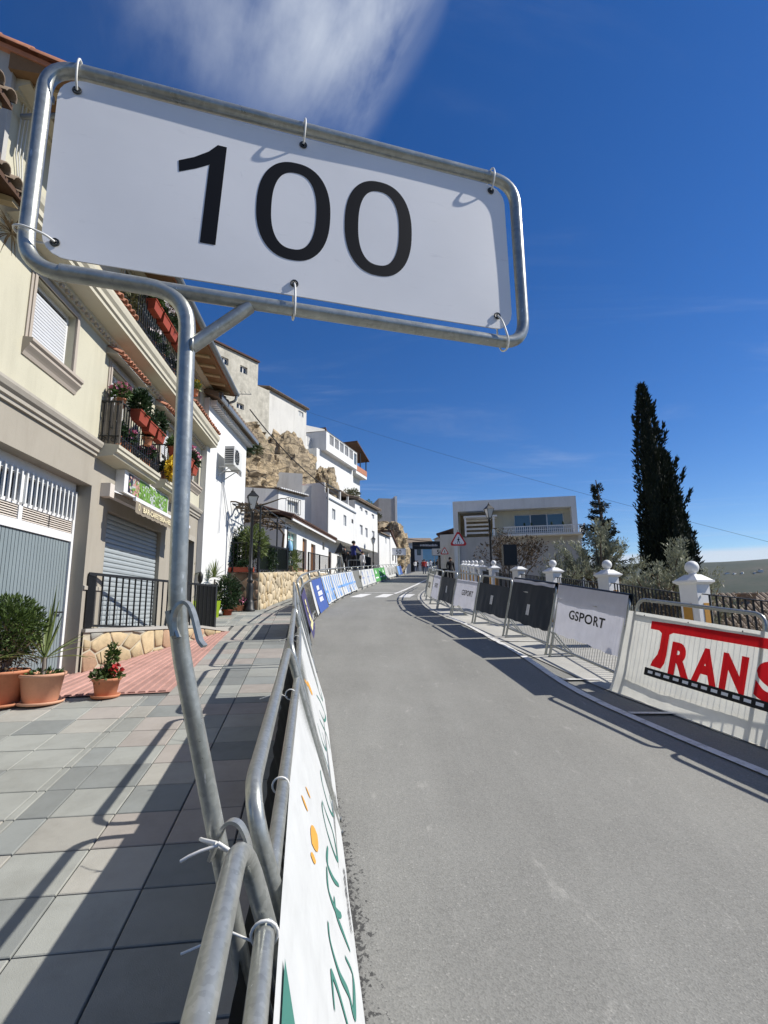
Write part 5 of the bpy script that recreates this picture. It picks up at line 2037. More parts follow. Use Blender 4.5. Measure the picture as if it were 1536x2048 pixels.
    for i in range(260):
        cx, cz, rr2 = rs.uniform(0.84, 2.54), rs.uniform(3.48, 3.73), rs.uniform(0.012, 0.035)
        mi = rs.choice((0, 0, 2, 3, 1)) if cx < 1.25 else rs.choice((0, 0, 0, 3))
        pq.add([(cx + rr2 * math.cos(a * 1.05), -0.1342 - 0.00003 * i, cz + rr2 * 0.8 * math.sin(a * 1.05)) for a in range(6)], [tuple(range(6))], mi)
    H.add(pq, 'poster_print', ['poster_green', 'poster_dark', 'poster_pink', 'poster_pale'], pb, fixn=False)
    # house door with moulded surround
    H.add(MB().box(3.98, 4.74, 0.25, 0.32, 1.2, 3.2), 'door_back', 'glass_dark')
    dm = MB().box(4.02, 4.70, 0.20, 0.25, 1.3, 3.10)
    d = H.add(dm, 'door', 'black_metal')
    for i in range(2):
        for j in range(3):
            H.add(MB().box(4.08 + i * 0.32, 4.34 + i * 0.32, 0.185, 0.20, 1.45 + j * 0.55, 1.9 + j * 0.55), 'door_panel', 'dark_metal', d)
    sm = MB()
    for (o, q) in ((0.03, 0.12), (0.045, 0.05)):
        sm.box(3.98 - q, 3.979, -o, 0, 1.3, 3.2 + q)
        sm.box(4.741, 4.74 + q, -o, 0, 1.3, 3.2 + q)
        sm.box(3.98, 4.74, -o, 0, 3.201, 3.2 + q)
    H.add(sm, 'door_surround', 'moulding')
    ll = MB()
    ll.lathe([(0.02, 0), (0.05, 0.05), (0.06, 0.14), (0.05, 0.2), (0.01, 0.27)], (5.1, -0.12, 2.3), 8)
    ll.bar((5.1, 0, 2.52), (5.1, -0.12, 2.55), 0.015)
    H.add(ll, 'wall_lantern', 'black_metal')

    # first-floor window with roller shutter
    w = window(H, *w1[:4], rev=0.11, frame='paint_white', glass='glass_dark', bars=0, surround='frame_taupe')
    shutter(H, w1[0] + 0.05, w1[1] - 0.05, w1[2] + 0.02, w1[3] - 0.10, 0.075, w, 'shutter_white', 17, True, 0.006)
    sm = MB()
    profile_run(sm, [(0, 4.36), (0.02, 4.36), (0.035, 4.40), (0.05, 4.42), (0.085, 4.46), (0.085, 4.49), (0.11, 4.51), (0.11, 4.545), (0, 4.555)], -1.80, -0.70)
    H.add(sm, 'sill', 'frame_taupe', w)
    for q, sur in ((fd1, True), (fd2, True)):
        w = window(H, *q[:4], rev=0.11, frame='paint_white', glass='curtain', bars=1, surround='frame_taupe', name='balcony_door')
        shutter(H, q[0] + 0.05, q[1] - 0.05, 4.62, q[3] - 0.14, 0.070, w, 'shutter_white', 11, True, 0.006)
    w = window(H, *w4[:4], rev=0.11, frame='paint_white', glass='glass_dark', bars=1, surround='frame_taupe')
    sm = MB()
    profile_run(sm, [(0, 4.29), (0.02, 4.29), (0.035, 4.32), (0.085, 4.38), (0.085, 4.41), (0.11, 4.43), (0.11, 4.465), (0, 4.47)], 4.08, 4.94)
    H.add(sm, 'sill', 'frame_taupe', w)
    for q in (u1, u2, u3):
        window(H, *q[:4], rev=0.18, frame='paint_white', glass='curtain', bars=1, surround='cornice_cream' if q is not u3 else 'frame_taupe')
    # first-floor balconies: moulded slab, iron railing with scrollwork
    def balcony(x0, x1, out=0.30):
        m = MB()
        prof = [(0, 3.765), (out - 0.07, 3.795), (out - 0.05, 3.83), (out - 0.02, 3.845), (out - 0.02, 3.885), (out, 3.90), (out, 3.945), (0, 3.965)]
        profile_run(m, prof, x0, x1)
        slab = H.add(m, 'balcony_slab', 'cornice_cream')
        rl = MB()
        path = [(x0 + 0.03, 0.0), (x0 + 0.03, -out + 0.03), (x1 - 0.03, -out + 0.03), (x1 - 0.03, 0.0)]
        z0 = 3.955
        for a, b in zip(path, path[1:]):
            for zz, th in ((z0 + 0.12, 0.012), (z0 + 0.62, 0.02)):
                rl.bar((a[0], a[1], zz), (b[0], b[1], zz), th, th)
        rail = H.add(rl, 'balcony_rail', 'black_metal')
        bars = MB()
        for zz in (0.0,):
            bars.box(-0.006, 0.006, -0.006, 0.006, 0, 0.62)
            bars.lathe([(0.006, 0.30), (0.013, 0.325), (0.006, 0.35)], (0, 0, 0), 6)
        me = bars.mesh('baluster', 'black_metal')
        for a, b in zip(path, path[1:]):
            L = math.hypot(b[0] - a[0], b[1] - a[1])
            nn = max(2, round(L / 0.085))
            for i in range(nn):
                o = place('baluster', me, rail)
                t_ = (i + 0.5) / nn
                o.location = (a[0] + (b[0] - a[0]) * t_, a[1] + (b[1] - a[1]) * t_, z0 - H.zb)
        sc2 = MB()
        for a, b in zip(path, path[1:]):
            L = math.hypot(b[0] - a[0], b[1] - a[1])
            nn = max(1, round(L / 0.11))
            for i in range(nn):
                t_ = (i + 0.5) / nn
                cx, cy = a[0] + (b[0] - a[0]) * t_, a[1] + (b[1] - a[1]) * t_
                ux, uy = (b[0] - a[0]) / L, (b[1] - a[1]) / L
                pts = []
                for q in range(12):
                    an = q * 0.75
                    rr3 = 0.045 * (1 - q / 14)
                    pts.append((cx + ux * rr3 * math.cos(an), cy + uy * rr3 * math.cos(an), z0 + 0.065 + rr3 * math.sin(an)))
                sc2.tube(pts, 0.005, 4)
        H.add(sc2, 'scrollwork', 'black_metal', rail, kind='stuff')
        return rail
    balcony(-0.01, 1.66)
    balcony(1.95, 3.20)
    # second-floor balcony railing on the cornice
    rl = MB()
    for a, b in (((0.15, -0.33), (3.05, -0.33)),):
        for zz, th in ((5.92, 0.012), (6.47, 0.02)):
            rl.bar((a[0], a[1], zz), (b[0], b[1], zz), th, th)
    rail = H.add(rl, 'balcony_rail', 'black_metal')
    me = MB().box(-0.006, 0.006, -0.006, 0.006, 0, 0.65).lathe([(0.006, 0.33), (0.013, 0.355), (0.006, 0.38)], (0, 0, 0), 6).mesh('baluster', 'black_metal')
    for i in range(36):
        o = place('baluster', me, rail)
        o.location = (0.18 + i * 0.081, -0.33, 5.82 - H.zb)
    sc2 = MB()
    for i in range(26):
        cx = 0.2 + i * 0.11
        pts = []
        for q in range(12):
            an = q * 0.75
            rr3 = 0.045 * (1 - q / 14)
            pts.append((cx + rr3 * math.cos(an), -0.33, 5.87 + rr3 * math.sin(an)))
        sc2.tube(pts, 0.005, 4)
    H.add(sc2, 'scrollwork', 'black_metal', rail, kind='stuff')
    # little tiled roofs: on the cornice left and right of the balcony, and over the first-floor openings
    for (a, b) in ((-0.95, 0.10), (3.1, 5.25)):
        m = MB()
        m.prism([(0.0, 5.845), (0.35, 5.825), (0.35, 5.835), (0.0, 5.99)], a, b, lambda o, z, x: (x, -o, z))
        cp = H.add(m, 'coping', 'roof_tile')
        tile_row(H, a, b, -0.38, 5.845, 0.40, cp, 'roof_tile', 0.36, 0.055)
    for (a, b) in ((0.02, 1.18), (1.98, 3.25)):
        m = MB()
        m.prism([(0.0, 5.30), (0.17, 5.285), (0.17, 5.305), (0.0, 5.41)], a, b, lambda o, z, x: (x, -o, z))
        cp = H.add(m, 'canopy', 'moulding')
        tile_row(H, a, b, -0.215, 5.315, 0.42, cp, 'roof_tile', 0.22, 0.045)
    # rush screen tied to the end of the balcony
    scn = MB()
    rs = random.Random(12)
    for i in range(26):
        y = -0.02 - i * 0.0105
        h = rs.uniform(0.55, 0.68)
        scn.bar((0.035 + rs.uniform(-0.006, 0.006), y, 3.97), (0.035 + rs.uniform(-0.01, 0.01), y, 3.97 + h), 0.010, 0.010, up=(0, 1, 0))
    H.add(scn, 'rush_screen', 'twig_pale', kind='stuff')
    # power cables stapled along the wall
    cb = MB()
    for kx in range(3):
        cb.tube([(X0 + 0.15 + kx * 0.04, -0.02 - 0.01 * kx, 7.0), (X0 + 0.12 + kx * 0.05, -0.03, 6.3), (X0 + 0.25 + kx * 0.02, -0.03, 5.9)], 0.007, 5)
    H.add(cb, 'wall_cable', 'ac_white')
    dot = MB().lathe([(0.0, 0.0), (0.045, 0.0), (0.045, 0.012), (0.0, 0.014)], (0, 0, 0), 14)
    do = H.add(dot, 'round_plate', 'louver')
    do.rotation_euler = (0, -math.pi / 2, 0)
    do.location = (-0.005, 0.10, 1.24 - H.zb)
    do.data.transform(Matrix.Translation((0, 0, H.zb)))
    return H


# ------------------------------------------------------------------ neighbour's tiled eaves at the left edge
def build_neighbour(H1):
    A = (-3.905 + 0.077 * 6.2, 6.865 - 0.997 * 6.2)
    B = (-3.905 + 0.077 * 2.46, 6.865 - 0.997 * 2.46)
    H = House('neighbour_house', 'house at the left edge with dark tiled eaves, next to the cream house', A, B, 0.4)
    m = MB()
    shell(m, 0, H.L - 0.3, 6, -0.2, 5.9, y=0.05)
    H.add(m, 'wall', 'cream')
    for (x0, x1, z, out) in ((1.2, H.L - 0.42, 6.20, 0.36), (1.0, H.L - 0.02, 5.52, 0.34)):
        m = MB()
        m.prism([(-0.05, z + 0.10), (out, z - 0.02), (out, z + 0.03), (-0.05, z + 0.22)], x0, x1, lambda o, zz, x: (x, -o, zz))
        c = H.add(m, 'tiled_eave', 'wood_dark')
        tile_row(H, x0, x1, -out - 0.04, z + 0.035, 0.34, c, 'roof_tile_old', 0.36, 0.07)
        for i in range(5):
            xx = x0 + 0.1 + i * (x1 - x0 - 0.25) / 4
            q = MB().prism([(-0.05, z + 0.02), (out - 0.05, z - 0.07), (out - 0.05, z - 0.02), (-0.05, z + 0.10)], xx, xx + 0.09, lambda o, zz, x: (x, -o, zz))
            H.add(q, 'rafter', 'wood_beam', c)


CREAM = build_cream_house()
build_neighbour(CREAM)

# ------------------------------------------------------------------ shop terrace: platform, flagstone wall, railing
def flag_wall(parent, outline, fn, mats, cw, ch, gap, proud, seed, name='stone', jit=0.42):
    rs = random.Random(seed)
    for poly in voronoi(outline, cw, ch, gap, rs, jit):
        mb = stone_piece(poly, fn, proud * rs.uniform(0.7, 1.3), rs)
        mb.build(name, rs.choice(mats), parent)


def build_shop_terrace():
    a, b = Vector((-3.88, 6.90)), Vector((-3.08, 10.45))
    d = (b - a).normalized()
    nrm = Vector((d.y, -d.x))
    L = (b - a).length
    z_top = lambda s: 1.47 - 0.05 * s / L * 1.0 - (0.10 * max(0, (s - 2.6) / 1.0) if s > 2.6 else 0)
    t = thing('terrace', 'raised terrace before the bar with a low irregular flagstone wall', 'terrace', (a.x, a.y, G(a.x, a.y)))
    dz = -t.location.z
    off = Vector((-a.x, -a.y))
    loc = lambda x, y, z: (x + off.x, y + off.y, z + dz)
    # core of the platform
    m = MB()
    fx = lambda y: -3.905 - 0.0772 * (y - 6.865)
    N_ = 10
    for i in range(N_):
        s0, s1 = L * i / N_, L * (i + 1) / N_
        p0, p1 = a + d * s0, a + d * s1
        q0, q1 = (fx(p0.y) - 0.02, p0.y), (fx(p1.y) - 0.02, p1.y)
        z0, z1 = z_top(s0), z_top(s1)
        m.add([loc(p0.x, p0.y, z0), loc(p1.x, p1.y, z1), loc(q1[0], q1[1], z1 + 0.02), loc(q0[0], q0[1], z0 + 0.02)], [(0, 1, 2, 3)], 1)
        m.add([loc(p0.x, p0.y, 0.4), loc(p1.x, p1.y, 0.4), loc(p1.x, p1.y, z1), loc(p0.x, p0.y, z0)], [(0, 1, 2, 3)], 0)
    e1 = a + d * L
    m.add([loc(e1.x, e1.y, 0.8), loc(fx(e1.y) - 0.02, e1.y, 0.8), loc(fx(e1.y) - 0.02, e1.y, z_top(L)), loc(e1.x, e1.y, z_top(L))], [(0, 1, 2, 3)], 0)
    # paving that continues level in front of the doorway
    m.add([loc(e1.x, e1.y, z_top(L)), loc(fx(e1.y) - 0.02, e1.y, z_top(L)), loc(-4.4, 12.35, 1.47), loc(-3.4, 12.2, 1.46)], [(0, 1, 2, 3)], 1)
    m.build('platform', ['mortar', 'concrete'], t)
    zb = lambda s: G((a + d * s).x, (a + d * s).y) + 0.07
    outline = [(0.02, zb(0) + 0.02), (L - 0.02, zb(L) + 0.02), (L - 0.02, z_top(L) - 0.03), (2.6, z_top(2.6) - 0.04), (0.02, z_top(0) - 0.04)]

    def fn(s, z, o):
        p = a + d * s + nrm * (0.004 + o)
        return loc(p.x, p.y, z)
    flag_wall(t, outline, fn, ['flag_tan', 'flag_tan', 'flag_brown', 'flag_grey', 'flag_tan'], 0.30, 0.22, 0.030, 0.018, 9)
    # coping
    c = MB()
    for i in range(8):
        s0, s1 = L * i / 8, L * (i + 1) / 8
        p0, p1 = a + d * s0, a + d * s1
        c.hexa([loc(*(p0 + nrm * 0.03), z_top(s0) - 0.03), loc(*(p1 + nrm * 0.03), z_top(s1) - 0.03), loc(*(p1 - nrm * 0.16), z_top(s1) - 0.03), loc(*(p0 - nrm * 0.16), z_top(s0) - 0.03),
                loc(*(p0 + nrm * 0.03), z_top(s0) + 0.014), loc(*(p1 + nrm * 0.03), z_top(s1) + 0.014), loc(*(p1 - nrm * 0.16), z_top(s1) + 0.014), loc(*(p0 - nrm * 0.16), z_top(s0) + 0.014)])
    c.build('coping', 'concrete', t)
    # railing
    r = thing('railing', 'black bar railing with a broad end post on the flagstone terrace wall', 'railing', (a.x, a.y, 1.48))
    rl = lambda p, z: (p.x + off.x, p.y + off.y, z - 1.48)
    s0, s1 = 0.06, 3.22
    P0, P1 = a + d * s0 - nrm * 0.05, a + d * s1 - nrm * 0.05
    zt = lambda s: 2.20 - 0.015 * s
    zl = lambda s: 1.53 - 0.055 * s
    m = MB()
    m.bar(rl(P0, zt(s0)), rl(P1, zt(s1)), 0.035, 0.035)
    m.bar(rl(P0, zl(s0)), rl(P1, zl(s1)), 0.03, 0.03)
    m.build('rail', 'black_metal', r)
    n = 24
    for i in range(n + 1):
        s = s0 + (s1 - s0) * i / n
        p = a + d * s - nrm * 0.05
        w = 0.018 if 0 < i < n else 0.035
        MB().bar(rl(p, zl(s) - (0.06 if w > 0.02 else 0)), rl(p, zt(s)), w, w, up=(0, 1, 0)).build('bar', 'black_metal', r)
    pe = a + d * (s1 + 0.06) - nrm * 0.05
    back = -nrm
    m = MB()
    p2 = pe + back * 0.42
    q = [rl(pe - d * 0.02, 1.30), rl(pe + d * 0.02, 1.30), rl(p2 + d * 0.02, 1.34), rl(p2 - d * 0.02, 1.34)]
    m.hexa([q[0], q[1], q[2], q[3]] + [(p[0], p[1], 2.19 - 1.48) for p in q])
    m.build('end_panel', 'dark_metal', r)
    # return of the railing at the house end, a leaning folded gate
    m = MB()
    pg = a + d * 0.03 + back * 0.02
    pw = Vector((fx(pg.y + 0.12) + 0.05, pg.y + 0.12))
    for i in range(9):
        p = pg.lerp(pw, i / 8)
        m.bar(rl(p, 1.50), rl(p, 2.17), 0.014, 0.014, up=(0, 1, 0))
    m.bar(rl(pg, 2.19), rl(pw, 2.17), 0.025, 0.025)
    m.build('return_rail', 'black_metal', r)


# ------------------------------------------------------------------ plants
def blade_rosette(n, l0, l1, w, rng, up0=0.2, up1=1.0, droop=0.5, c=(0, 0, 0)):
    """Long arching sword leaves from one point."""
    mb = MB()
    for i in range(n):
        az = rng.uniform(0, 2 * math.pi)
        el = rng.uniform(up0, up1) * math.pi / 2
        L = rng.uniform(l0, l1)
        d = Vector((math.cos(az) * math.cos(el), math.sin(az) * math.cos(el), math.sin(el)))
        side = d.cross(Vector((0, 0, 1)))
        if side.length < 0.1:
            side = Vector((1, 0, 0))
        side.normalize()
        nseg = 6
        vs, fs = [], []
        for s in range(nseg + 1):
            t = s / nseg
            p = Vector(c) + d * (L * t) - Vector((0, 0, droop * L * t * t * rng.uniform(0.8, 1.0) * math.cos(el)))
            ww = w * (0.6 + 0.8 * t) if t < 0.35 else w * 0.88 * (1 - ((t - 0.35) / 0.65) ** 1.6) + 0.001
            vs += [p - side * ww, p + Vector((0, 0, -ww * 0.5)), p + side * ww]
            if s:
                b = 3 * s
                fs += [(b - 3, b - 2, b + 1, b), (b - 2, b - 1, b + 2, b + 1)]
        mb.add(vs, fs, 0, True)
    return mb


def pot(parent, r, h, mat, saucer=True, c=(0, 0, 0), n=24, rim=0.03):
    prof = [(r * 0.72, 0.02), (r * 0.78, 0.03), (r * 0.97, h - rim), (r * 1.05, h - rim), (r * 1.07, h - rim * 0.2), (r * 1.05, h), (r * 0.97, h), (r * 0.95, h - 0.02)]
    o = MB().lathe(prof, c, n).build('pot', mat, parent)
    if saucer:
        MB().lathe([(r * 0.80, 0.0), (r * 1.02, 0.002), (r * 1.10, 0.03), (r * 1.05, 0.032), (r * 0.9, 0.012), (0.0, 0.01)], c, n).build('saucer', mat, parent)
    MB().lathe([(r * 0.96, h - 0.035), (r * 0.5, h - 0.02), (0.01, h - 0.018)], c, 14).build('soil', 'soil', parent)
    return o


def cloud(n, fn, rng):
    return [fn(rng) for _ in range(n)]


def ell(c, rx, ry, rz, shell_=0.35):
    def f(rng):
        d = rvec(rng)
        q = 1 - shell_ * rng.random() ** 1.5
        return Vector((c[0] + d.x * rx * q, c[1] + d.y * ry * q, c[2] + d.z * rz * q)), d
    return f


def build_pots():
    rs = random.Random(31)
    g = 'terracotta pots by the garage'
    # sword-leaved plant
    x, y = -3.53, 5.60
    z = G(x, y) + 0.096
    t = thing('potted_plant', 'young sword-leaved plant in a wide pale terracotta pot by the garage', 'potted plant', (x, y, z), 0, g)
    pot(t, 0.205, 0.30, 'terracotta_pale')
    MB().tube([(0.0, 0, 0.26), (0.01, 0.0, 0.36), (0.0, 0.01, 0.45)], [0.028, 0.024, 0.022], 8).build('stem', 'twig_pale', t)
    blade_rosette(24, 0.42, 0.78, 0.017, rs, 0.05, 0.97, 0.30, (0, 0.01, 0.44)).build('leaf_tuft', 'leaf_yucca', t, fixn=False)
    leaves(cloud(160, ell((0, 0, 0.285), 0.17, 0.17, 0.03), rs), 0.05, 0.25, rs).build('ground_leaves', 'leaf_green', t, fixn=False)
    # flowering plant
    x, y = -2.99, 5.84
    z = G(x, y) + 0.096
    t = thing('potted_plant', 'small terracotta pot on a saucer with a leafy plant bearing dark red flowers', 'potted plant', (x, y, z), 0, g)
    pot(t, 0.135, 0.20, 'terracotta')
    for i in range(7):
        a = rs.uniform(0, 6.3)
        tip = Vector((0.09 * math.cos(a), 0.09 * math.sin(a), rs.uniform(0.32, 0.50)))
        if i == 0:
            tip = Vector((0.02, 0.02, 0.58))
        MB().tube([(0, 0, 0.17), tip * 0.6, tip], 0.004, 5).build('stem', 'leaf_green', t)
    pts = cloud(420, ell((0, 0, 0.22), 0.15, 0.15, 0.07, 0.9), rs) + cloud(240, ell((0.03, 0.02, 0.42), 0.06, 0.06, 0.14, 0.9), rs)
    leaves(pts, 0.045, 0.28, rs).build('leaves', 'leaf_bush', t, fixn=False)
    leaves(cloud(90, ell((0.10, 0.0, 0.28), 0.05, 0.06, 0.05), rs), 0.035, 0.45, rs).build('flowers', 'petal_red', t, fixn=False)
    # round bush
    x, y = -3.90, 5.50
    z = G(x, y) + 0.10
    t = thing('potted_plant', 'dense round conifer bush in a large terracotta pot at the left edge', 'potted plant', (x, y, z), 0, g)
    pot(t, 0.25, 0.34, 'terracotta')
    for i in range(26):
        a, l = rs.uniform(0, 6.3), rs.uniform(0.1, 0.28)
        MB().tube([(0.03 * math.cos(a), 0.03 * math.sin(a), 0.30), (l * 0.5 * math.cos(a), l * 0.5 * math.sin(a), 0.48), (l * math.cos(a), l * math.sin(a), rs.uniform(0.55, 0.8))], [0.012, 0.008, 0.004], 5).build('branch', 'twig_pale', t)
    leaves(cloud(6500, ell((0, 0, 0.76), 0.36, 0.36, 0.32, 0.6), rs), 0.05, 0.15, rs, upbias=0.6).build('foliage', 'leaf_bush', t, fixn=False)
    leaves(cloud(1500, ell((0, 0, 0.56), 0.34, 0.34, 0.26, 0.8), rs), 0.06, 0.10, rs).build('inner_twigs', 'leaf_dry', t, fixn=False)


def build_terrace_plants():
    rs = random.Random(41)
    # two palms in lime green square planters by the door
    for i, (x, y, lab) in enumerate(((-4.42, 12.0, 'spiky palm in a lime green planter nearer the bar door'), (-4.02, 12.45, 'taller spiky palm in a lime green planter nearer the street lamp'))):
        z = 1.475
        t = thing('planter_palm', lab, 'potted plant', (x, y, z), 0.5, 'palms in lime green planters')
        m = MB()
        h = 0.44
        m.hexa([(-0.10, -0.10, 0), (0.10, -0.10, 0), (0.10, 0.10, 0), (-0.10, 0.10, 0), (-0.145, -0.145, h), (0.145, -0.145, h), (0.145, 0.145, h), (-0.145, 0.145, h)])
        m.build('planter', 'lime_plastic', t)
        MB().tube([(0, 0, h), (0.01, 0, h + 0.5)], 0.022, 6).build('trunk', 'twig_pale', t)
        blade_rosette(60, 0.34, 0.50, 0.012, rs, 0.0, 0.95, 0.35, (0, 0, h + 0.55)).build('leaf_tuft', 'leaf_yucca', t, fixn=False)
        blade_rosette(26, 0.25, 0.42, 0.010, rs, 0.3, 0.95, 0.3, (0.03, 0, h)).build('lower_leaf_tuft', 'leaf_yucca', t, fixn=False)
    # dark bushy plant in a red pot between them
    t = thing('potted_plant', 'dark bushy plant in a red pot beside the lime green planters', 'potted plant', (-3.82, 12.9, 1.49))
    pot(t, 0.12, 0.22, 'planter_red')
    leaves(cloud(1500, ell((0, 0, 0.62), 0.28, 0.28, 0.42, 0.6), rs), 0.10, 0.16, rs).build('foliage', 'leaf_dark', t, fixn=False)
    # row of small flower pots at the foot of the stone wall
    sp = [(-4.05, 13.72, 'leftmost flower pot at the foot of the dark stone wall'), (-3.90, 13.75, 'second flower pot at the foot of the dark stone wall'), (-3.74, 13.72, 'third flower pot at the foot of the dark stone wall, on a bright terracotta pot')]
    for i, (x, y, lab) in enumerate(sp):
        t = thing('flower_pot', lab, 'flower pot', (x, y, G(x, y) + 0.09), 0, 'flower pots at the foot of the stone wall')
        pot(t, 0.10, 0.17, 'terracotta', False)
        leaves(cloud(260, ell((0, 0, 0.26), 0.14, 0.14, 0.10, 0.8), rs), 0.07, 0.2, rs).build('leaves', 'leaf_dark', t, fixn=False)
        leaves(cloud(70, ell((0.02, -0.02, 0.28), 0.12, 0.12, 0.07, 0.3), rs), 0.045, 0.5, rs).build('flowers', ['petal_white', 'petal_white', 'petal_pink'][i], t, fixn=False)
        if i == 2:
            blade_rosette(9, 0.3, 0.55, 0.008, rs, 0.4, 0.95, 0.2, (0, 0, 0.17)).build('tall_leaf', 'leaf_dry', t, fixn=False)


def build_balcony_planters():
    """Trough planters and pots hung on the balcony rails of the cream house."""
    rs = random.Random(51)
    A = Vector((-3.905, 6.865))
    D = Vector((-0.077, 0.997)).normalized()
    Nn = Vector((D.y, -D.x))
    rz = math.atan2(D.y, D.x)

    def at(s, out, z):
        p = A + D * s + Nn * out
        return (p.x, p.y, z)

    def trough(s, out, z, l, lab, leafm='leaf_dark', fl=None, grp='red trough planters on the balcony rails', bushy=0.12, nleaf=420):
        t = thing('trough_planter', lab, 'planter', at(s, out, z), rz, grp)
        m = MB()
        m.hexa([(-l / 2 + .02, -.055, 0), (l / 2 - .02, -.055, 0), (l / 2 - .02, .055, 0), (-l / 2 + .02, .055, 0), (-l / 2, -.08, .14), (l / 2, -.08, .14), (l / 2, .08, .14), (-l / 2, .08, .14)])
        m.box(-l / 2 - 0.01, l / 2 + 0.01, -0.09, 0.09, 0.14, 0.16)
        m.build('trough', 'planter_red', t)
        if nleaf:
            leaves(cloud(nleaf, ell((0, 0, 0.20 + bushy * 0.5), l * 0.45, 0.12, bushy, 0.8), rs), 0.075, 0.2, rs).build('foliage', leafm, t, fixn=False)
        if fl:
            leaves(cloud(90, ell((0, -0.05, 0.2 + bushy), l * 0.4, 0.10, bushy * 0.7, 0.4), rs), 0.045, 0.5, rs).build('flowers', fl, t, fixn=False)

    def rpot(s, out, z, lab, leafm='leaf_dark', fl=None, r=0.075, grp='flower pots on the balconies', bush=0.12):
        t = thing('flower_pot', lab, 'flower pot', at(s, out, z), rz, grp)
        pot(t, r, 0.15, 'terracotta', False, n=14, rim=0.02)
        leaves(cloud(330, ell((0, 0, 0.16 + bush * 0.6), bush, bush, bush * 0.8, 0.8), rs), 0.07, 0.2, rs).build('foliage', leafm, t, fixn=False)
        if fl:
            leaves(cloud(100, ell((0, 0, 0.18 + bush), bush, bush, bush * 0.5, 0.3), rs), 0.045, 0.5, rs).build('flowers', fl, t, fixn=False)
    # first balcony
    rpot(0.16, 0.20, 4.52, 'flower pot with pink and white blooms at the near corner of the first-floor balcony', 'leaf_green', 'petal_pink')
    trough(0.50, 0.34, 4.43, 0.34, 'red trough with a large dark bush on the first-floor balcony rail', 'leaf_dark', None, bushy=0.20, nleaf=900)
    trough(0.88, 0.34, 4.40, 0.30, 'red trough without plants in the middle of the first-floor balcony rail', nleaf=60, bushy=0.04)
    trough(1.26, 0.34, 4.40, 0.32, 'red trough with dark plants at the far end of the first-floor balcony rail', 'leaf_dark', None, bushy=0.19, nleaf=800)
    rpot(0.18, 0.18, 3.97, 'terracotta pot standing on the near corner of the first-floor balcony floor', 'leaf_dark', None)
    rpot(0.52, 0.18, 3.97, 'pink flowering pot on the floor of the first-floor balcony', 'leaf_dark', 'petal_pink')
    rpot(0.98, 0.30, 4.22, 'terracotta pot hung inside the first-floor balcony rail', 'leaf_dark', None, bush=0.05)
    rpot(1.30, 0.18, 3.97, 'low pink flowering pot at the far end of the first-floor balcony floor', 'leaf_dark', 'petal_pink')
    # second balcony of the first floor
    trough(2.16, 0.34, 4.40, 0.28, 'red trough with drooping leaves at the near corner of the small balcony', 'leaf_green', None, bushy=0.10)
    t = thing('hanging_cloth', 'bright yellow flowered plant hanging on the small balcony', 'potted plant', at(2.05, 0.33, 4.05), rz)
    leaves(cloud(260, ell((0, 0, 0.12), 0.10, 0.07, 0.20, 0.8), rs), 0.075, 0.4, rs).build('flowers', 'petal_yellow', t, fixn=False)
    rpot(2.15, 0.2, 3.97, 'terracotta pot on the near corner of the small balcony floor', 'leaf_dark', None)
    trough(2.86, 0.36, 4.42, 0.30, 'red trough with pink flowers on the small balcony rail', 'leaf_dark', 'petal_pink')
    trough(3.24, 0.34, 4.36, 0.30, 'red trough with long dark leaves at the far end of small balcony', 'leaf_dark', 'petal_pink', bushy=0.15)
    rpot(2.9, 0.2, 3.97, 'pink flowering pot on the far part of the small balcony floor', 'leaf_dark', 'petal_pink')
    # second-floor balcony
    for i, s in enumerate((0.66, 1.06, 1.42, 1.80)):
        trough(s, 0.38, 6.30, 0.33, ['nearest red trough high on the second-floor balcony rail', 'second red trough from the near end of the second-floor rail', 'third red trough from the near end of the second-floor rail', 'fourth red trough, farthest along the second-floor rail'][i], 'leaf_green' if i == 0 else 'leaf_dark', 'petal_white' if i in (0, 1) else None, bushy=0.14 if i > 1 else 0.09, nleaf=500)
    for i, s in enumerate((1.0, 1.45, 2.0)):
        rpot(s, 0.24, 5.85, ['first white flowering pot at the foot of the second-floor railing', 'second white flowering pot at the foot of the second-floor railing', 'third white flowering pot at the foot of the second-floor railing'][i], 'leaf_dark', 'petal_white')
    t = thing('potted_plant', 'yellow-green climbing plant at the near end of the second-floor balcony', 'potted plant', at(0.30, 0.16, 5.84), rz)
    pot(t, 0.09, 0.15, 'terracotta', False, n=12)
    leaves(cloud(900, ell((0.05, 0, 0.45), 0.22, 0.12, 0.36, 0.8), rs), 0.06, 0.2, rs).build('foliage', 'leaf_scrub', t, fixn=False)
    rpot(3.3, 0.30, 6.02, 'yellow flowering pot on the far coping of the second floor', 'leaf_yucca', 'petal_yellow', bush=0.10)
    t = thing('hanging_plant', 'dry trailing plant hanging on the wall at the left edge', 'potted plant', at(-2.52, 0.25, 5.1), rz)
    blade_rosette(60, 0.15, 0.32, 0.006, rs, 0.0, 0.9, 0.8, (0, 0, 0.1)).build('foliage', 'leaf_dry', t, fixn=False)


build_shop_terrace()
build_pots()
build_terrace_plants()
build_balcony_planters()

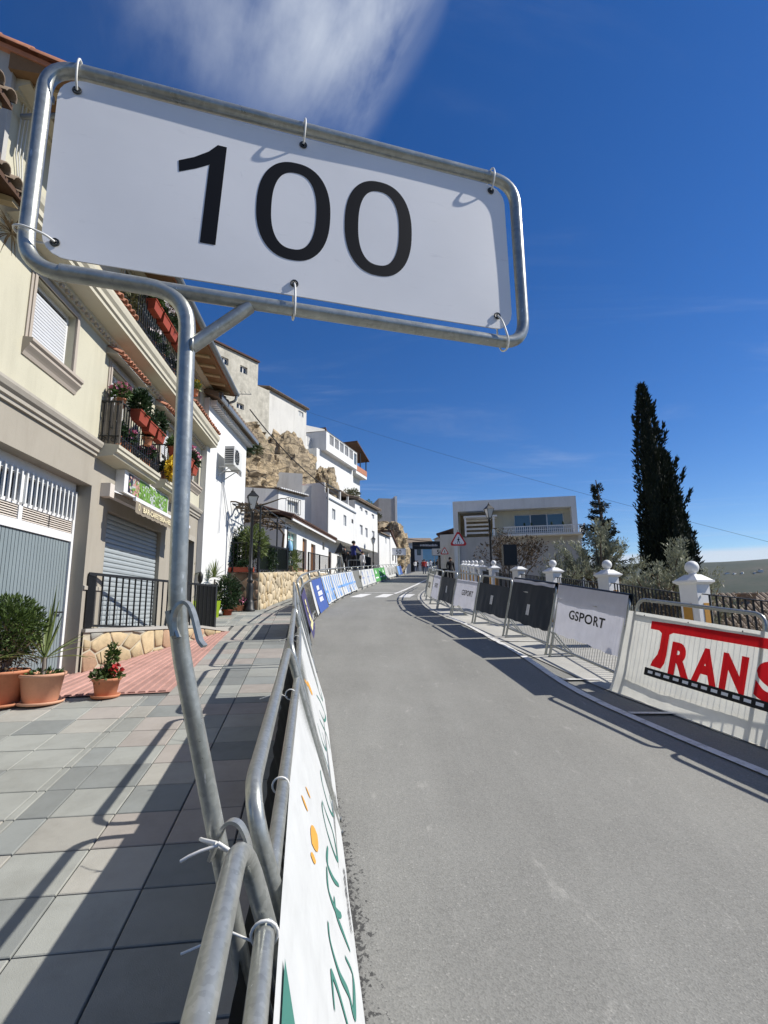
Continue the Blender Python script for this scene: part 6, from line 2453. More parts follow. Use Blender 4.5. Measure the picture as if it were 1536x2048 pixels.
# ------------------------------------------------------------------ street lamps
def street_lamp(x, y, z, label, h=3.25, sc_=1.0):
    t = thing('street_lamp', label, 'street lamp', (x, y, z), 0.3, 'black lantern street lamps')
    prof = [(0.15, 0), (0.15, 0.05), (0.125, 0.07), (0.12, 0.22), (0.10, 0.26), (0.085, 0.30), (0.09, 0.62), (0.075, 0.70), (0.06, 0.74), (0.085, 0.77), (0.085, 0.80), (0.055, 0.84), (0.05, 1.05), (0.07, 1.08), (0.07, 1.12), (0.045, 1.16), (0.038, h - 0.70), (0.055, h - 0.68), (0.05, h - 0.64), (0.03, h - 0.60)]
    MB().lathe(prof, (0, 0, 0), 14).build('post', 'black_metal', t)
    b, tp = h - 0.56, h - 0.24
    m = MB()
    for i in range(4):
        a = math.pi / 4 + i * math.pi / 2
        ca, sa = math.cos(a), math.sin(a)
        m.bar((0.085 * ca, 0.085 * sa, b), (0.185 * ca, 0.185 * sa, tp), 0.016, 0.016)
        m.bar((0.03 * ca, 0.03 * sa, b - 0.05), (0.085 * ca, 0.085 * sa, b), 0.016, 0.016)
    m.build('lantern_frame', 'black_metal', t)
    g = MB()
    r0, r1 = 0.084, 0.183
    q = lambda r, zz: [(r * math.cos(math.pi / 4 + i * math.pi / 2), r * math.sin(math.pi / 4 + i * math.pi / 2), zz) for i in range(4)]
    for i in range(4):
        pm = MB()
        lo, hi = q(r0, b), q(r1, tp)
        j = (i + 1) % 4
        pm.add([lo[i], lo[j], hi[j], hi[i]], [(0, 1, 2, 3)])
        pm.build('pane', 'lamp_glass', t)
    m = MB()
    m.hexa(q(0.215, tp) + q(0.205, tp + 0.02))
    m.hexa(q(0.20, tp + 0.02) + q(0.075, tp + 0.13))
    m.lathe([(0.05, 0.13), (0.06, 0.15), (0.03, 0.19), (0.012, 0.20), (0.022, 0.225), (0.0, 0.26)], (0, 0, tp), 8)
    m.build('cap', 'black_metal', t)


# ------------------------------------------------------------------ stone retaining wall and its terrace
def build_stone_wall():
    pts = [(-3.36, 14.12), (-3.33, 17.8), (-3.25, 21.6), (-2.55, 27.5), (-1.55, 34.0), (-0.6, 39.5)]
    tops = [2.68, 2.95, 3.20, 3.48, 3.75, 4.05]
    t = thing('stone_wall', 'tan rubble retaining wall along the left pavement behind the street lamp', 'wall', (-3.36, 14.12, G(-3.36, 14.12)))
    o = t.location
    loc = lambda x, y, z: (x - o.x, y - o.y, z - o.z)
    core = MB()
    for i in range(len(pts) - 1):
        a, b = Vector(pts[i]), Vector(pts[i + 1])
        za, zb = tops[i], tops[i + 1]
        d = (b - a).normalized()
        n = Vector((d.y, -d.x))
        core.hexa([loc(a.x, a.y, 0.8), loc(b.x, b.y, 1.5), loc(b.x - 2.4, b.y, 1.5), loc(a.x - 1.6, a.y, 0.8), loc(a.x, a.y, za), loc(b.x, b.y, zb), loc(b.x - 2.4, b.y, zb), loc(a.x - 1.6, a.y, za)])
    core.build('core', 'mortar', t)
    rs = random.Random(77)
    for i in range(len(pts) - 1):
        a, b = Vector(pts[i]), Vector(pts[i + 1])
        L = (b - a).length
        d = (b - a).normalized()
        n = Vector((d.y, -d.x))
        zl = lambda s: G(a.x + d.x * s, a.y + d.y * s) + 0.07
        zt = lambda s: tops[i] + (tops[i + 1] - tops[i]) * s / L
        outline = [(0.03, zl(0)), (L, zl(L)), (L, zt(L) - 0.02), (0.03, zt(0) - 0.02)]
        if outline[1][1] > outline[2][1] - 0.1:
            continue

        def fn(s, z, q, a=a, d=d, n=n):
            p = a + d * s + n * (0.003 + q)
            return loc(p.x, p.y, z)
        if i < 2:
            flag_wall(t, outline, fn, ['rubble', 'rubble', 'rubble', 'flag_tan'], 0.19 if i == 0 else 0.24, 0.27, 0.024, 0.040, 80 + i)
        else:
            m = MB()
            for poly in voronoi(outline, 0.5, 0.22, 0.04, rs):
                q = stone_piece(poly, fn, 0.04, rs)
                m.add(q.v, q.f, 0, True)
            m.build('stone_field', 'rubble', t, kind='stuff')
    # dark end wall facing down the street
    e = thing('stone_wall', 'dark irregular flagstone end wall behind the flower pots by the lamp', 'wall', (-4.55, 14.0, G(-4.5, 14)))
    oe = e.location
    le = lambda x, y, z: (x - oe.x, y - oe.y, z - oe.z)
    a, b = Vector((-4.62, 13.98)), Vector((-3.37, 14.10))
    d = (b - a).normalized()
    n = Vector((d.y, -d.x))
    L = (b - a).length
    m = MB()
    m.hexa([le(a.x, a.y, 0.8), le(b.x, b.y, 0.8), le(b.x, b.y + 0.3, 0.8), le(a.x, a.y + 0.3, 0.8), le(a.x, a.y, 2.68), le(b.x, b.y, 2.68), le(b.x, b.y + 0.3, 2.68), le(a.x, a.y + 0.3, 2.68)])
    m.build('core', 'mortar_dark', e)

    def fn2(s, z, q):
        p = a + d * s + n * (0.003 + q)
        return le(p.x, p.y, z)
    flag_wall(e, [(0.02, 1.5), (L - 0.02, 1.5), (L - 0.02, 2.66), (0.02, 2.66)], fn2, ['flag_dark', 'flag_dark', 'flag_brown', 'flag_dark'], 0.26, 0.22, 0.03, 0.018, 99)


def bar_railing(name, label, pts, h, gap=0.11, panel=None, infill_mat='black_metal', group=None, zoff=0.0):
    """A bar railing along 3d points."""
    t = thing(name, label, 'railing', pts[0], 0, group)
    o = Vector(pts[0])
    r = MB()
    for a, b in zip(pts, pts[1:]):
        a, b = Vector(a) - o, Vector(b) - o
        up = Vector((0, 0, h))
        r.bar(a + up, b + up, 0.035, 0.035)
        r.bar(a + Vector((0, 0, 0.06)), b + Vector((0, 0, 0.06)), 0.03, 0.03)
    r.build('rail', 'black_metal', t)
    for i, p in enumerate(pts):
        p = Vector(p) - o
        MB().bar(p - Vector((0, 0, 0.05)), p + Vector((0, 0, h + 0.02)), 0.05, 0.05, up=(0, 1, 0)).build('post', 'black_metal', t)
    bars = MB()
    for a, b in zip(pts, pts[1:]):
        a, b = Vector(a) - o, Vector(b) - o
        n = max(1, int((b - a).length / gap))
        for i in range(1, n):
            p = a.lerp(b, i / n)
            bars.bar(p + Vector((0, 0, 0.06)), p + Vector((0, 0, h)), 0.016, 0.016, up=(0, 1, 0))
    bars.build('bars', 'black_metal', t, kind='stuff')
    if panel:
        for a, b in zip(pts, pts[1:]):
            a, b = Vector(a) - o, Vector(b) - o
            q = MB()
            up = Vector((0, 0, h - 0.05))
            lo = Vector((0, 0, 0.09))
            side = (b - a).cross(Vector((0, 0, 1))).normalized() * -0.02
            q.add([a + lo + side, b + lo + side, b + up + side, a + up + side], [(0, 1, 2, 3)])
            q.build('screen', panel, t)
    return t


def build_planted_terrace():
    """The vine terrace over the stone wall: railings, pergola, pots."""
    rs = random.Random(61)
    bar_railing('railing', 'black railing across the end of the planted terrace above the dark stone wall', [(-4.6, 14.05, 2.69), (-3.42, 14.16, 2.69)], 0.80, 0.10)
    bar_railing('railing', 'black railing with dark green screens along the planted terrace edge', [(-3.42, 14.2, 2.69), (-3.42, 16.2, 2.82), (-3.40, 18.2, 2.97)], 0.80, 0.10, panel='leaf_dark')
    bar_railing('railing', 'plain black railing in the middle of the terrace edge before brown doors', [(-3.39, 18.4, 2.98), (-3.36, 20.0, 3.09), (-3.32, 21.5, 3.19)], 0.82, 0.13)
    bar_railing('railing', 'black railing with ornaments before the low white house', [(-3.2, 22.0, 3.22), (-3.0, 24.2, 3.33), (-2.75, 26.2, 3.42)], 0.82, 0.14)
    bar_railing('railing', 'dense dark railing behind the camera platform', [(-2.15, 29.8, 3.8), (-1.8, 32.3, 3.95), (-1.4, 35.0, 4.05), (-1.0, 37.6, 4.1)], 1.15, 0.09, panel='black_metal')
    # pergola of bare vine
    t = thing('pergola', 'iron pergola with a leafless trained vine over the planted terrace', 'pergola', (-4.3, 14.3, 2.69))
    o = Vector((-4.3, 14.3, 2.69))
    L = lambda x, y, z: Vector((x, y, z)) - o
    for (x, y) in ((-4.55, 14.2), (-3.42, 14.3), (-3.42, 16.6), (-3.4, 18.3)):
        MB().bar(L(x, y, 2.7), L(x, y, 4.55), 0.04, 0.04, up=(0, 1, 0)).build('post', 'dark_metal', t)
    for i, y in enumerate((14.2, 15.2, 16.2, 17.2, 18.3)):
        MB().bar(L(-4.65, y, 4.62), L(-3.30, y, 4.50), 0.025, 0.025).build('beam', 'dark_metal', t)
    for x in (-4.6, -4.15, -3.7, -3.35):
        MB().bar(L(x, 14.1, 4.60 - (x + 4.6) * 0.07), L(x + 0.05, 18.4, 4.66 - (x + 4.6) * 0.07), 0.02, 0.02).build('wire_bar', 'dark_metal', t)
    for i in range(52):
        p = Vector((rs.uniform(-4.6, -3.3), rs.uniform(14.1, 18.2), 4.55))
        pts = [L(*p)]
        d = Vector((rs.uniform(-0.6, 0.6), rs.uniform(-1, 1), rs.uniform(-0.1, 0.18))).normalized()
        for q in range(6):
            d = (d + rvec(rs) * 0.45).normalized()
            d.z *= 0.5
            p = p + d * rs.uniform(0.10, 0.22)
            p.z = max(4.38, min(4.9, p.z))
            pts.append(L(*p))
        MB().tube(pts, [0.030 - 0.003 * q for q in range(7)], 5).build('vine_branch', 'bark', t)
    MB().tube([L(-3.45, 18.0, 2.7), L(-3.5, 17.8, 3.4), L(-3.4, 17.6, 4.2), L(-3.6, 17.2, 4.5)], [0.05, 0.045, 0.04, 0.03], 7).build('vine_trunk', 'bark', t)
    leaves(cloud(220, lambda r: (Vector((r.uniform(-0.3, 0.95), r.uniform(-0.1, 3.6), r.uniform(1.62, 1.9))), rvec(r)), rs), 0.06, 0.35, rs).build('dry_leaves', 'leaf_dry', t, fixn=False)

    def bush(x, y, z, rx, rz_, lab, mat='leaf_green', n=900, size=0.10, w=0.18, pot_=None, grp='plants on the terrace'):
        b = thing('terrace_plant', lab, 'plant', (x, y, z), 0, grp)
        leaves(cloud(n, ell((0, 0, rz_), rx, rx, rz_, 0.7), rs), size, w, rs).build('foliage', mat, b, fixn=False)
        MB().tube([(0, 0, 0), (0.02, 0, rz_ * 1.2)], [0.025, 0.012], 5).build('stem', 'bark', b)
        if pot_:
            MB().lathe([(0.10, 0), (0.14, 0.24), (0.15, 0.26)], (0, 0, 0), 12).build('pot', pot_, b)
    bush(-3.62, 14.45, 3.05, 0.36, 0.45, 'bright yellow-green bush right behind the lamp post on the terrace', 'leaf_yucca', 1300, 0.16, 0.10)
    bush(-4.35, 14.35, 2.72, 0.36, 0.45, 'leafy plant at the left end of the planted terrace railing', 'leaf_green', 1000)
    bush(-4.02, 14.5, 2.72, 0.30, 0.62, 'dark tall plant in the middle of the planted terrace', 'leaf_dark', 1100)
    bush(-3.5, 15.6, 2.75, 0.30, 0.40, 'leafy plant along the screened terrace railing', 'leaf_dark', 800)
    bush(-4.5, 14.6, 3.75, 0.20, 0.25, 'hanging plant with yellow leaves at the upper left of the terrace', 'leaf_scrub', 400, 0.09, 0.3)
    bush(-3.42, 19.2, 3.05, 0.22, 0.35, 'spiky grey-green plant beside the middle terrace railing', 'leaf_yucca', 300, 0.3, 0.05)
    for i, (x, y, z, m) in enumerate(((-4.42, 14.25, 3.05, 'bucket_green'), (-3.86, 14.22, 2.72, 'bucket_green'))):
        b = thing('bucket', ['green bucket hanging at the left of the planted terrace', 'green bucket standing behind the railing of the planted terrace'][i], 'bucket', (x, y, z))
        MB().lathe([(0.09, 0), (0.12, 0.26), (0.125, 0.27), (0.11, 0.25), (0.08, 0.02)], (0, 0, 0), 12).build('body', m, b)
        MB().tube([(-0.12, 0, 0.26), (-0.08, 0, 0.36), (0, 0, 0.40), (0.08, 0, 0.36), (0.12, 0, 0.26)], 0.006, 4).build('handle', 'dark_metal', b)
    b = thing('wash_bag', 'small blue bag hanging from the far end of the pergola', 'bag', (-3.38, 18.6, 3.75))
    MB().lathe([(0.03, 0.36), (0.10, 0.26), (0.13, 0.08), (0.11, 0.0)], (0, 0, 0), 10).build('bag', 'cyan_panel', b)
    MB().tube([(0, 0, 0.35), (0.01, 0, 0.6)], 0.008, 4).build('strap', 'wire', b)
    for i, (s, lab) in enumerate(((-4.35, 'left red flower trough on top of the dark stone wall'), (-3.75, 'right red flower trough on top of the dark stone wall'))):
        b = thing('trough_planter', lab, 'planter', (s, 14.02, 2.685), 0.1, 'red troughs on the stone wall')
        MB().box(-0.26, 0.26, -0.09, 0.07, 0, 0.13).build('trough', 'planter_red', b)
        leaves(cloud(260, ell((0, 0, 0.2), 0.22, 0.08, 0.10, 0.8), rs), 0.08, 0.2, rs).build('foliage', 'leaf_dark', b, fixn=False)


# ------------------------------------------------------------------ white houses of the street
def eave_tiles(H, x0, x1, z, parent=None, out=0.18, slope=0.35, mat='roof_tile_old', n=None, r=0.09, beam=True):
    """Tile mouths along an eave, joined (too small to tell apart in the picture), over a white cornice."""
    m = MB()
    nn = n or int((x1 - x0) / (r * 2.3))
    for i in range(nn):
        x = x0 + (i + 0.5) * (x1 - x0) / nn
        pts = [(r * math.cos(math.pi * q / 5), r * math.sin(math.pi * q / 5)) for q in range(6)]
        m.prism([(x + p[0], z + p[1]) for p in pts], -out, 0.9, lambda a, b, c: (a, c, b + (c + out) * slope))
    return H.add(m, 'eave_tiles', mat, parent, kind='stuff')


def build_white_house():
    H = House('white_house', 'narrow white house with an air conditioner next to the cream house', (-4.165, 11.95), (-4.15, 15.32), 1.4)
    win = (2.32, 2.94, 5.50, 6.15)
    m = MB()
    shell(m, 0, H.L, 5, 1.3, 6.75, [win])
    w = H.add(m, 'wall', 'white_wall')
    window(H, *win, rev=0.12, frame='frame_taupe', glass='glass_dark', bars=1)
    r = MB()
    r.prism([(0.25, 6.72), (-4.6, 8.4), (-4.6, 8.5), (0.25, 6.84)], -0.1, H.L + 0.28, lambda o, z, x: (x, -o, z))
    roof = H.add(r, 'roof', 'roof_tile_old')
    c = MB()
    for i in range(26):
        x = 0.05 + i * 0.135
        c.box(x, x + 0.055, -0.16, -0.002, 6.58, 6.70)
    H.add(c, 'corbel_row', 'white_wall', w, kind='stuff')
    eave_tiles(H, -0.05, H.L + 0.25, 6.80, roof, 0.30)
    H.add(MB().box(0, H.L + 0.28, -0.30, -0.26, 6.70, 6.80), 'gutter', 'gutter_grey', roof)
    # drooping cables across the wall
    cb = MB()
    for p in ([(1.12, -0.03, 5.3), (1.15, -0.03, 4.9), (1.05, -0.03, 3.6)], [(1.2, -0.03, 4.95), (1.6, -0.05, 4.3), (2.3, -0.1, 3.7)], [(1.16, -0.03, 4.95), (1.45, -0.05, 4.2), (2.0, -0.1, 3.6)]):
        cb.tube(p, 0.010, 4)
    H.add(cb, 'cable', 'sign_grey')
    wn_ = MB()
    front(wn_, 0.1, 0.5, 2.7, 4.0, [])
    # air conditioner
    t = thing('air_conditioner', 'white air conditioner unit mounted on the narrow white house', 'air conditioner', (-4.04, 13.05, 5.28), math.atan2(3.37, 0.015))
    MB().box(-0.36, 0.36, -0.30, -0.06, 0.0, 0.48).build('casing', 'ac_white', t)
    f = MB()
    f.lathe([(0.19, 0), (0.19, 0.012), (0.17, 0.012), (0.17, 0.0)], (0, 0, 0), 18)
    for i in range(6):
        f.box(-0.17, 0.17, -0.15 + i * 0.06, -0.14 + i * 0.06, 0.0, 0.01)
    fo = f.build('grille', 'dark_metal', t)
    fo.rotation_euler = (math.pi / 2, 0, 0)
    fo.location = (-0.10, -0.30, 0.25)
    b = MB()
    for x in (-0.25, 0.25):
        b.bar((x, 0.13, -0.02), (x, -0.32, -0.02), 0.04, 0.03)
        b.bar((x, 0.13, -0.25), (x, -0.2, -0.03), 0.02, 0.02)
    b.build('bracket', 'ac_white', t)
    for i in range(7):
        MB().box(-0.368, -0.36, -0.28, -0.08, 0.05 + i * 0.055, 0.075 + i * 0.055).build('side_slot', 'dark_metal', t)
    # antenna on its mast
    a = thing('tv_antenna', 'television antenna on a thin mast over the narrow white house', 'antenna', (-4.25, 12.75, 6.2))
    MB().tube([(0, 0, 0), (0, 0, 1.05)], 0.02, 6).build('mast', 'gutter_grey', a)
    m = MB()
    m.tube([(-0.25, 0, 1.0), (0.85, 0.1, 1.0)], 0.010, 5)
    for i in range(9):
        x = -0.05 + i * 0.11
        m.tube([(x, -0.10, 1.0 + 0.012 * x), (x, 0.12, 1.0 + 0.012 * x)], 0.005, 4)
    m.tube([(-0.2, -0.2, 1.25), (-0.02, 0, 1.0), (-0.25, 0.2, 0.8)], 0.006, 4)
    m.tube([(0.1, -0.1, 1.3), (-0.02, 0, 1.0), (0.2, -0.1, 0.75)], 0.006, 4)
    m.build('elements', 'gutter_grey', a)


def simple_windows(H, wins, frame='sign_grey', glass='curtain', rev=0.10, **kw):
    for w in wins:
        window(H, *w, rev=rev, frame=frame, glass=glass, **kw)


def build_street_houses():
    # low house with porch roof
    H = House('porch_house', 'low white house with a long porch roof and brown doors behind the terrace', (-4.216, 22.0), (-3.169, 29.573), 3.1)
    holes = [(0.45, 1.70, 3.30, 5.05, 0.18), (2.62, 3.32, 3.2, 5.0, 0.15), (4.08, 4.90, 3.2, 4.92, 0.15), (6.32, 6.75, 4.85, 5.30, 0.12)]
    m = MB()
    shell(m, 0, H.L, 3.2, 2.6, 5.55, holes, rev=0.15)
    H.add(m, 'wall', 'white_wall')
    H.add(MB().box(0.45, 1.70, 0.17, 0.2, 3.3, 5.05), 'glazed_door', 'glass_green')
    for i in range(3):
        H.add(MB().box(0.45 + i * 0.41, 0.50 + i * 0.41, 0.14, 0.18, 3.3, 5.05), 'glazing_bar', 'paint_white')
    for i in range(4):
        H.add(MB().box(0.45, 1.70, 0.143, 0.178, 3.55 + i * 0.4, 3.58 + i * 0.4), 'glazing_bar', 'paint_white')
    for a, b, c, d in ((2.62, 3.32, 3.2, 5.0), (4.08, 4.90, 3.2, 4.92)):
        dr = H.add(MB().box(a, b, 0.12, 0.16, c, d), 'door', 'wood_door')
        for i in range(3):
            H.add(MB().box(a + 0.12, b - 0.12, 0.105, 0.121, c + 0.2 + i * 0.5, c + 0.55 + i * 0.5), 'door_panel', 'wood_door', dr)
    window(H, 6.32, 6.75, 4.85, 5.30, frame='dark_metal', glass='glass_dark', bars=0)
    r = MB()
    r.prism([(0.40, 5.50), (-3.3, 6.6), (-3.3, 6.7), (0.40, 5.60)], -0.2, H.L + 0.3, lambda o, z, x: (x, -o, z))
    ro = H.add(r, 'roof', 'roof_tile_dark')
    eave_tiles(H, -0.2, H.L + 0.3, 5.58, ro, 0.45, 0.3, 'roof_tile_dark')
    H.add(MB().box(-0.1, H.L + 0.2, -0.38, -0.32, 5.40, 5.50), 'fascia', 'paint_white', ro)
    H.add(MB().box(0, H.L, -0.03, 0, 2.6, 3.55), 'tiled_dado', 'flag_brown')
    # its upper storey
    H = House('upper_storey_house', 'small white gabled storey with a grilled window above the porch house', (-4.725, 23.0), (-3.768, 24.552), 5.4)
    win = (0.62, 1.33, 6.10, 6.62)
    m = MB()
    shell(m, 0, H.L, 2.6, 5.2, 6.98, [win], side_mi=1)
    H.add(m, 'wall', ['white_wall', 'white_wall_old'])
    window(H, *win, frame='paint_white', glass='curtain', bars=1)
    g = MB()
    for i in range(7):
        x = 0.56 + i * 0.14
        g.bar((x, -0.10, 6.02), (x, -0.10, 6.72), 0.015, 0.015, up=(0, 1, 0))
    for z in (6.02, 6.72):
        g.bar((0.56, -0.10, z), (1.40, -0.10, z), 0.02, 0.02)
        g.bar((0.56, -0.10, z), (0.56, 0, z), 0.02, 0.02)
        g.bar((1.40, -0.10, z), (1.40, 0, z), 0.02, 0.02)
    H.add(g, 'window_grille', 'dark_metal')
    r = MB()
    r.prism([(0.15, 6.98), (-2.8, 7.35), (-2.8, 7.42), (0.15, 7.06)], -0.1, H.L + 0.1, lambda o, z, x: (x, -o, z))
    ro = H.add(r, 'roof', 'roof_tile_old')
    eave_tiles(H, -0.05, H.L + 0.05, 7.02, ro, 0.2, 0.12, 'white_wall', r=0.06)
    # shaded annex left of it with a tiled lean-to
    H = House('annex', 'shaded plastered annex with a small tiled roof behind the lamp', (-6.3, 22.4), (-4.74, 22.98), 4.0)
    m = MB()
    shell(m, 0, H.L, 2.4, 3.0, 7.0)
    H.add(m, 'wall', 'white_wall_old')
    r = MB()
    r.prism([(0.5, 5.55), (-0.0, 5.80), (-0.0, 5.86), (0.5, 5.62)], 0.2, H.L - 0.05, lambda o, z, x: (x, -o, z))
    ro = H.add(r, 'lean_to_roof', 'roof_tile_dark')
    eave_tiles(H, 0.2, H.L - 0.05, 5.58, ro, 0.52, 0.3, 'roof_tile_old')
    # tall plain white house with roof terrace
    H = House('terrace_house', 'plain white house with a flat roof terrace in the middle of the left row', (-3.458, 31.0), (-2.017, 36.535), 3.1)
    wins = [(0.98, 1.58, 7.15, 7.83), (3.14, 3.72, 7.08, 7.79), (4.83, 5.22, 7.48, 7.78)]
    m = MB()
    shell(m, 0, H.L, 3.6, 5.98, 8.34, wins, side_mi=0, rev=0.1)
    front(m, 0, H.L, 3.0, 5.98, [(2.0, 2.9, 3.0, 5.3), (4.0, 4.8, 4.0, 5.2)], y=0.75)
    m.add([(0, 0, 5.98), (H.L, 0, 5.98), (H.L, 0.75, 5.98), (0, 0.75, 5.98)], [(0, 1, 2, 3)])
    m.box(0, H.L, 0.9, 3.6, 3.0, 5.97)
    H.add(m, 'wall', 'white_wall')
    H.add(MB().box(2.0, 2.9, 0.86, 0.9, 3.0, 5.3), 'door', 'wood_dark')
    H.add(MB().box(4.0, 4.8, 0.86, 0.9, 4.0, 5.2), 'ground_window', 'glass_dark')
    simple_windows(H, wins[:2], bars=1)
    window(H, *wins[2], frame='wood_dark', glass='glass_dark', bars=0)
    p = MB()
    p.box(0.0, H.L, 0.0, 0.12, 8.345, 8.62)
    p.box(0.0, 0.12, 0.121, 3.5, 8.345, 9.25)
    p.box(2.5, 2.6, 0.0, 0.13, 8.621, 9.2)
    p.box(4.1, 4.2, 0.0, 0.13, 8.621, 9.2)
    p.box(2.5, 5.6, 2.2, 2.3, 8.345, 9.6)
    H.add(p, 'parapet', 'white_wall')
    bm2 = MB()
    bm2.bar((0.1, 0.06, 9.2), (2.5, 0.06, 9.2), 0.05, 0.05)
    bm2.bar((0.1, 0.06, 8.9), (2.5, 0.06, 8.9), 0.03, 0.03)
    for i in range(20):
        bm2.bar((0.15 + i * 0.12, 0.06, 8.62), (0.15 + i * 0.12, 0.06, 9.2), 0.012, 0.012, up=(0, 1, 0))
    H.add(bm2, 'terrace_rail', 'dark_metal', kind='stuff')
    pg = MB()
    pg.prism([(0.0, 9.25), (1.4, 9.5), (1.4, 9.58), (0.0, 9.33)], 2.6, 4.3, lambda o, z, x: (x, o, z))
    H.add(pg, 'terrace_roof', 'roof_tile_old')
    H.add(MB().box(2.75, 4.1, 1.0, 1.1, 8.4, 9.2), 'shade_wall', 'wood_dark')
    cn = MB()
    profile_run(cn, [(0, 8.24), (0.06, 8.28), (0.06, 8.36), (0, 8.36)], 0, H.L)
    H.add(cn, 'cornice', 'gutter_grey')
    dp = MB()
    dp.tube([(0.08, -0.06, 8.9), (0.08, -0.06, 6.0)], 0.05, 6)
    H.add(dp, 'downpipe', 'white_wall_old')
    # tall shaded blank wall behind it
    H = House('blank_wall_house', 'tall grey shaded gable with a stepped top behind the plain white house', (-6.75, 30.2), (-3.55, 31.2), 4.0)
    m = MB()
    shell(m, 0, 1.95, 3.0, 3.6, 9.75)
    shell(m, 1.96, H.L, 2.4, 3.6, 9.10, y=0.3)
    H.add(m, 'wall', 'white_wall_old')
    H.add(MB().prism([(0.0, 9.11), (2.2, 9.11), (0.0, 9.70)], 0.01, 0.03, lambda a, b, c: (1.96, 0.3 + a, b) if c < 0.02 else (1.99, 0.3 + a, b)), 'brick_cheek', 'roof_tile')
    # next white house with tiled roof
    H = House('tiled_house', 'three-storey white house with a tiled eave and two rows of small windows', (-2.05, 36.55), (-0.32, 42.0), 3.5)
    D0 = 1.20
    wins = [(0.95, 1.55, 8.70, 9.0), (2.1, 2.65, 8.62, 8.92), (3.6, 4.2, 8.55, 8.9), (0.95, 1.55, 6.95, 7.66), (2.1, 2.65, 6.9, 7.6), (3.65, 4.25, 6.85, 7.58)]
    m = MB()
    shell(m, 0, 5.0, 3.4, 6.0, 9.30, wins, rev=0.09)
    front(m, 0, 5.0, 3.3, 6.0, [(1.6, 2.5, 3.3, 5.4)], y=0.75)
    m.add([(0, 0, 6.0), (5.0, 0, 6.0), (5.0, 0.75, 6.0), (0, 0.75, 6.0)], [(0, 1, 2, 3)])
    m.box(0, 5.0, 0.9, 3.3, 3.3, 5.99)
    H.add(m, 'wall', 'white_wall')
    H.add(MB().box(1.6, 2.5, 0.86, 0.9, 3.3, 5.4), 'door', 'wood_dark')
    simple_windows(H, wins, bars=0, frame='sign_grey', glass='shutter_white')
    r = MB()
    r.prism([(0.30, 9.30), (-3.5, 10.3), (-3.5, 10.4), (0.30, 9.38)], -0.1, 5.1, lambda o, z, x: (x, -o, z))
    ro = H.add(r, 'roof', 'roof_tile_old')
    eave_tiles(H, -0.1, 5.1, 9.37, ro, 0.34, 0.3, r=0.1)
    # two farther small houses
    H = House('far_white_house', 'small white house with one shuttered window beyond the tiled house', (-0.455, 45.0), (0.477, 47.998), 4.3)
    m = MB()
    shell(m, 0, H.L, 3, 4.0, 8.1, [(1.75, 2.15, 7.37, 7.95)], rev=0.08)
    H.add(m, 'wall', 'white_wall')
    window(H, 1.75, 2.15, 7.37, 7.95, rev=0.06, bars=0, glass='curtain')
    H.add(MB().prism([(0.2, 8.1), (-3.2, 8.9), (-3.2, 9.0), (0.2, 8.18)], -0.1, H.L + 0.1, lambda o, z, x: (x, -o, z)), 'roof', 'roof_tile_old')
    H = House('far_gabled_house', 'farthest white house of the left row with a dark sloping roof edge', (0.539, 49.0), (1.513, 55.963), 4.5)
    m = MB()
    m.prism([(0, 4.0), (7.0, 4.0), (7.0, 7.6), (0.0, 8.75)], 0, 3, lambda x, z, y: (x, y, z))
    H.add(m, 'wall', 'white_wall')
    H.add(MB().prism([(-0.1, 8.78), (7.1, 7.62), (7.1, 7.72), (-0.1, 8.92)], -0.15, 3.1, lambda x, z, y: (x, y, z)), 'roof', 'roof_tile_dark')
    for i, x in enumerate((1.6, 3.8)):
        window(H, x, x + 0.5, 6.2, 7.0, y=-0.02, rev=0.012, bars=0, frame='dark_metal', glass='glass_dark')
    H.add(MB().box(6.0, 6.9, -0.03, -0.002, 4.6, 6.6), 'gate', 'ochre')


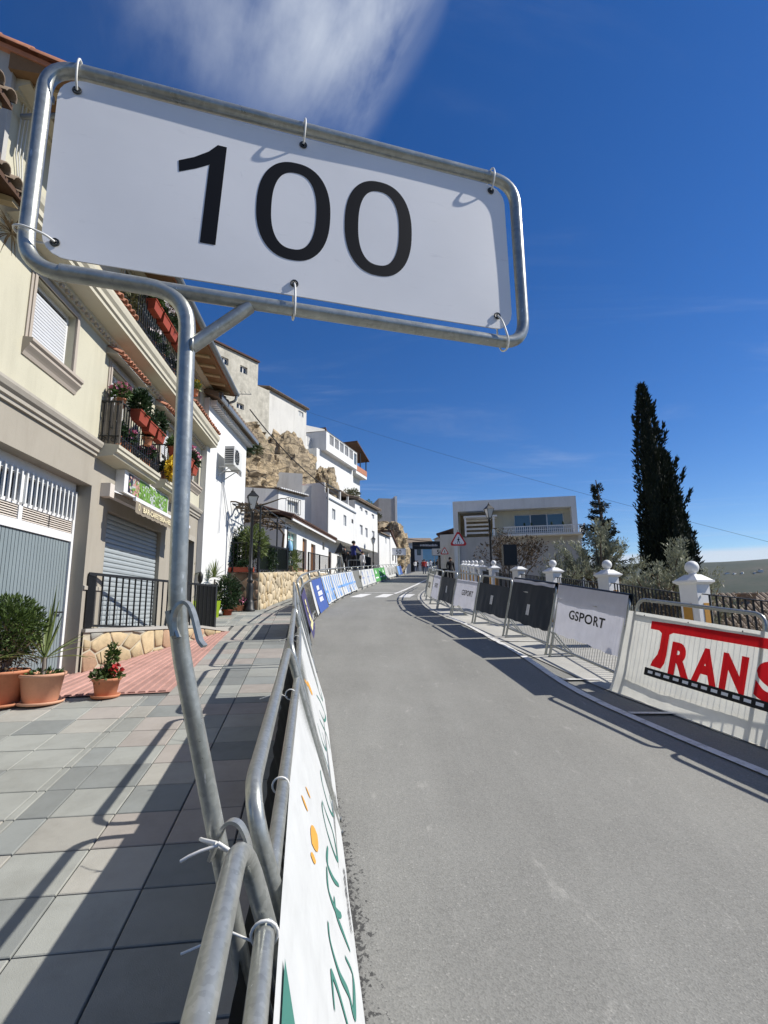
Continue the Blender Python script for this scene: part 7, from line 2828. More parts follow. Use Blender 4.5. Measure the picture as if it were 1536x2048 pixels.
# ------------------------------------------------------------------ houses on the bluff
def build_upper_houses():
    H = House('castle_house', 'tall weathered stone house high on the bluff above the cream house', (-11.0, 24.95), (-7.564, 29.835), 10.0)
    o = 2.49
    wins = [(0.81 + o, 1.32 + o, 15.46, 15.88), (2.16 + o, 2.70 + o, 15.42, 15.86), (2.01 + o, 2.54 + o, 13.16, 13.50)]
    m = MB()
    shell(m, 0, H.L + 0.03, 5, 9.5, 16.5, wins, rev=0.14)
    H.add(m, 'wall', 'castle_stone')
    m = MB()
    shell(m, H.L + 0.032, H.L + 1.02, 5.0, 9.5, 15.05, y=0.03)
    H.add(m, 'lower_wall', 'castle_stone')
    simple_windows(H, wins, frame='paint_white', glass='glass_dark', bars=1, rev=0.12)
    H.add(MB().prism([(0.12, 16.5), (-5.1, 16.9), (-5.1, 17.0), (0.12, 16.60)], -0.1, H.L + 0.06, lambda q, z, x: (x, -q, z)), 'roof', 'roof_tile_dark')
    H = House('bluff_white_house', 'white house with a tiled eave standing on the rock edge', (-7.09, 30.96), (-5.291, 34.593), 11.5)
    win = (3.12, 3.70, 14.60, 14.98)
    m = MB()
    shell(m, 0, H.L, 4.5, 10.5, 15.25, [win], rev=0.1)
    H.add(m, 'wall', 'white_wall_old')
    window(H, *win, frame='sign_grey', glass='curtain', bars=1, rev=0.07)
    r = MB()
    r.prism([(0.18, 15.25), (-4.6, 16.3), (-4.6, 16.4), (0.18, 15.33)], -0.3, H.L + 0.05, lambda q, z, x: (x, -q, z))
    ro = H.add(r, 'roof', 'roof_tile_old')
    eave_tiles(H, -0.3, H.L + 0.05, 15.30, ro, 0.24, 0.25, r=0.08)
    # house with glazed gallery
    H = House('gallery_house', 'house on the bluff with a long glazed gallery and a grey gable', (-4.198, 38.0), (-2.266, 43.694), 10.5)
    m = MB()
    shell(m, -0.9, H.L + 0.2, 5, 9.5, 13.42, y=0.45)
    H.add(m, 'wall', 'white_wall')
    gal = MB()
    front(gal, -0.2, H.L, 13.40, 14.90, [(0.35 + i * 0.98 + q * 0.0, 0.35 + i * 0.98 + 0.80, 14.02, 14.80) for i in range(5) for q in (0,)] + [(5.35, 5.92, 13.75, 14.75)], rev=0.12)
    gal.add([(-0.2, 0, 13.4), (H.L, 0, 13.4), (H.L, 0.5, 13.4), (-0.2, 0.5, 13.4)], [(0, 1, 2, 3)])
    gal.add([(-0.2, 0, 13.4), (-0.2, 2.6, 13.4), (-0.2, 2.6, 14.9), (-0.2, 0, 14.9)], [(0, 1, 2, 3)])
    gal.add([(-0.25, -0.05, 14.9), (H.L, -0.05, 14.9), (H.L, 2.6, 15.0), (-0.25, 2.6, 15.0)], [(0, 1, 2, 3)])
    gl = H.add(gal, 'gallery', 'white_wall')
    for i in range(5):
        a = 0.35 + i * 0.98
        window(H, a, a + 0.80, 14.02, 14.80, frame='paint_white', glass='glass_dark', bars=3, rev=0.10)
    window(H, 5.35, 5.92, 13.75, 14.75, frame='paint_white', glass='glass_sky', bars=0, rev=0.10)
    lw = MB()
    shell(lw, -2.6, -0.22, 4, 9.5, 14.35, y=1.2)
    H.add(lw, 'side_block', 'white_wall_old')
    window(H, -0.95, -0.45, 13.65, 14.35, y=1.15, frame='sign_grey', glass='glass_dark', bars=1, rev=0.06)
    gb = MB()
    gb.prism([(-1.9, 14.3), (7.0, 14.3), (7.0, 15.4), (5.0, 17.05), (-0.2, 15.85), (-1.9, 15.0)], 2.6, 4.2, lambda x, z, y: (x, y, z))
    H.add(gb, 'gable', 'gable_grey')
    H.add(MB().prism([(5.0, 17.08), (7.05, 15.40), (7.15, 15.45), (5.0, 17.22)], 2.5, 4.3, lambda x, z, y: (x, y, z)), 'roof_verge', 'roof_tile_dark')
    ch = MB().lathe([(0.12, 0), (0.12, 0.5), (0.16, 0.52), (0.16, 0.6), (0.05, 0.75)], (0.1, 3.0, 15.8), 8)
    H.add(ch, 'chimney', 'dark_metal')
    pc = MB()
    pc.box(6.25, 8.9, 0.2, 3.0, 13.2, 13.45)
    pc.box(6.3, 8.7, 0.8, 3.2, 9.5, 13.2)
    H.add(pc, 'porch_base', 'white_wall')
    H.add(MB().prism([(6.1, 15.9), (9.1, 14.9), (9.1, 15.0), (6.1, 16.05)], 0.0, 3.0, lambda x, z, y: (x, y, z)), 'porch_roof', 'wood_dark')
    H.add(MB().box(6.3, 8.8, 2.5, 2.6, 13.45, 15.3), 'porch_wall', 'flag_brown')
    for x in (7.4, 8.85):
        H.add(MB().bar((x, 0.25, 13.45), (x, 0.25, 15.4 - (x - 7) * 0.25), 0.08, 0.08, up=(0, 1, 0)), 'porch_post', 'dark_metal')
    H.add(MB().box(6.3, 8.9, 0.18, 0.24, 13.46, 13.95), 'porch_rail', 'roof_tile')
    # plain tower-like wall farther along the bluff
    H = House('bluff_tower_house', 'plain grey house corner with a white edge farther along the bluff', (-0.6, 58.5), (1.25, 58.9), 9.0)
    m = MB()
    shell(m, 0, H.L, 4, 8.0, 14.0)
    H.add(m, 'wall', 'gable_grey')
    H.add(MB().box(H.L + 0.002, H.L + 0.25, -0.05, 4, 8.0, 14.3), 'white_edge', 'white_wall')


def build_bluff_plants():
    rs = random.Random(91)
    sp = [(-6.9, 23.2, 8.9, 0.8, 0.7, 'leaf_dark', 'dark prickly bush with yellow fruit on the rock behind the narrow white house'),
          (-7.0, 26.6, 9.9, 0.7, 0.4, 'leaf_scrub', 'grey scrub on the rock slope beside the dark prickly bush'),
          (-2.9, 43.0, 10.6, 0.9, 0.8, 'leaf_scrub', 'grey-green agave scrub hanging on the rock before the gallery house'),
          (-1.9, 46.0, 10.2, 0.9, 0.9, 'leaf_green', 'green scrub on the rock brow past the gallery house'),
          (-1.0, 48.2, 10.0, 0.7, 0.6, 'leaf_scrub', 'pale scrub on the rock brow farther along'),
          (-5.6, 33.0, 10.6, 0.7, 0.3, 'leaf_scrub', 'low scrub on the ledge below the bluff white house')]
    for x, y, z, r, h, m, lab in sp:
        t = thing('bush', lab, 'bush', (x, y, z), 0, 'bushes on the bluff')
        pts = []
        for q in range(9):
            c = (rs.uniform(-r, r) * 0.7, rs.uniform(-r, r) * 0.7, rs.uniform(0, h) * 0.7)
            pts += cloud(160, ell(c, r * 0.45, r * 0.45, h * 0.5, 0.7), rs)
        leaves(pts, 0.2, 0.16, rs).build('foliage', m, t, fixn=False)
        for q in range(5):
            MB().tube([(0, 0, -0.4), (rs.uniform(-r, r) * 0.5, rs.uniform(-r, r) * 0.5, h * 0.5)], [0.04, 0.015], 5).build('branch', 'bark', t)
        if 'yellow' in lab:
            leaves(cloud(70, ell((0.2, -0.3, 0.5), 0.6, 0.6, 0.5, 0.3), rs), 0.12, 0.4, rs).build('fruit', 'petal_yellow', t, fixn=False)


street_lamp(-3.52, 13.80, G(-3.5, 13.8) + 0.095, 'tall black lantern lamp standing before the stone wall on the left')
street_lamp(-0.83, 38.5, 3.85, 'small far lantern lamp before the white houses on the left', 3.1)
build_stone_wall()
build_planted_terrace()
build_white_house()
build_street_houses()
build_upper_houses()
build_bluff_plants()

# ------------------------------------------------------------------ right side: parapet, building, trees
def build_parapet():
    P_ = [(4.95, 2.0), (4.45, 4.45), (4.077, 7.0), (4.072, 9.65), (3.927, 12.3), (3.78, 14.9), (3.62, 17.5), (3.70, 20.1), (3.946, 22.7), (4.23, 25.3), (4.452, 27.9), (4.693, 30.5), (4.9, 32.9)]
    labs = [None, None,
            'largest white gate pier with a ball top, at the right above the red lettered banner',
            'second white pier with a ball top, above the large white banner',
            'third white pier with a ball top, above the black banner',
            'white pier without a ball, capped flat, behind the black loudspeaker',
            'fifth white ball-topped pier, beside the right street lamp',
            'sixth white ball-topped pier, first of the close far row',
            'seventh white ball-topped pier, in the far row',
            'eighth white ball-topped pier, in the far row',
            'ninth white ball-topped pier, in the far row',
            'tenth white ball-topped pier, in the far row',
            'last white ball-topped pier, next to the white building']
    ball = 1.565
    meshes = {}

    def pier_parts(with_ball):
        hw = 0.125
        body = MB().box(-hw, hw, -hw, hw, -0.5, 1.26)
        cap = MB()
        q = lambda r, z: [(-r, -r, z), (r, -r, z), (r, r, z), (-r, r, z)]
        cap.hexa(q(0.135, 1.26) + q(0.175, 1.29))
        cap.hexa(q(0.175, 1.29) + q(0.175, 1.315))
        cap.hexa(q(0.165, 1.315) + q(0.07, 1.39))
        out = [('pier_body', body.mesh('pier_body', 'paint_white')), ('cap', cap.mesh('cap', 'paint_white'))]
        if with_ball:
            prof = [(0.06, 1.385), (0.045, 1.40), (0.045, 1.415)]
            for i in range(1, 11):
                a = -math.pi / 2 + math.pi * (0.15 + 0.85 * i / 10)
                prof.append((max(0.002, 0.087 * math.cos(a)), 1.487 + 0.087 * math.sin(a)))
            out.append(('ball', MB().lathe(prof, (0, 0, 0), 18).mesh('ball', 'paint_white')))
        for s in ((0, -1), (-1, 0)):
            for off in (0.03,):
                m = MB()
                if s[0] == 0:
                    m.box(off - 0.062, off + 0.062, -hw - 0.008, -hw - 0.001, 0.15, 1.02)
                else:
                    m.box(-hw - 0.008, -hw - 0.001, off - 0.062, off + 0.062, 0.15, 1.02)
                out.append(('ochre_panel', m.mesh('ochre_panel', 'ochre')))
        return out
    sets = {True: pier_parts(True), False: pier_parts(False)}
    for i, (x, y) in enumerate(P_):
        lab = labs[i] or ('white pier with a ball top beyond the right edge, %s' % ('nearest the camera' if i == 0 else 'second from the camera'))
        z = G(x, y) + 0.01
        zt = [0, 0, 0, -0.04, -0.09, -0.13, -0.15, -0.15, -0.15, -0.15, -0.15, -0.15, -0.15][i]
        ang = 0.42 if i < 6 else 0.2
        t = thing('pier', lab, 'pier', (x, y, z + zt), ang, 'white piers of the parapet')
        for nm, me in sets[i != 5]:
            place(nm, me, t)
    ords = ['nearest', 'second', 'third', 'fourth', 'fifth', 'sixth', 'seventh', 'eighth', 'ninth', 'tenth', 'eleventh', 'twelfth']
    for i, (a, b) in enumerate(zip(P_, P_[1:])):
        A, B = Vector(a), Vector(b)
        d = (B - A).normalized()
        A2, B2 = A + d * 0.14, B - d * 0.14
        za, zb = G(A2.x, A2.y), G(B2.x, B2.y)
        t = thing('iron_fence', '%s black iron fence panel from the camera between the white piers' % ords[i], 'fence', (A2.x, A2.y, za), 0, 'iron fence panels of the parapet')
        L = lambda p, h: (p.x - A2.x, p.y - A2.y, G(p.x, p.y) - za + h)
        top = 1.19 - min(0.15, i * 0.03)
        m = MB()
        m.bar(L(A2, top), L(B2, top), 0.03, 0.012)
        m.bar(L(A2, 0.25), L(B2, 0.25), 0.03, 0.012)
        m.build('rail', 'black_metal', t)
        m = MB()
        n = max(2, int((B2 - A2).length / 0.105))
        bs = []
        for q in range(1, n):
            p = A2.lerp(B2, q / n)
            mm = MB().bar(L(p, 0.12), L(p, top), 0.018, 0.018, up=(0, 1, 0))
            if 2 <= i <= 4:
                mm.build('bar', 'black_metal', t)
            else:
                m.add(mm.v, mm.f)
        if m.f:
            m.build('bars', 'black_metal', t, kind='stuff')
        w = MB()
        w.hexa([L(A2 + Vector((-0.1, 0)), -0.4), L(B2 + Vector((-0.1, 0)), -0.4), L(B2 + Vector((0.12, 0)), -0.4), L(A2 + Vector((0.12, 0)), -0.4), L(A2 + Vector((-0.1, 0)), 0.14), L(B2 + Vector((-0.1, 0)), 0.14), L(B2 + Vector((0.12, 0)), 0.14), L(A2 + Vector((0.12, 0)), 0.14)])
        w.build('plinth', 'white_wall_old', t)


def build_right_building():
    H = House('modern_white_house', 'white flat-roofed house with a long window and balcony on the right', (4.668, 35.0), (12.52, 33.558), 2.6)
    L = H.L
    zt = 8.75
    m = MB()
    # side walls and roof slab frame a recessed front
    m.box(0, 0.32, 0.0, 9, 2.0, zt)
    m.box(L - 0.32, L, 0.0, 9, 6.3, zt)
    m.box(0.32, L - 0.32, 0.0, 9, 8.05, zt)
    m.box(L - 0.01, L + 0.25, 0.5, 9, 0.5, 6.28)
    H.add(m, 'frame_wall', 'white_wall')
    m = MB()
    front(m, 0.32, L - 0.32, 6.3, 8.05, [(4.05, 7.25, 6.55, 7.78), (0.42, 2.6, 6.3, 8.02)], y=0.7, rev=0.2)
    H.add(m, 'recessed_wall', 'cream')
    m = MB()
    front(m, 0.32, L, 2.0, 6.3, [(1.0, 3.0, 2.6, 4.1)], y=0.25, rev=0.2)
    m.add([(0.32, 0.25, 6.3), (L, 0.25, 6.3), (L, 0.9, 6.3), (0.32, 0.9, 6.3)], [(0, 1, 2, 3)])
    H.add(m, 'lower_wall', 'gable_grey')
    H.add(MB().box(1.0, 3.0, 0.42, 0.46, 2.6, 4.1), 'garage_opening', 'glass_dark')
    w = window(H, 4.05, 7.25, 6.55, 7.78, y=0.7, rev=0.15, frame='paint_white', glass='glass_sky', bars=2)
    H.add(MB().box(5.14, 6.12, 0.848, 0.851, 6.60, 7.73), 'open_sash', 'glass_dark', w)
    # deep porch with blinds on the left
    H.add(MB().box(0.42, 2.6, 1.6, 1.7, 6.3, 8.02), 'porch_back', 'wood_beam')
    for i in range(5):
        H.add(MB().box(0.75, 2.45, 0.5 + 0.0 * i, 0.56, 6.55 + i * 0.28, 6.68 + i * 0.28), 'blind_slat', 'paint_white')
    H.add(MB().box(0.70, 2.9, -0.35, 0.6, 7.55, 7.66), 'porch_beam', 'paint_white')
    for x in (0.75, 2.6):
        H.add(MB().box(x, x + 0.12, -0.3, -0.18, 6.3, 7.55), 'porch_post', 'paint_white')
    # balcony with white balusters
    H.add(MB().box(3.2, L + 0.2, -0.55, 0.24, 6.18, 6.30), 'balcony_slab', 'white_wall')
    m = MB()
    m.bar((3.25, -0.50, 6.78), (L + 0.15, -0.50, 6.78), 0.05, 0.05)
    m.bar((3.25, -0.50, 6.55), (L + 0.15, -0.50, 6.55), 0.03, 0.03)
    rl = H.add(m, 'balcony_rail', 'paint_white')
    me = MB().box(-0.02, 0.02, -0.52, -0.48, 6.30 - H.zb, 6.76 - H.zb).mesh('baluster', 'paint_white')
    for i in range(40):
        o = place('baluster', me, rl)
        o.location.x = 3.3 + i * (L - 3.2) / 39
    m = MB()
    m.prism([(-0.55, 6.3), (-0.55, 6.85), (1.2, 6.62), (1.2, 6.0)], L + 0.26, L + 0.36, lambda y, z, x: (x, y, z))
    H.add(m, 'stair_parapet', 'white_wall')
    for i, x in enumerate((4.6, 5.05, 6.3, 7.0)):
        H.add(MB().lathe([(0.05, 0), (0.07, 0.1), (0.05, 0.2)], (x, -0.45, 6.82), 8), 'railing_pot', 'leaf_dark', rl)
    # annex behind, by the road
    H = House('roadside_house', 'old house with a tiled eave behind the white building at the road', (4.9, 46.0), (6.3, 52.0), 4.2)
    m = MB()
    shell(m, 0, H.L, -4, 3.5, 8.0)
    H.add(m, 'wall', 'white_wall_old')
    H.add(MB().prism([(0.3, 8.0), (-2.2, 8.7), (-2.2, 8.8), (0.3, 8.12)], -0.1, H.L + 0.1, lambda o, z, x: (x, o, z)), 'roof', 'roof_tile_dark')


def build_cypress():
    rs = random.Random(101)
    bx, by, bz = 8.75, 16.0, 0.2
    t = thing('cypress_tree', 'tall dark cypress with a ragged double crown behind the parapet', 'tree', (bx, by, bz))
    MB().tube([(0, 0, -1.5), (0, 0, 1.0), (-0.2, 0, 5.5)], [0.25, 0.2, 0.06], 9).build('trunk', 'bark', t)
    spires = [((-0.22, 0.0), -0.38, 8.45, 0.50), ((0.22, 0.0), 0.10, 6.2, 0.42), ((-0.50, 0.1), -0.56, 4.9, 0.36), ((0.44, 0.15), 0.44, 4.2, 0.42), ((0.0, -0.3), -0.05, 5.2, 0.45), ((-0.05, 0.2), 0.0, 3.6, 0.72)]
    pts = []
    core = MB()
    for (ox, oy), tipx, h, w in spires:
        prof = []
        for i in range(13):
            q = i / 12
            prof.append((max(0.01, 0.70 * w * (math.sin(math.pi * (0.16 + 0.84 * q)) ** 0.8)), 0.6 + (h - 0.8) * q))
        vs, fs = [], []
        for i, (rad, z) in enumerate(prof):
            q = (z / h)
            for j in range(9):
                a = 2 * math.pi * j / 9
                vs.append((ox + (tipx - ox) * q + rad * math.cos(a), oy + rad * math.sin(a), z))
        for i in range(12):
            for j in range(9):
                fs.append((i * 9 + j, i * 9 + (j + 1) % 9, (i + 1) * 9 + (j + 1) % 9, (i + 1) * 9 + j))
        core.add(vs, fs, 0, True)
        n = int(9500 * (h / 8) * (w / 0.7))
        for i in range(n):
            q = rs.random() ** 0.8
            z = 0.4 + (h - 0.4) * q
            env = w * (math.sin(math.pi * (0.14 + 0.86 * q)) ** 0.75) + 0.03
            a = rs.uniform(0, 6.283)
            clump = 1 + 0.30 * noise.noise(Vector((a * 1.1 * 1.3 + ox * 9, z * 1.5, ox * 5))) + 0.18 * noise.noise(Vector((a * 3, z * 4.5, oy * 7)))
            rad = env * clump * (0.72 + 0.32 * rs.random())
            pts.append((Vector((ox + (tipx - ox) * q + rad * math.cos(a), oy + rad * math.sin(a), z)), Vector((math.cos(a) * 0.45, math.sin(a) * 0.45, 1.0))))
    # plumes standing out from the outline
    for i in range(34):
        a = rs.uniform(0, 6.283)
        z0 = rs.uniform(1.2, 7.4)
        w = 0.55 * math.sin(math.pi * (0.14 + 0.86 * z0 / 8.4)) ** 0.75 if z0 > 5.5 else (0.72 if math.cos(a) > 0 else 0.52)
        cx = -0.42 * z0 / 8.4 + (0.15 if z0 < 5 else 0)
        for j in range(70):
            q = rs.random()
            p = Vector((cx + math.cos(a) * (w * 0.9 + 0.16 * q), math.sin(a) * (w * 0.9 + 0.16 * q), z0 + 0.45 * q)) + rvec(rs) * 0.055 * (1.2 - q)
            pts.append((p, Vector((math.cos(a) * 0.5, math.sin(a) * 0.5, 1))))
    core.build('light_block_core', 'leaf_cypress', t)  # solid core added inside the foliage to block light
    vs, fs = [], []
    for p, d in pts:
        dd = (d + rvec(rs) * 0.55).normalized() * rs.uniform(0.09, 0.20)
        leaf_quad(vs, fs, p, dd, 0.022, rvec(rs))
    MB().add(vs, fs).build('crown', 'leaf_cypress', t, fixn=False)


def build_conifer():
    rs = random.Random(111)
    t = thing('conifer_tree', 'smaller ragged conifer with layered drooping branches left of the cypress', 'tree', (9.25, 22.0, 1.4))
    MB().tube([(0, 0, -1), (0.05, 0, 3), (-0.12, 0, 5.6)], [0.13, 0.09, 0.02], 7).build('trunk', 'bark', t)
    pts = []
    brs = []
    z = 1.4
    while z < 5.35:
        q = (z - 1.4) / 4.0
        for kx in range(4):
            a = rs.uniform(0, 6.283)
            L = (1.15 * (1 - q) + 0.16) * rs.uniform(0.55, 1.15)
            d = Vector((math.cos(a), math.sin(a), 0.10))
            p0 = Vector((-0.1 * q, 0, z))
            tip = p0 + d * L
            brs.append((p0, p0 + d * L * 0.5 + Vector((0, 0, 0.03)), tip + Vector((0, 0, 0.08))))
            for j in range(int(120 * L) + 20):
                s = rs.random()
                p = p0 + d * (L * s) + Vector((0, 0, 0.10 * s - 0.10 * rs.random())) + rvec(rs) * 0.09 * (1.1 - s * 0.6)
                pts.append((p, d))
        z += rs.uniform(0.16, 0.30)
    for b in brs[::1]:
        pass
    m = MB()
    for b in brs:
        m.tube(b, [0.02, 0.014, 0.006], 4)
    m.build('branches', 'bark', t, kind='stuff')
    leaves(pts, 0.13, 0.16, rs, upbias=0.0).build('crown', 'leaf_conifer', t, fixn=False)


def olive(x, y, z, h, r, seed, label, n=4200, mat='leaf_olive'):
    rs = random.Random(seed)
    t = thing('olive_tree', label, 'tree', (x, y, z), 0, 'silvery olive trees behind the parapet')
    MB().tube([(0, 0, -0.6), (0.06, 0.02, h * 0.3), (0.0, 0.05, h * 0.5)], [0.11, 0.085, 0.06], 7).build('trunk', 'bark', t)
    pts = []
    limbs = []
    for i in range(15):
        a = rs.uniform(0, 6.283)
        el = rs.uniform(0.3, 1.35)
        L = h * rs.uniform(0.35, 0.55)
        d = Vector((math.cos(a) * math.cos(el) * r / (h * 0.45), math.sin(a) * math.cos(el) * r / (h * 0.45), math.sin(el)))
        p0 = Vector((0, 0, h * rs.uniform(0.3, 0.5)))
        tip = p0 + d * L
        limbs.append((p0, (p0 + tip) / 2 + rvec(rs) * 0.08, tip))
        for s in range(7):
            q = 0.35 + 0.65 * rs.random()
            b = p0.lerp(tip, q)
            dd = (d + rvec(rs) * 0.8 + Vector((0, 0, 0.4))).normalized()
            for j in range(n // 105):
                w = rs.random()
                pts.append((b + dd * (w * 0.45) + rvec(rs) * 0.07, dd))
    for l in limbs:
        MB().tube(l, [0.05, 0.035, 0.012], 5).build('limb', 'bark', t)
    leaves(pts, 0.085, 0.14, rs, upbias=0.3).build('crown', mat, t, fixn=False)


def bare_tree(name, label, x, y, z, h, seed, mat='bark', depth=5, spread=0.55, leafn=0, leafm='dry_leaf', stems=1, r0=0.05, cat='tree'):
    rs = random.Random(seed)
    t = thing(name, label, cat, (x, y, z))
    m = MB()
    tips = []

    def grow(p, d, L, r, k_):
        q = p + d * L
        mid = (p + q) / 2 + rvec(rs) * L * 0.06
        m.tube([p, mid, q], [r, r * 0.85, r * 0.7], 5, caps=False)
        if k_ == 0:
            tips.append((q, d))
            return
        for i in range(2 if rs.random() < 0.75 else 3):
            nd = (d + rvec(rs) * spread + Vector((0, 0, 0.12))).normalized()
            grow(q, nd, L * rs.uniform(0.62, 0.86), r * 0.66, k_ - 1)
        if k_ < 3:
            tips.append((q, d))
    for s in range(stems):
        d = (Vector((rs.uniform(-0.5, 0.5), rs.uniform(-0.5, 0.5), 1.6))).normalized() if stems > 1 else Vector((0.02, 0, 1))
        grow(Vector((rs.uniform(-0.1, 0.1), rs.uniform(-0.1, 0.1), 0)) * (stems > 1), d, h * 0.27, r0, depth)
    m.build('branches', mat, t)
    if leafn:
        pts = [(p + rvec(rs) * 0.05, d) for p, d in tips for _ in range(leafn)]
        leaves(pts, 0.10, 0.22, rs, upbias=-0.2).build('leaves', leafm, t, fixn=False)


def build_right_small():
    street_lamp(3.86, 19.0, G(3.9, 19) + 0.01, 'black lantern lamp on the right before the white building', 3.55)
    # pedestrian warning sign
    for (x, y, s, lab) in ((3.40, 24.0, 1.0, 'larger triangular red and white pedestrian warning sign on a pale pole'), (5.1, 44.5, 0.92, 'smaller far triangular warning sign by the roadside house')):
        g = G(x, y)
        t = thing('warning_sign', lab, 'sign', (x, y, g), 0.0, 'triangular warning signs')
        zc = 2.35 if s == 1.0 else 2.2
        MB().tube([(0, 0.03, 0), (0, 0.03, zc + 0.5)], 0.035, 8).build('pole', 'galvanised', t)

        def tri(r, yy, th, mat, nm):
            pts = []
            for i in range(3):
                a = math.pi / 2 + i * 2 * math.pi / 3
                for q in (-0.16, 0.0, 0.16):
                    rr4 = r * (0.90 if q else 0.94)
                    pts.append((rr4 * math.cos(a + q), rr4 * math.sin(a + q)))
            MB().prism(pts, yy, yy - th, lambda u, v, w: (u, w, zc + v)).build(nm, mat, t)
        tri(0.43 * s, -0.01, 0.015, 'sign_red', 'border')
        tri(0.31 * s, -0.026, 0.004, 'sign_white', 'face')
        m = MB()
        yq = -0.032
        bar2 = lambda a, b, w: ribbon(m, [(a[0], a[1], w), (b[0], b[1], w)], lambda u, v: (u * s, yq, zc + v * s))
        bar2((0.0, 0.0), (0.01, 0.09), 0.028)
        bar2((0.0, 0.01), (-0.055, -0.11), 0.014)
        bar2((0.0, 0.01), (0.065, -0.11), 0.014)
        bar2((0.0, 0.08), (-0.06, 0.02), 0.011)
        bar2((0.01, 0.08), (0.075, 0.03), 0.011)
        for i in range(4):
            bar2((-0.16 + i * 0.09, -0.135), (-0.11 + i * 0.09, -0.135), 0.012)
        m.add([(0.012 * s + 0.025 * s * math.cos(a), yq, zc + 0.125 * s + 0.025 * s * math.sin(a)) for a in [i * 0.7 for i in range(9)]], [tuple(range(9))])
        m.build('walking_figure', 'letter_black', t, fixn=False)
    # loudspeaker on a stand
    x, y = 3.42, 14.5
    g = G(x, y)
    t = thing('loudspeaker', 'large black loudspeaker on a thin stand before the piers', 'loudspeaker', (x, y, g), 0.1)
    zb = 2.80 - g
    m = MB()
    m.hexa([(-0.19, -0.17, zb), (0.19, -0.17, zb), (0.13, 0.17, zb), (-0.13, 0.17, zb), (-0.19, -0.17, zb + 0.57), (0.19, -0.17, zb + 0.57), (0.13, 0.17, zb + 0.57), (-0.13, 0.17, zb + 0.57)])
    m.build('cabinet', 'black_metal', t)
    MB().box(-0.175, 0.175, -0.178, -0.171, zb + 0.02, zb + 0.55).build('grille', 'cloth_black', t)
    MB().tube([(0, 0, 0.25), (0, 0, zb)], 0.02, 8).build('stand_pole', 'black_metal', t)
    for i in range(3):
        a = i * 2.09 + 0.4
        MB().tube([(0, 0, 0.65), (0.38 * math.cos(a), 0.38 * math.sin(a), 0.02)], 0.014, 6).build('stand_leg', 'black_metal', t)
    bare_tree('bare_bush', 'leafless bush with dark seed pods before the white building', 4.75, 19.6, 1.3, 3.5, 131, 'bark', 5, 0.62, 3, 'dry_leaf', 6, 0.035, 'bush')
    olive(4.95, 14.6, 0.75, 2.75, 0.8, 141, 'low olive tree between the loudspeaker and the third pier')
    olive(6.1, 15.0, 0.4, 3.5, 1.3, 142, 'largest olive tree behind the second and third piers', 9000)
    olive(6.3, 12.2, 0.1, 2.9, 1.0, 143, 'olive tree directly before the cypress', 8000)
    olive(7.3, 12.6, -0.2, 2.75, 0.95, 144, 'olive tree under the cypress on its right', 7000)
    bare_tree('bare_tree', 'leafless pale tree rising behind the fence at the right', 7.6, 9.4, -0.7, 3.1, 151, 'twig_pale', 6, 0.5, 0, 'dry_leaf', 2, 0.05)
    bare_tree('bare_tree', 'leafless twiggy tree cut by the right edge of the picture', 10.9, 13.6, -0.9, 5.0, 152, 'twig_pale', 6, 0.45, 0, 'dry_leaf', 1, 0.07)
    # dry undergrowth below the fence
    rs = random.Random(161)
    m = []
    for i in range(170):
        y = rs.uniform(3, 15)
        x = 4.75 + rs.uniform(0, 4.6)
        z0 = G(3, y) - 0.25 - (x - 5.4) * 0.4
        for j in range(110):
            m.append((Vector((x, y, z0)) + Vector((rs.gauss(0, 0.3), rs.gauss(0, 0.3), rs.uniform(-0.2, 1.25))), rvec(rs)))
    o = leaves(m, 0.10, 0.07, rs, upbias=0.6).build('undergrowth', 'leaf_dry', None, fixn=False)
    tag(o, 'dry brown undergrowth on the slope behind the iron fence', 'undergrowth')
    o['kind'] = 'stuff'
    # tiled roofs of the houses below
    for i, (x, y, z, w, d, rz_, lab) in enumerate(((13.6, 18.5, 1.30, 5.0, 4.0, -0.25, 'brown tiled roof of a house below the street at the right'), (17.5, 21.5, 1.6, 6.0, 4.5, -0.2, 'second brown tiled roof lower down at the right edge'))):
        H = House('lower_house', lab, (x, y), (x + math.cos(rz_), y + math.sin(rz_)), z - 4)
        m = MB()
        m.prism([(0, z - 0.55), (d, z - 0.55), (d / 2, z + 0.45)], -w / 2 + 0.2, w / 2 - 0.2, lambda a, b, c: (c, a, b))
        m.box(-w / 2 + 0.2, w / 2 - 0.2, 0.2, d - 0.2, z - 4, z - 0.55)
        H.add(m, 'wall', 'white_wall_old')
        r = MB()
        nn = 26
        for s_, (ya, yb) in ((0, (-0.2, d / 2)), (1, (d + 0.2, d / 2))):
            for q in range(nn):
                xa = -w / 2 + w * q / nn
                hw2 = w / nn * 0.5
                pts = [(hw2 * math.cos(math.pi * e / 4), hw2 * 0.8 * math.sin(math.pi * e / 4)) for e in range(5)]
                r.prism([(xa + hw2 + p[0], p[1]) for p in pts], 0, 1, lambda a, b, c, ya=ya, yb=yb: (a, ya + (yb - ya) * c, z - 0.6 + 1.1 * c + b))
        H.add(r, 'roof_tiles', 'roof_tile_old', kind='stuff')
        for cx in (-0.2, 1.5):
            c = MB().box(cx - 0.25, cx + 0.25, d * 0.45, d * 0.45 + 0.4, z + 0.1, z + 0.72)
            c.box(cx - 0.3, cx + 0.3, d * 0.45 - 0.05, d * 0.45 + 0.45, z + 0.72, z + 0.78)
            H.add(c, 'chimney', 'flag_brown')


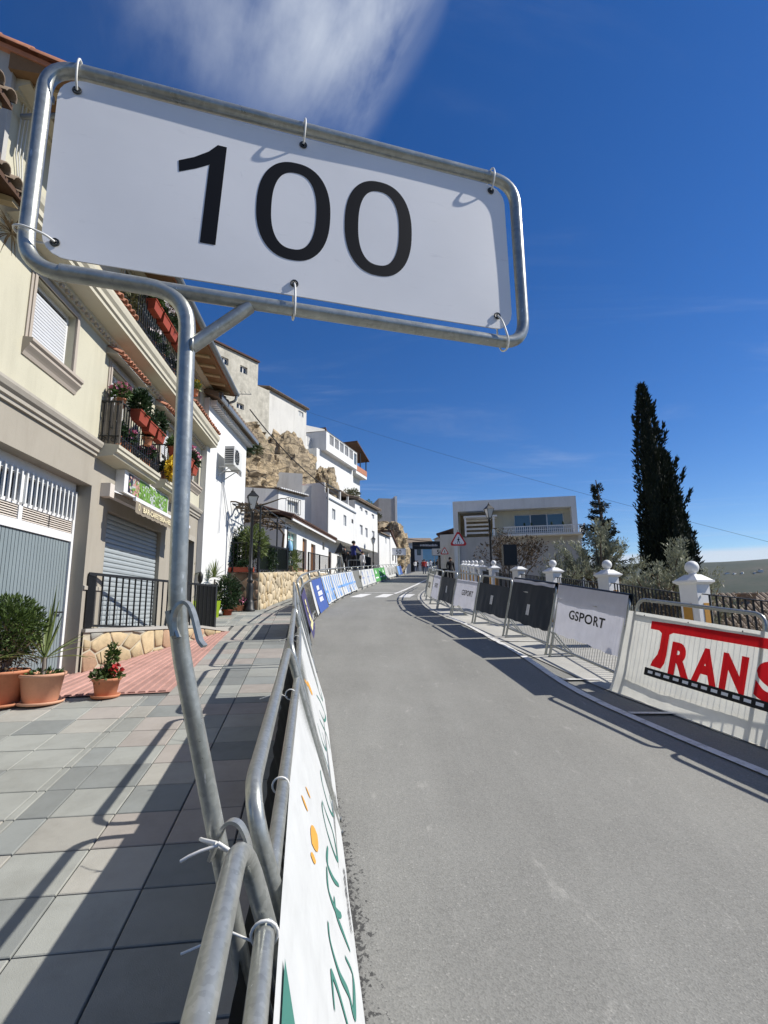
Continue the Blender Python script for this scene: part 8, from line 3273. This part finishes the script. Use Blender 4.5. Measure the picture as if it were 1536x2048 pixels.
def build_wires():
    def wire(label, a, b, sag, r=0.012):
        a, b = Vector(a), Vector(b)
        t = [a.lerp(b, i / 20) - Vector((0, 0, sag * 4 * (i / 20) * (1 - i / 20))) for i in range(21)]
        o = MB().tube([p - a for p in t], r, 5).build('cable', 'wire')
        o.location = a
        tag(o, label, 'cable')
    wire('thin cable sloping down the sky to the right past the cypress', (-5.3, 34.3, 15.1), (16.5, 17.0, 2.55), 0.3, 0.0055)
    wire('thick black cable running from the bluff down to the plain white house', (-6.4, 24.0, 11.2), (-3.45, 31.1, 8.95), 0.35, 0.03)
    wire('upper cable across the street to the roadside house', (1.6, 57.0, 9.3), (5.6, 48.5, 7.7), 0.15, 0.04)
    wire('lower cable across the street to the roadside house', (1.6, 57.0, 8.7), (5.6, 48.5, 7.3), 0.2, 0.022)


build_parapet()
build_right_building()
build_cypress()
build_conifer()
build_right_small()
build_wires()

# ------------------------------------------------------------------ people and the finish
def person(x, y, z, rz, label, h=1.62, top='wear_black', legs='wear_black', pose='stand', group=None, sleeves=None):
    """One continuous skinned body; faces coloured by the garment they belong to; hair is a child."""
    J = {'pelvis': (0, 0, .53), 'belly': (0, .01, .60), 'chest': (0, 0, .73), 'neck': (0, -.005, .835), 'head': (0, -.012, .895), 'crown': (0, -.005, .965)}
    r = {'pelvis': .085, 'belly': .078, 'chest': .092, 'neck': .034, 'head': .055, 'crown': .042}
    E = [('pelvis', 'belly'), ('belly', 'chest'), ('chest', 'neck'), ('neck', 'head'), ('head', 'crown')]
    for s, S in ((1, 'R'), (-1, 'L')):
        walk = 0.07 * s if pose == 'walk' else 0.0
        J.update({'hip' + S: (.055 * s, 0, .50), 'knee' + S: (.06 * s, -.02 - walk, .27), 'ankle' + S: (.06 * s, .01 - walk * 1.3, .045), 'toe' + S: (.07 * s, -.085 - walk * 1.3, .02)})
        r.update({'hip' + S: .066, 'knee' + S: .044, 'ankle' + S: .032, 'toe' + S: .026})
        E += [('pelvis', 'hip' + S), ('hip' + S, 'knee' + S), ('knee' + S, 'ankle' + S), ('ankle' + S, 'toe' + S)]
        if pose == 'lean':
            arm = {'sh': (.115 * s, -.01, .80), 'el': (.15 * s, -.12, .68), 'wr': (.12 * s, -.24, .66), 'ha': (.11 * s, -.29, .66)}
        elif pose == 'camera':
            arm = {'sh': (.115 * s, -.01, .80), 'el': (.16 * s, -.07, .68), 'wr': (.08 * s, -.20, .74), 'ha': (.07 * s, -.25, .75)}
        else:
            arm = {'sh': (.115 * s, 0, .80), 'el': (.15 * s, .02, .64), 'wr': (.145 * s, -.04 + walk, .50), 'ha': (.14 * s, -.055 + walk, .455)}
        for kk, v in arm.items():
            J[kk + S] = v
        r.update({'sh' + S: .045, 'el' + S: .034, 'wr' + S: .024, 'ha' + S: .024})
        E += [('chest', 'sh' + S), ('sh' + S, 'el' + S), ('el' + S, 'wr' + S), ('wr' + S, 'ha' + S)]
    names = list(J)
    me = bpy.data.meshes.new('body')
    me.from_pydata([Vector(J[n]) * h for n in names], [(names.index(a), names.index(b)) for a, b in E], [])
    ob = bpy.data.objects.new('body', me)
    col.objects.link(ob)
    sk = ob.modifiers.new('skin', 'SKIN')
    for i, n in enumerate(names):
        me.skin_vertices[0].data[i].radius = (r[n] * h, r[n] * h * (0.72 if n in ('chest', 'belly', 'pelvis') else 1))
        me.skin_vertices[0].data[i].use_root = (n == 'pelvis')
    sub = ob.modifiers.new('sub', 'SUBSURF')
    sub.levels = sub.render_levels = 1
    dg = bpy.context.evaluated_depsgraph_get()
    m2 = bpy.data.meshes.new_from_object(ob.evaluated_get(dg))
    bpy.data.objects.remove(ob)
    m2.name = 'body'
    for nm in ('skin', top, legs, 'wear_black'):
        m2.materials.append(MATS[nm])
    for p in m2.polygons:
        c = p.center / h
        p.use_smooth = True
        hand = min((c - Vector(J['haR'])).length, (c - Vector(J['haL'])).length) < 0.04
        if c.z > 0.845 or hand:
            p.material_index = 0
        elif c.z > 0.515 or abs(c.x) > 0.115:
            p.material_index = 1
        elif c.z > 0.05:
            p.material_index = 2
        else:
            p.material_index = 3
    t = thing('person', label, 'person', (x, y, z), rz, group)
    place('body', m2, t)
    hm = MB()
    prof = [(0.060, 0.0), (0.066, 0.03), (0.060, 0.065), (0.035, 0.09), (0.004, 0.097)]
    hm.lathe([(a * h, b * h) for a, b in prof], (0, 0.008 * h, 0.895 * h), 10)
    hm.build('hair', 'hair', t)
    fm = MB()
    fm.lathe([(0.012 * h, -0.01 * h), (0.014 * h, 0.0), (0.004 * h, 0.025 * h)], (0, -0.068 * h, 0.885 * h), 6)
    fm.build('nose', 'skin', t)
    return t


def build_people():
    gx, gy = 4.30, 57.2
    person(gx, gy, G(gx, gy), math.pi, 'person in a red jacket walking up the middle of the road', 1.62, 'wear_red', 'wear_jeans', 'walk')
    # camera crew platform on the wall
    t = thing('camera_platform', 'low scaffold platform with pale guard tubes on the stone wall', 'platform', (-2.1, 26.0, 3.25))
    MB().box(-0.75, 0.95, -0.6, 1.6, -0.1, 0.0).build('deck', 'wood_beam', t)
    for x in (-0.75, -0.15, 0.35, 0.95):
        MB().tube([(x, -0.55, -0.3), (x, -0.55, 0.75 if x > 0 else 0.55)], 0.022, 6).build('guard_post', 'galvanised', t)
    for z, x0, x1 in ((0.75, 0.35, 0.95), (0.32, -0.75, 0.95)):
        MB().tube([(x0, -0.55, z), (x1, -0.55, z)], 0.02, 6).build('guard_rail', 'galvanised', t)
    person(-2.02, 26.25, 3.25, 0.25, 'camera operator in black standing behind a tripod on the platform', 1.55, 'wear_black', 'wear_black', 'camera')
    c = thing('film_camera', 'black film camera with a rain cover on a pale tripod', 'camera', (-2.16, 25.75, 3.25), 0.25)
    MB().box(-0.13, 0.13, -0.30, 0.25, 1.12, 1.36).build('camera_body', 'black_metal', c)
    MB().lathe([(0.07, 0), (0.08, 0.15), (0.06, 0.16)], (0, -0.42, 1.18), 10).build('lens', 'black_metal', c)
    hood = MB().prism([(-0.32, 1.10), (-0.05, 1.62), (0.12, 1.30), (-0.02, 1.12)], -0.16, 0.16, lambda u, v, w: (u, w - 0.15, v))
    hood.build('rain_cover', 'cloth_black', c)
    for i in range(3):
        a = i * 2.09 + 1.1
        MB().tube([(0.03 * math.cos(a), 0.03 * math.sin(a), 1.10), (0.36 * math.cos(a), 0.30 * math.sin(a), 0.0)], 0.020, 6).build('tripod_leg', 'galvanised', c)
    b = thing('step_stool', 'low grey stand under the person in the blue jacket', 'stand', (-1.62, 27.2, 3.25))
    MB().box(-0.3, 0.3, -0.25, 0.25, 0.0, 0.34).build('step', 'wear_grey', b)
    person(-1.60, 27.2, 3.59, 2.6, 'person in a dark blue jacket leaning out over the railing', 1.6, 'wear_blue', 'wear_black', 'lean')
    person(-1.25, 29.6, 3.55, 2.2, 'person in a white top behind the dark railing', 1.35, 'wear_white', 'wear_grey', 'stand')
    x, y = 4.15, 33.2
    person(x, y, G(x, y), 0.4, 'person in dark clothes standing beside the white building', 1.68, 'wear_black', 'wear_black', 'stand')
    rs = random.Random(171)
    g = 'spectators waiting at the finish'
    labs = ['dark-clothed spectator at the left of the crowd under the arch', 'spectator in grey second from the left of the crowd', 'spectator third from the left in the crowd under the arch', 'spectator in white near the left of the crowd', 'dark-clothed spectator just left of the red jacket', 'spectator in the middle of the crowd under the arch', 'spectator in blue in the middle of the crowd', 'dark-clothed spectator right of the red jacket', 'spectator in grey at the right of the crowd', 'spectator at the right end of the crowd by the arch leg', 'spectator behind the far left barriers in black', 'spectator behind the far left barriers in white', 'spectator behind the far left barriers in grey']
    for i, lab in enumerate(labs):
        if i < 10:
            x, y = 4.0 + i * 0.52 + rs.uniform(-0.1, 0.1), 69 + rs.uniform(-2, 3)
        else:
            y = 56 + (i - 10) * 3
            x = XL(y) - 0.9
        person(x, y, G(x, y), rs.uniform(-0.6, 0.6), lab, rs.uniform(1.5, 1.7), rs.choice(['wear_black', 'wear_black', 'wear_blue', 'wear_grey', 'wear_white']) if 'white' not in lab else 'wear_white', rs.choice(['wear_black', 'wear_jeans']), rs.choice(['stand', 'stand', 'walk']), g)


def build_finish():
    y = 74.0
    x0, x1 = 3.95, 7.85
    z = G(5.5, y)
    t = thing('finish_arch', 'black finish arch spanning the road at the top of the street', 'arch', (5.9, y, z))
    w = (x1 - x0) / 2
    MB().box(-w, w, -0.3, 0.3, 3.15, 4.15).build('banner_beam', 'cloth_black', t)
    for s in (-1, 1):
        MB().box(s * w - 0.28, s * w + 0.28, -0.3, 0.3, 0, 3.15).build('arch_leg', 'cloth_black', t)
    m = MB()
    rs = random.Random(5)
    for i in range(12):
        xx = -0.9 + i * 0.21
        m.add([(xx, -0.305, 3.5), (xx + 0.15, -0.305, 3.5), (xx + 0.15, -0.305, 3.5 + rs.uniform(0.2, 0.35)), (xx, -0.305, 3.72)], [(0, 1, 2, 3)])
    m.build('lettering', 'sign_grey', t, fixn=False)
    s = thing('screen', 'light blue hanging backdrop beyond the finish arch', 'backdrop', (7.0, 78.0, G(7, 78)))
    MB().box(-1.3, 1.3, -0.1, 0.1, 0.6, 4.2).build('panel', 'cyan_panel', s)
    for x in (-1.2, 1.2):
        MB().tube([(x, 0, 0), (x, 0, 4.2)], 0.05, 6).build('post', 'dark_metal', s)
    for i, (x, y_, w_, h, rz_, lab, rm) in enumerate(((2.6, 76, 4.0, 5.2, 1.2, 'white house left of the finish arch', 'roof_tile_dark'), (5.4, 92, 6.0, 5.0, 0.1, 'white house beyond the finish arch', 'roof_tile_old'), (9.4, 84, 6.0, 5.5, -1.2, 'white house right of the road beyond the arch', 'roof_tile_old'))):
        z = G(x, y_)
        H = House('end_house', lab, (x, y_), (x + math.cos(rz_), y_ + math.sin(rz_)), z, group='houses beyond the finish')
        m = MB()
        m.box(-w_ / 2, w_ / 2, 0, 4, z - 1, z + h)
        H.add(m, 'wall', 'white_wall')
        H.add(MB().prism([(-0.3, z + h), (4.3, z + h), (2, z + h + 1.1)], -w_ / 2 - 0.2, w_ / 2 + 0.2, lambda a, b, c: (c, a, b)), 'roof', rm)
        for q in (-1.2, 0.3):
            window(H, q, q + 0.7, z + 2.8, z + 4.0, y=-0.03, rev=0.02, frame='dark_metal', glass='glass_dark', bars=0)
    # black stacked loudspeakers and flight cases by the right barrier
    for i, (x, y_, w_, h, lab) in enumerate(((5.35, 47.5, 0.95, 1.75, 'tall black loudspeaker stack under the right 50 sign'), (5.9, 46.6, 1.0, 0.9, 'black flight case at the foot of the loudspeaker stack'), (4.85, 44.4, 0.7, 0.75, 'small black case by the right barriers at the far bend'))):
        z = G(x, y_)
        b = thing('equipment_case', lab, 'case', (x, y_, z), 0.1, 'black equipment beside the far barriers')
        MB().box(-w_ / 2, w_ / 2, -0.3, 0.3, 0.05, h).build('case', 'black_metal', b)
        MB().box(-w_ / 2 + 0.06, w_ / 2 - 0.06, -0.315, -0.301, 0.12, h - 0.08).build('grille', 'cloth_black', b)
        for q in (-1, 1):
            MB().box(q * w_ * 0.35 - 0.05, q * w_ * 0.35 + 0.05, -0.05, 0.05, 0, 0.05).build('castor', 'dark_metal', b)


build_people()
build_finish()


# ------------------------------------------------------------------ air
def build_haze():
    m, nt = newmat('air')
    nt.nodes.remove(pr(nt))
    v = N(nt, 'ShaderNodeVolumePrincipled')
    v.inputs['Color'].default_value = (0.80, 0.88, 1.0, 1)
    v.inputs['Density'].default_value = 0.00002
    v.inputs['Anisotropy'].default_value = 0.2
    nt.links.new(v.outputs[0], nt.nodes['Material Output'].inputs['Volume'])
    o = MB().box(-7200, 7300, -3200, 6700, -140, 330).build('haze', 'air')
    o['kind'] = 'stuff'
    tag(o, 'thin pale haze filling the whole valley', 'haze')


build_haze()
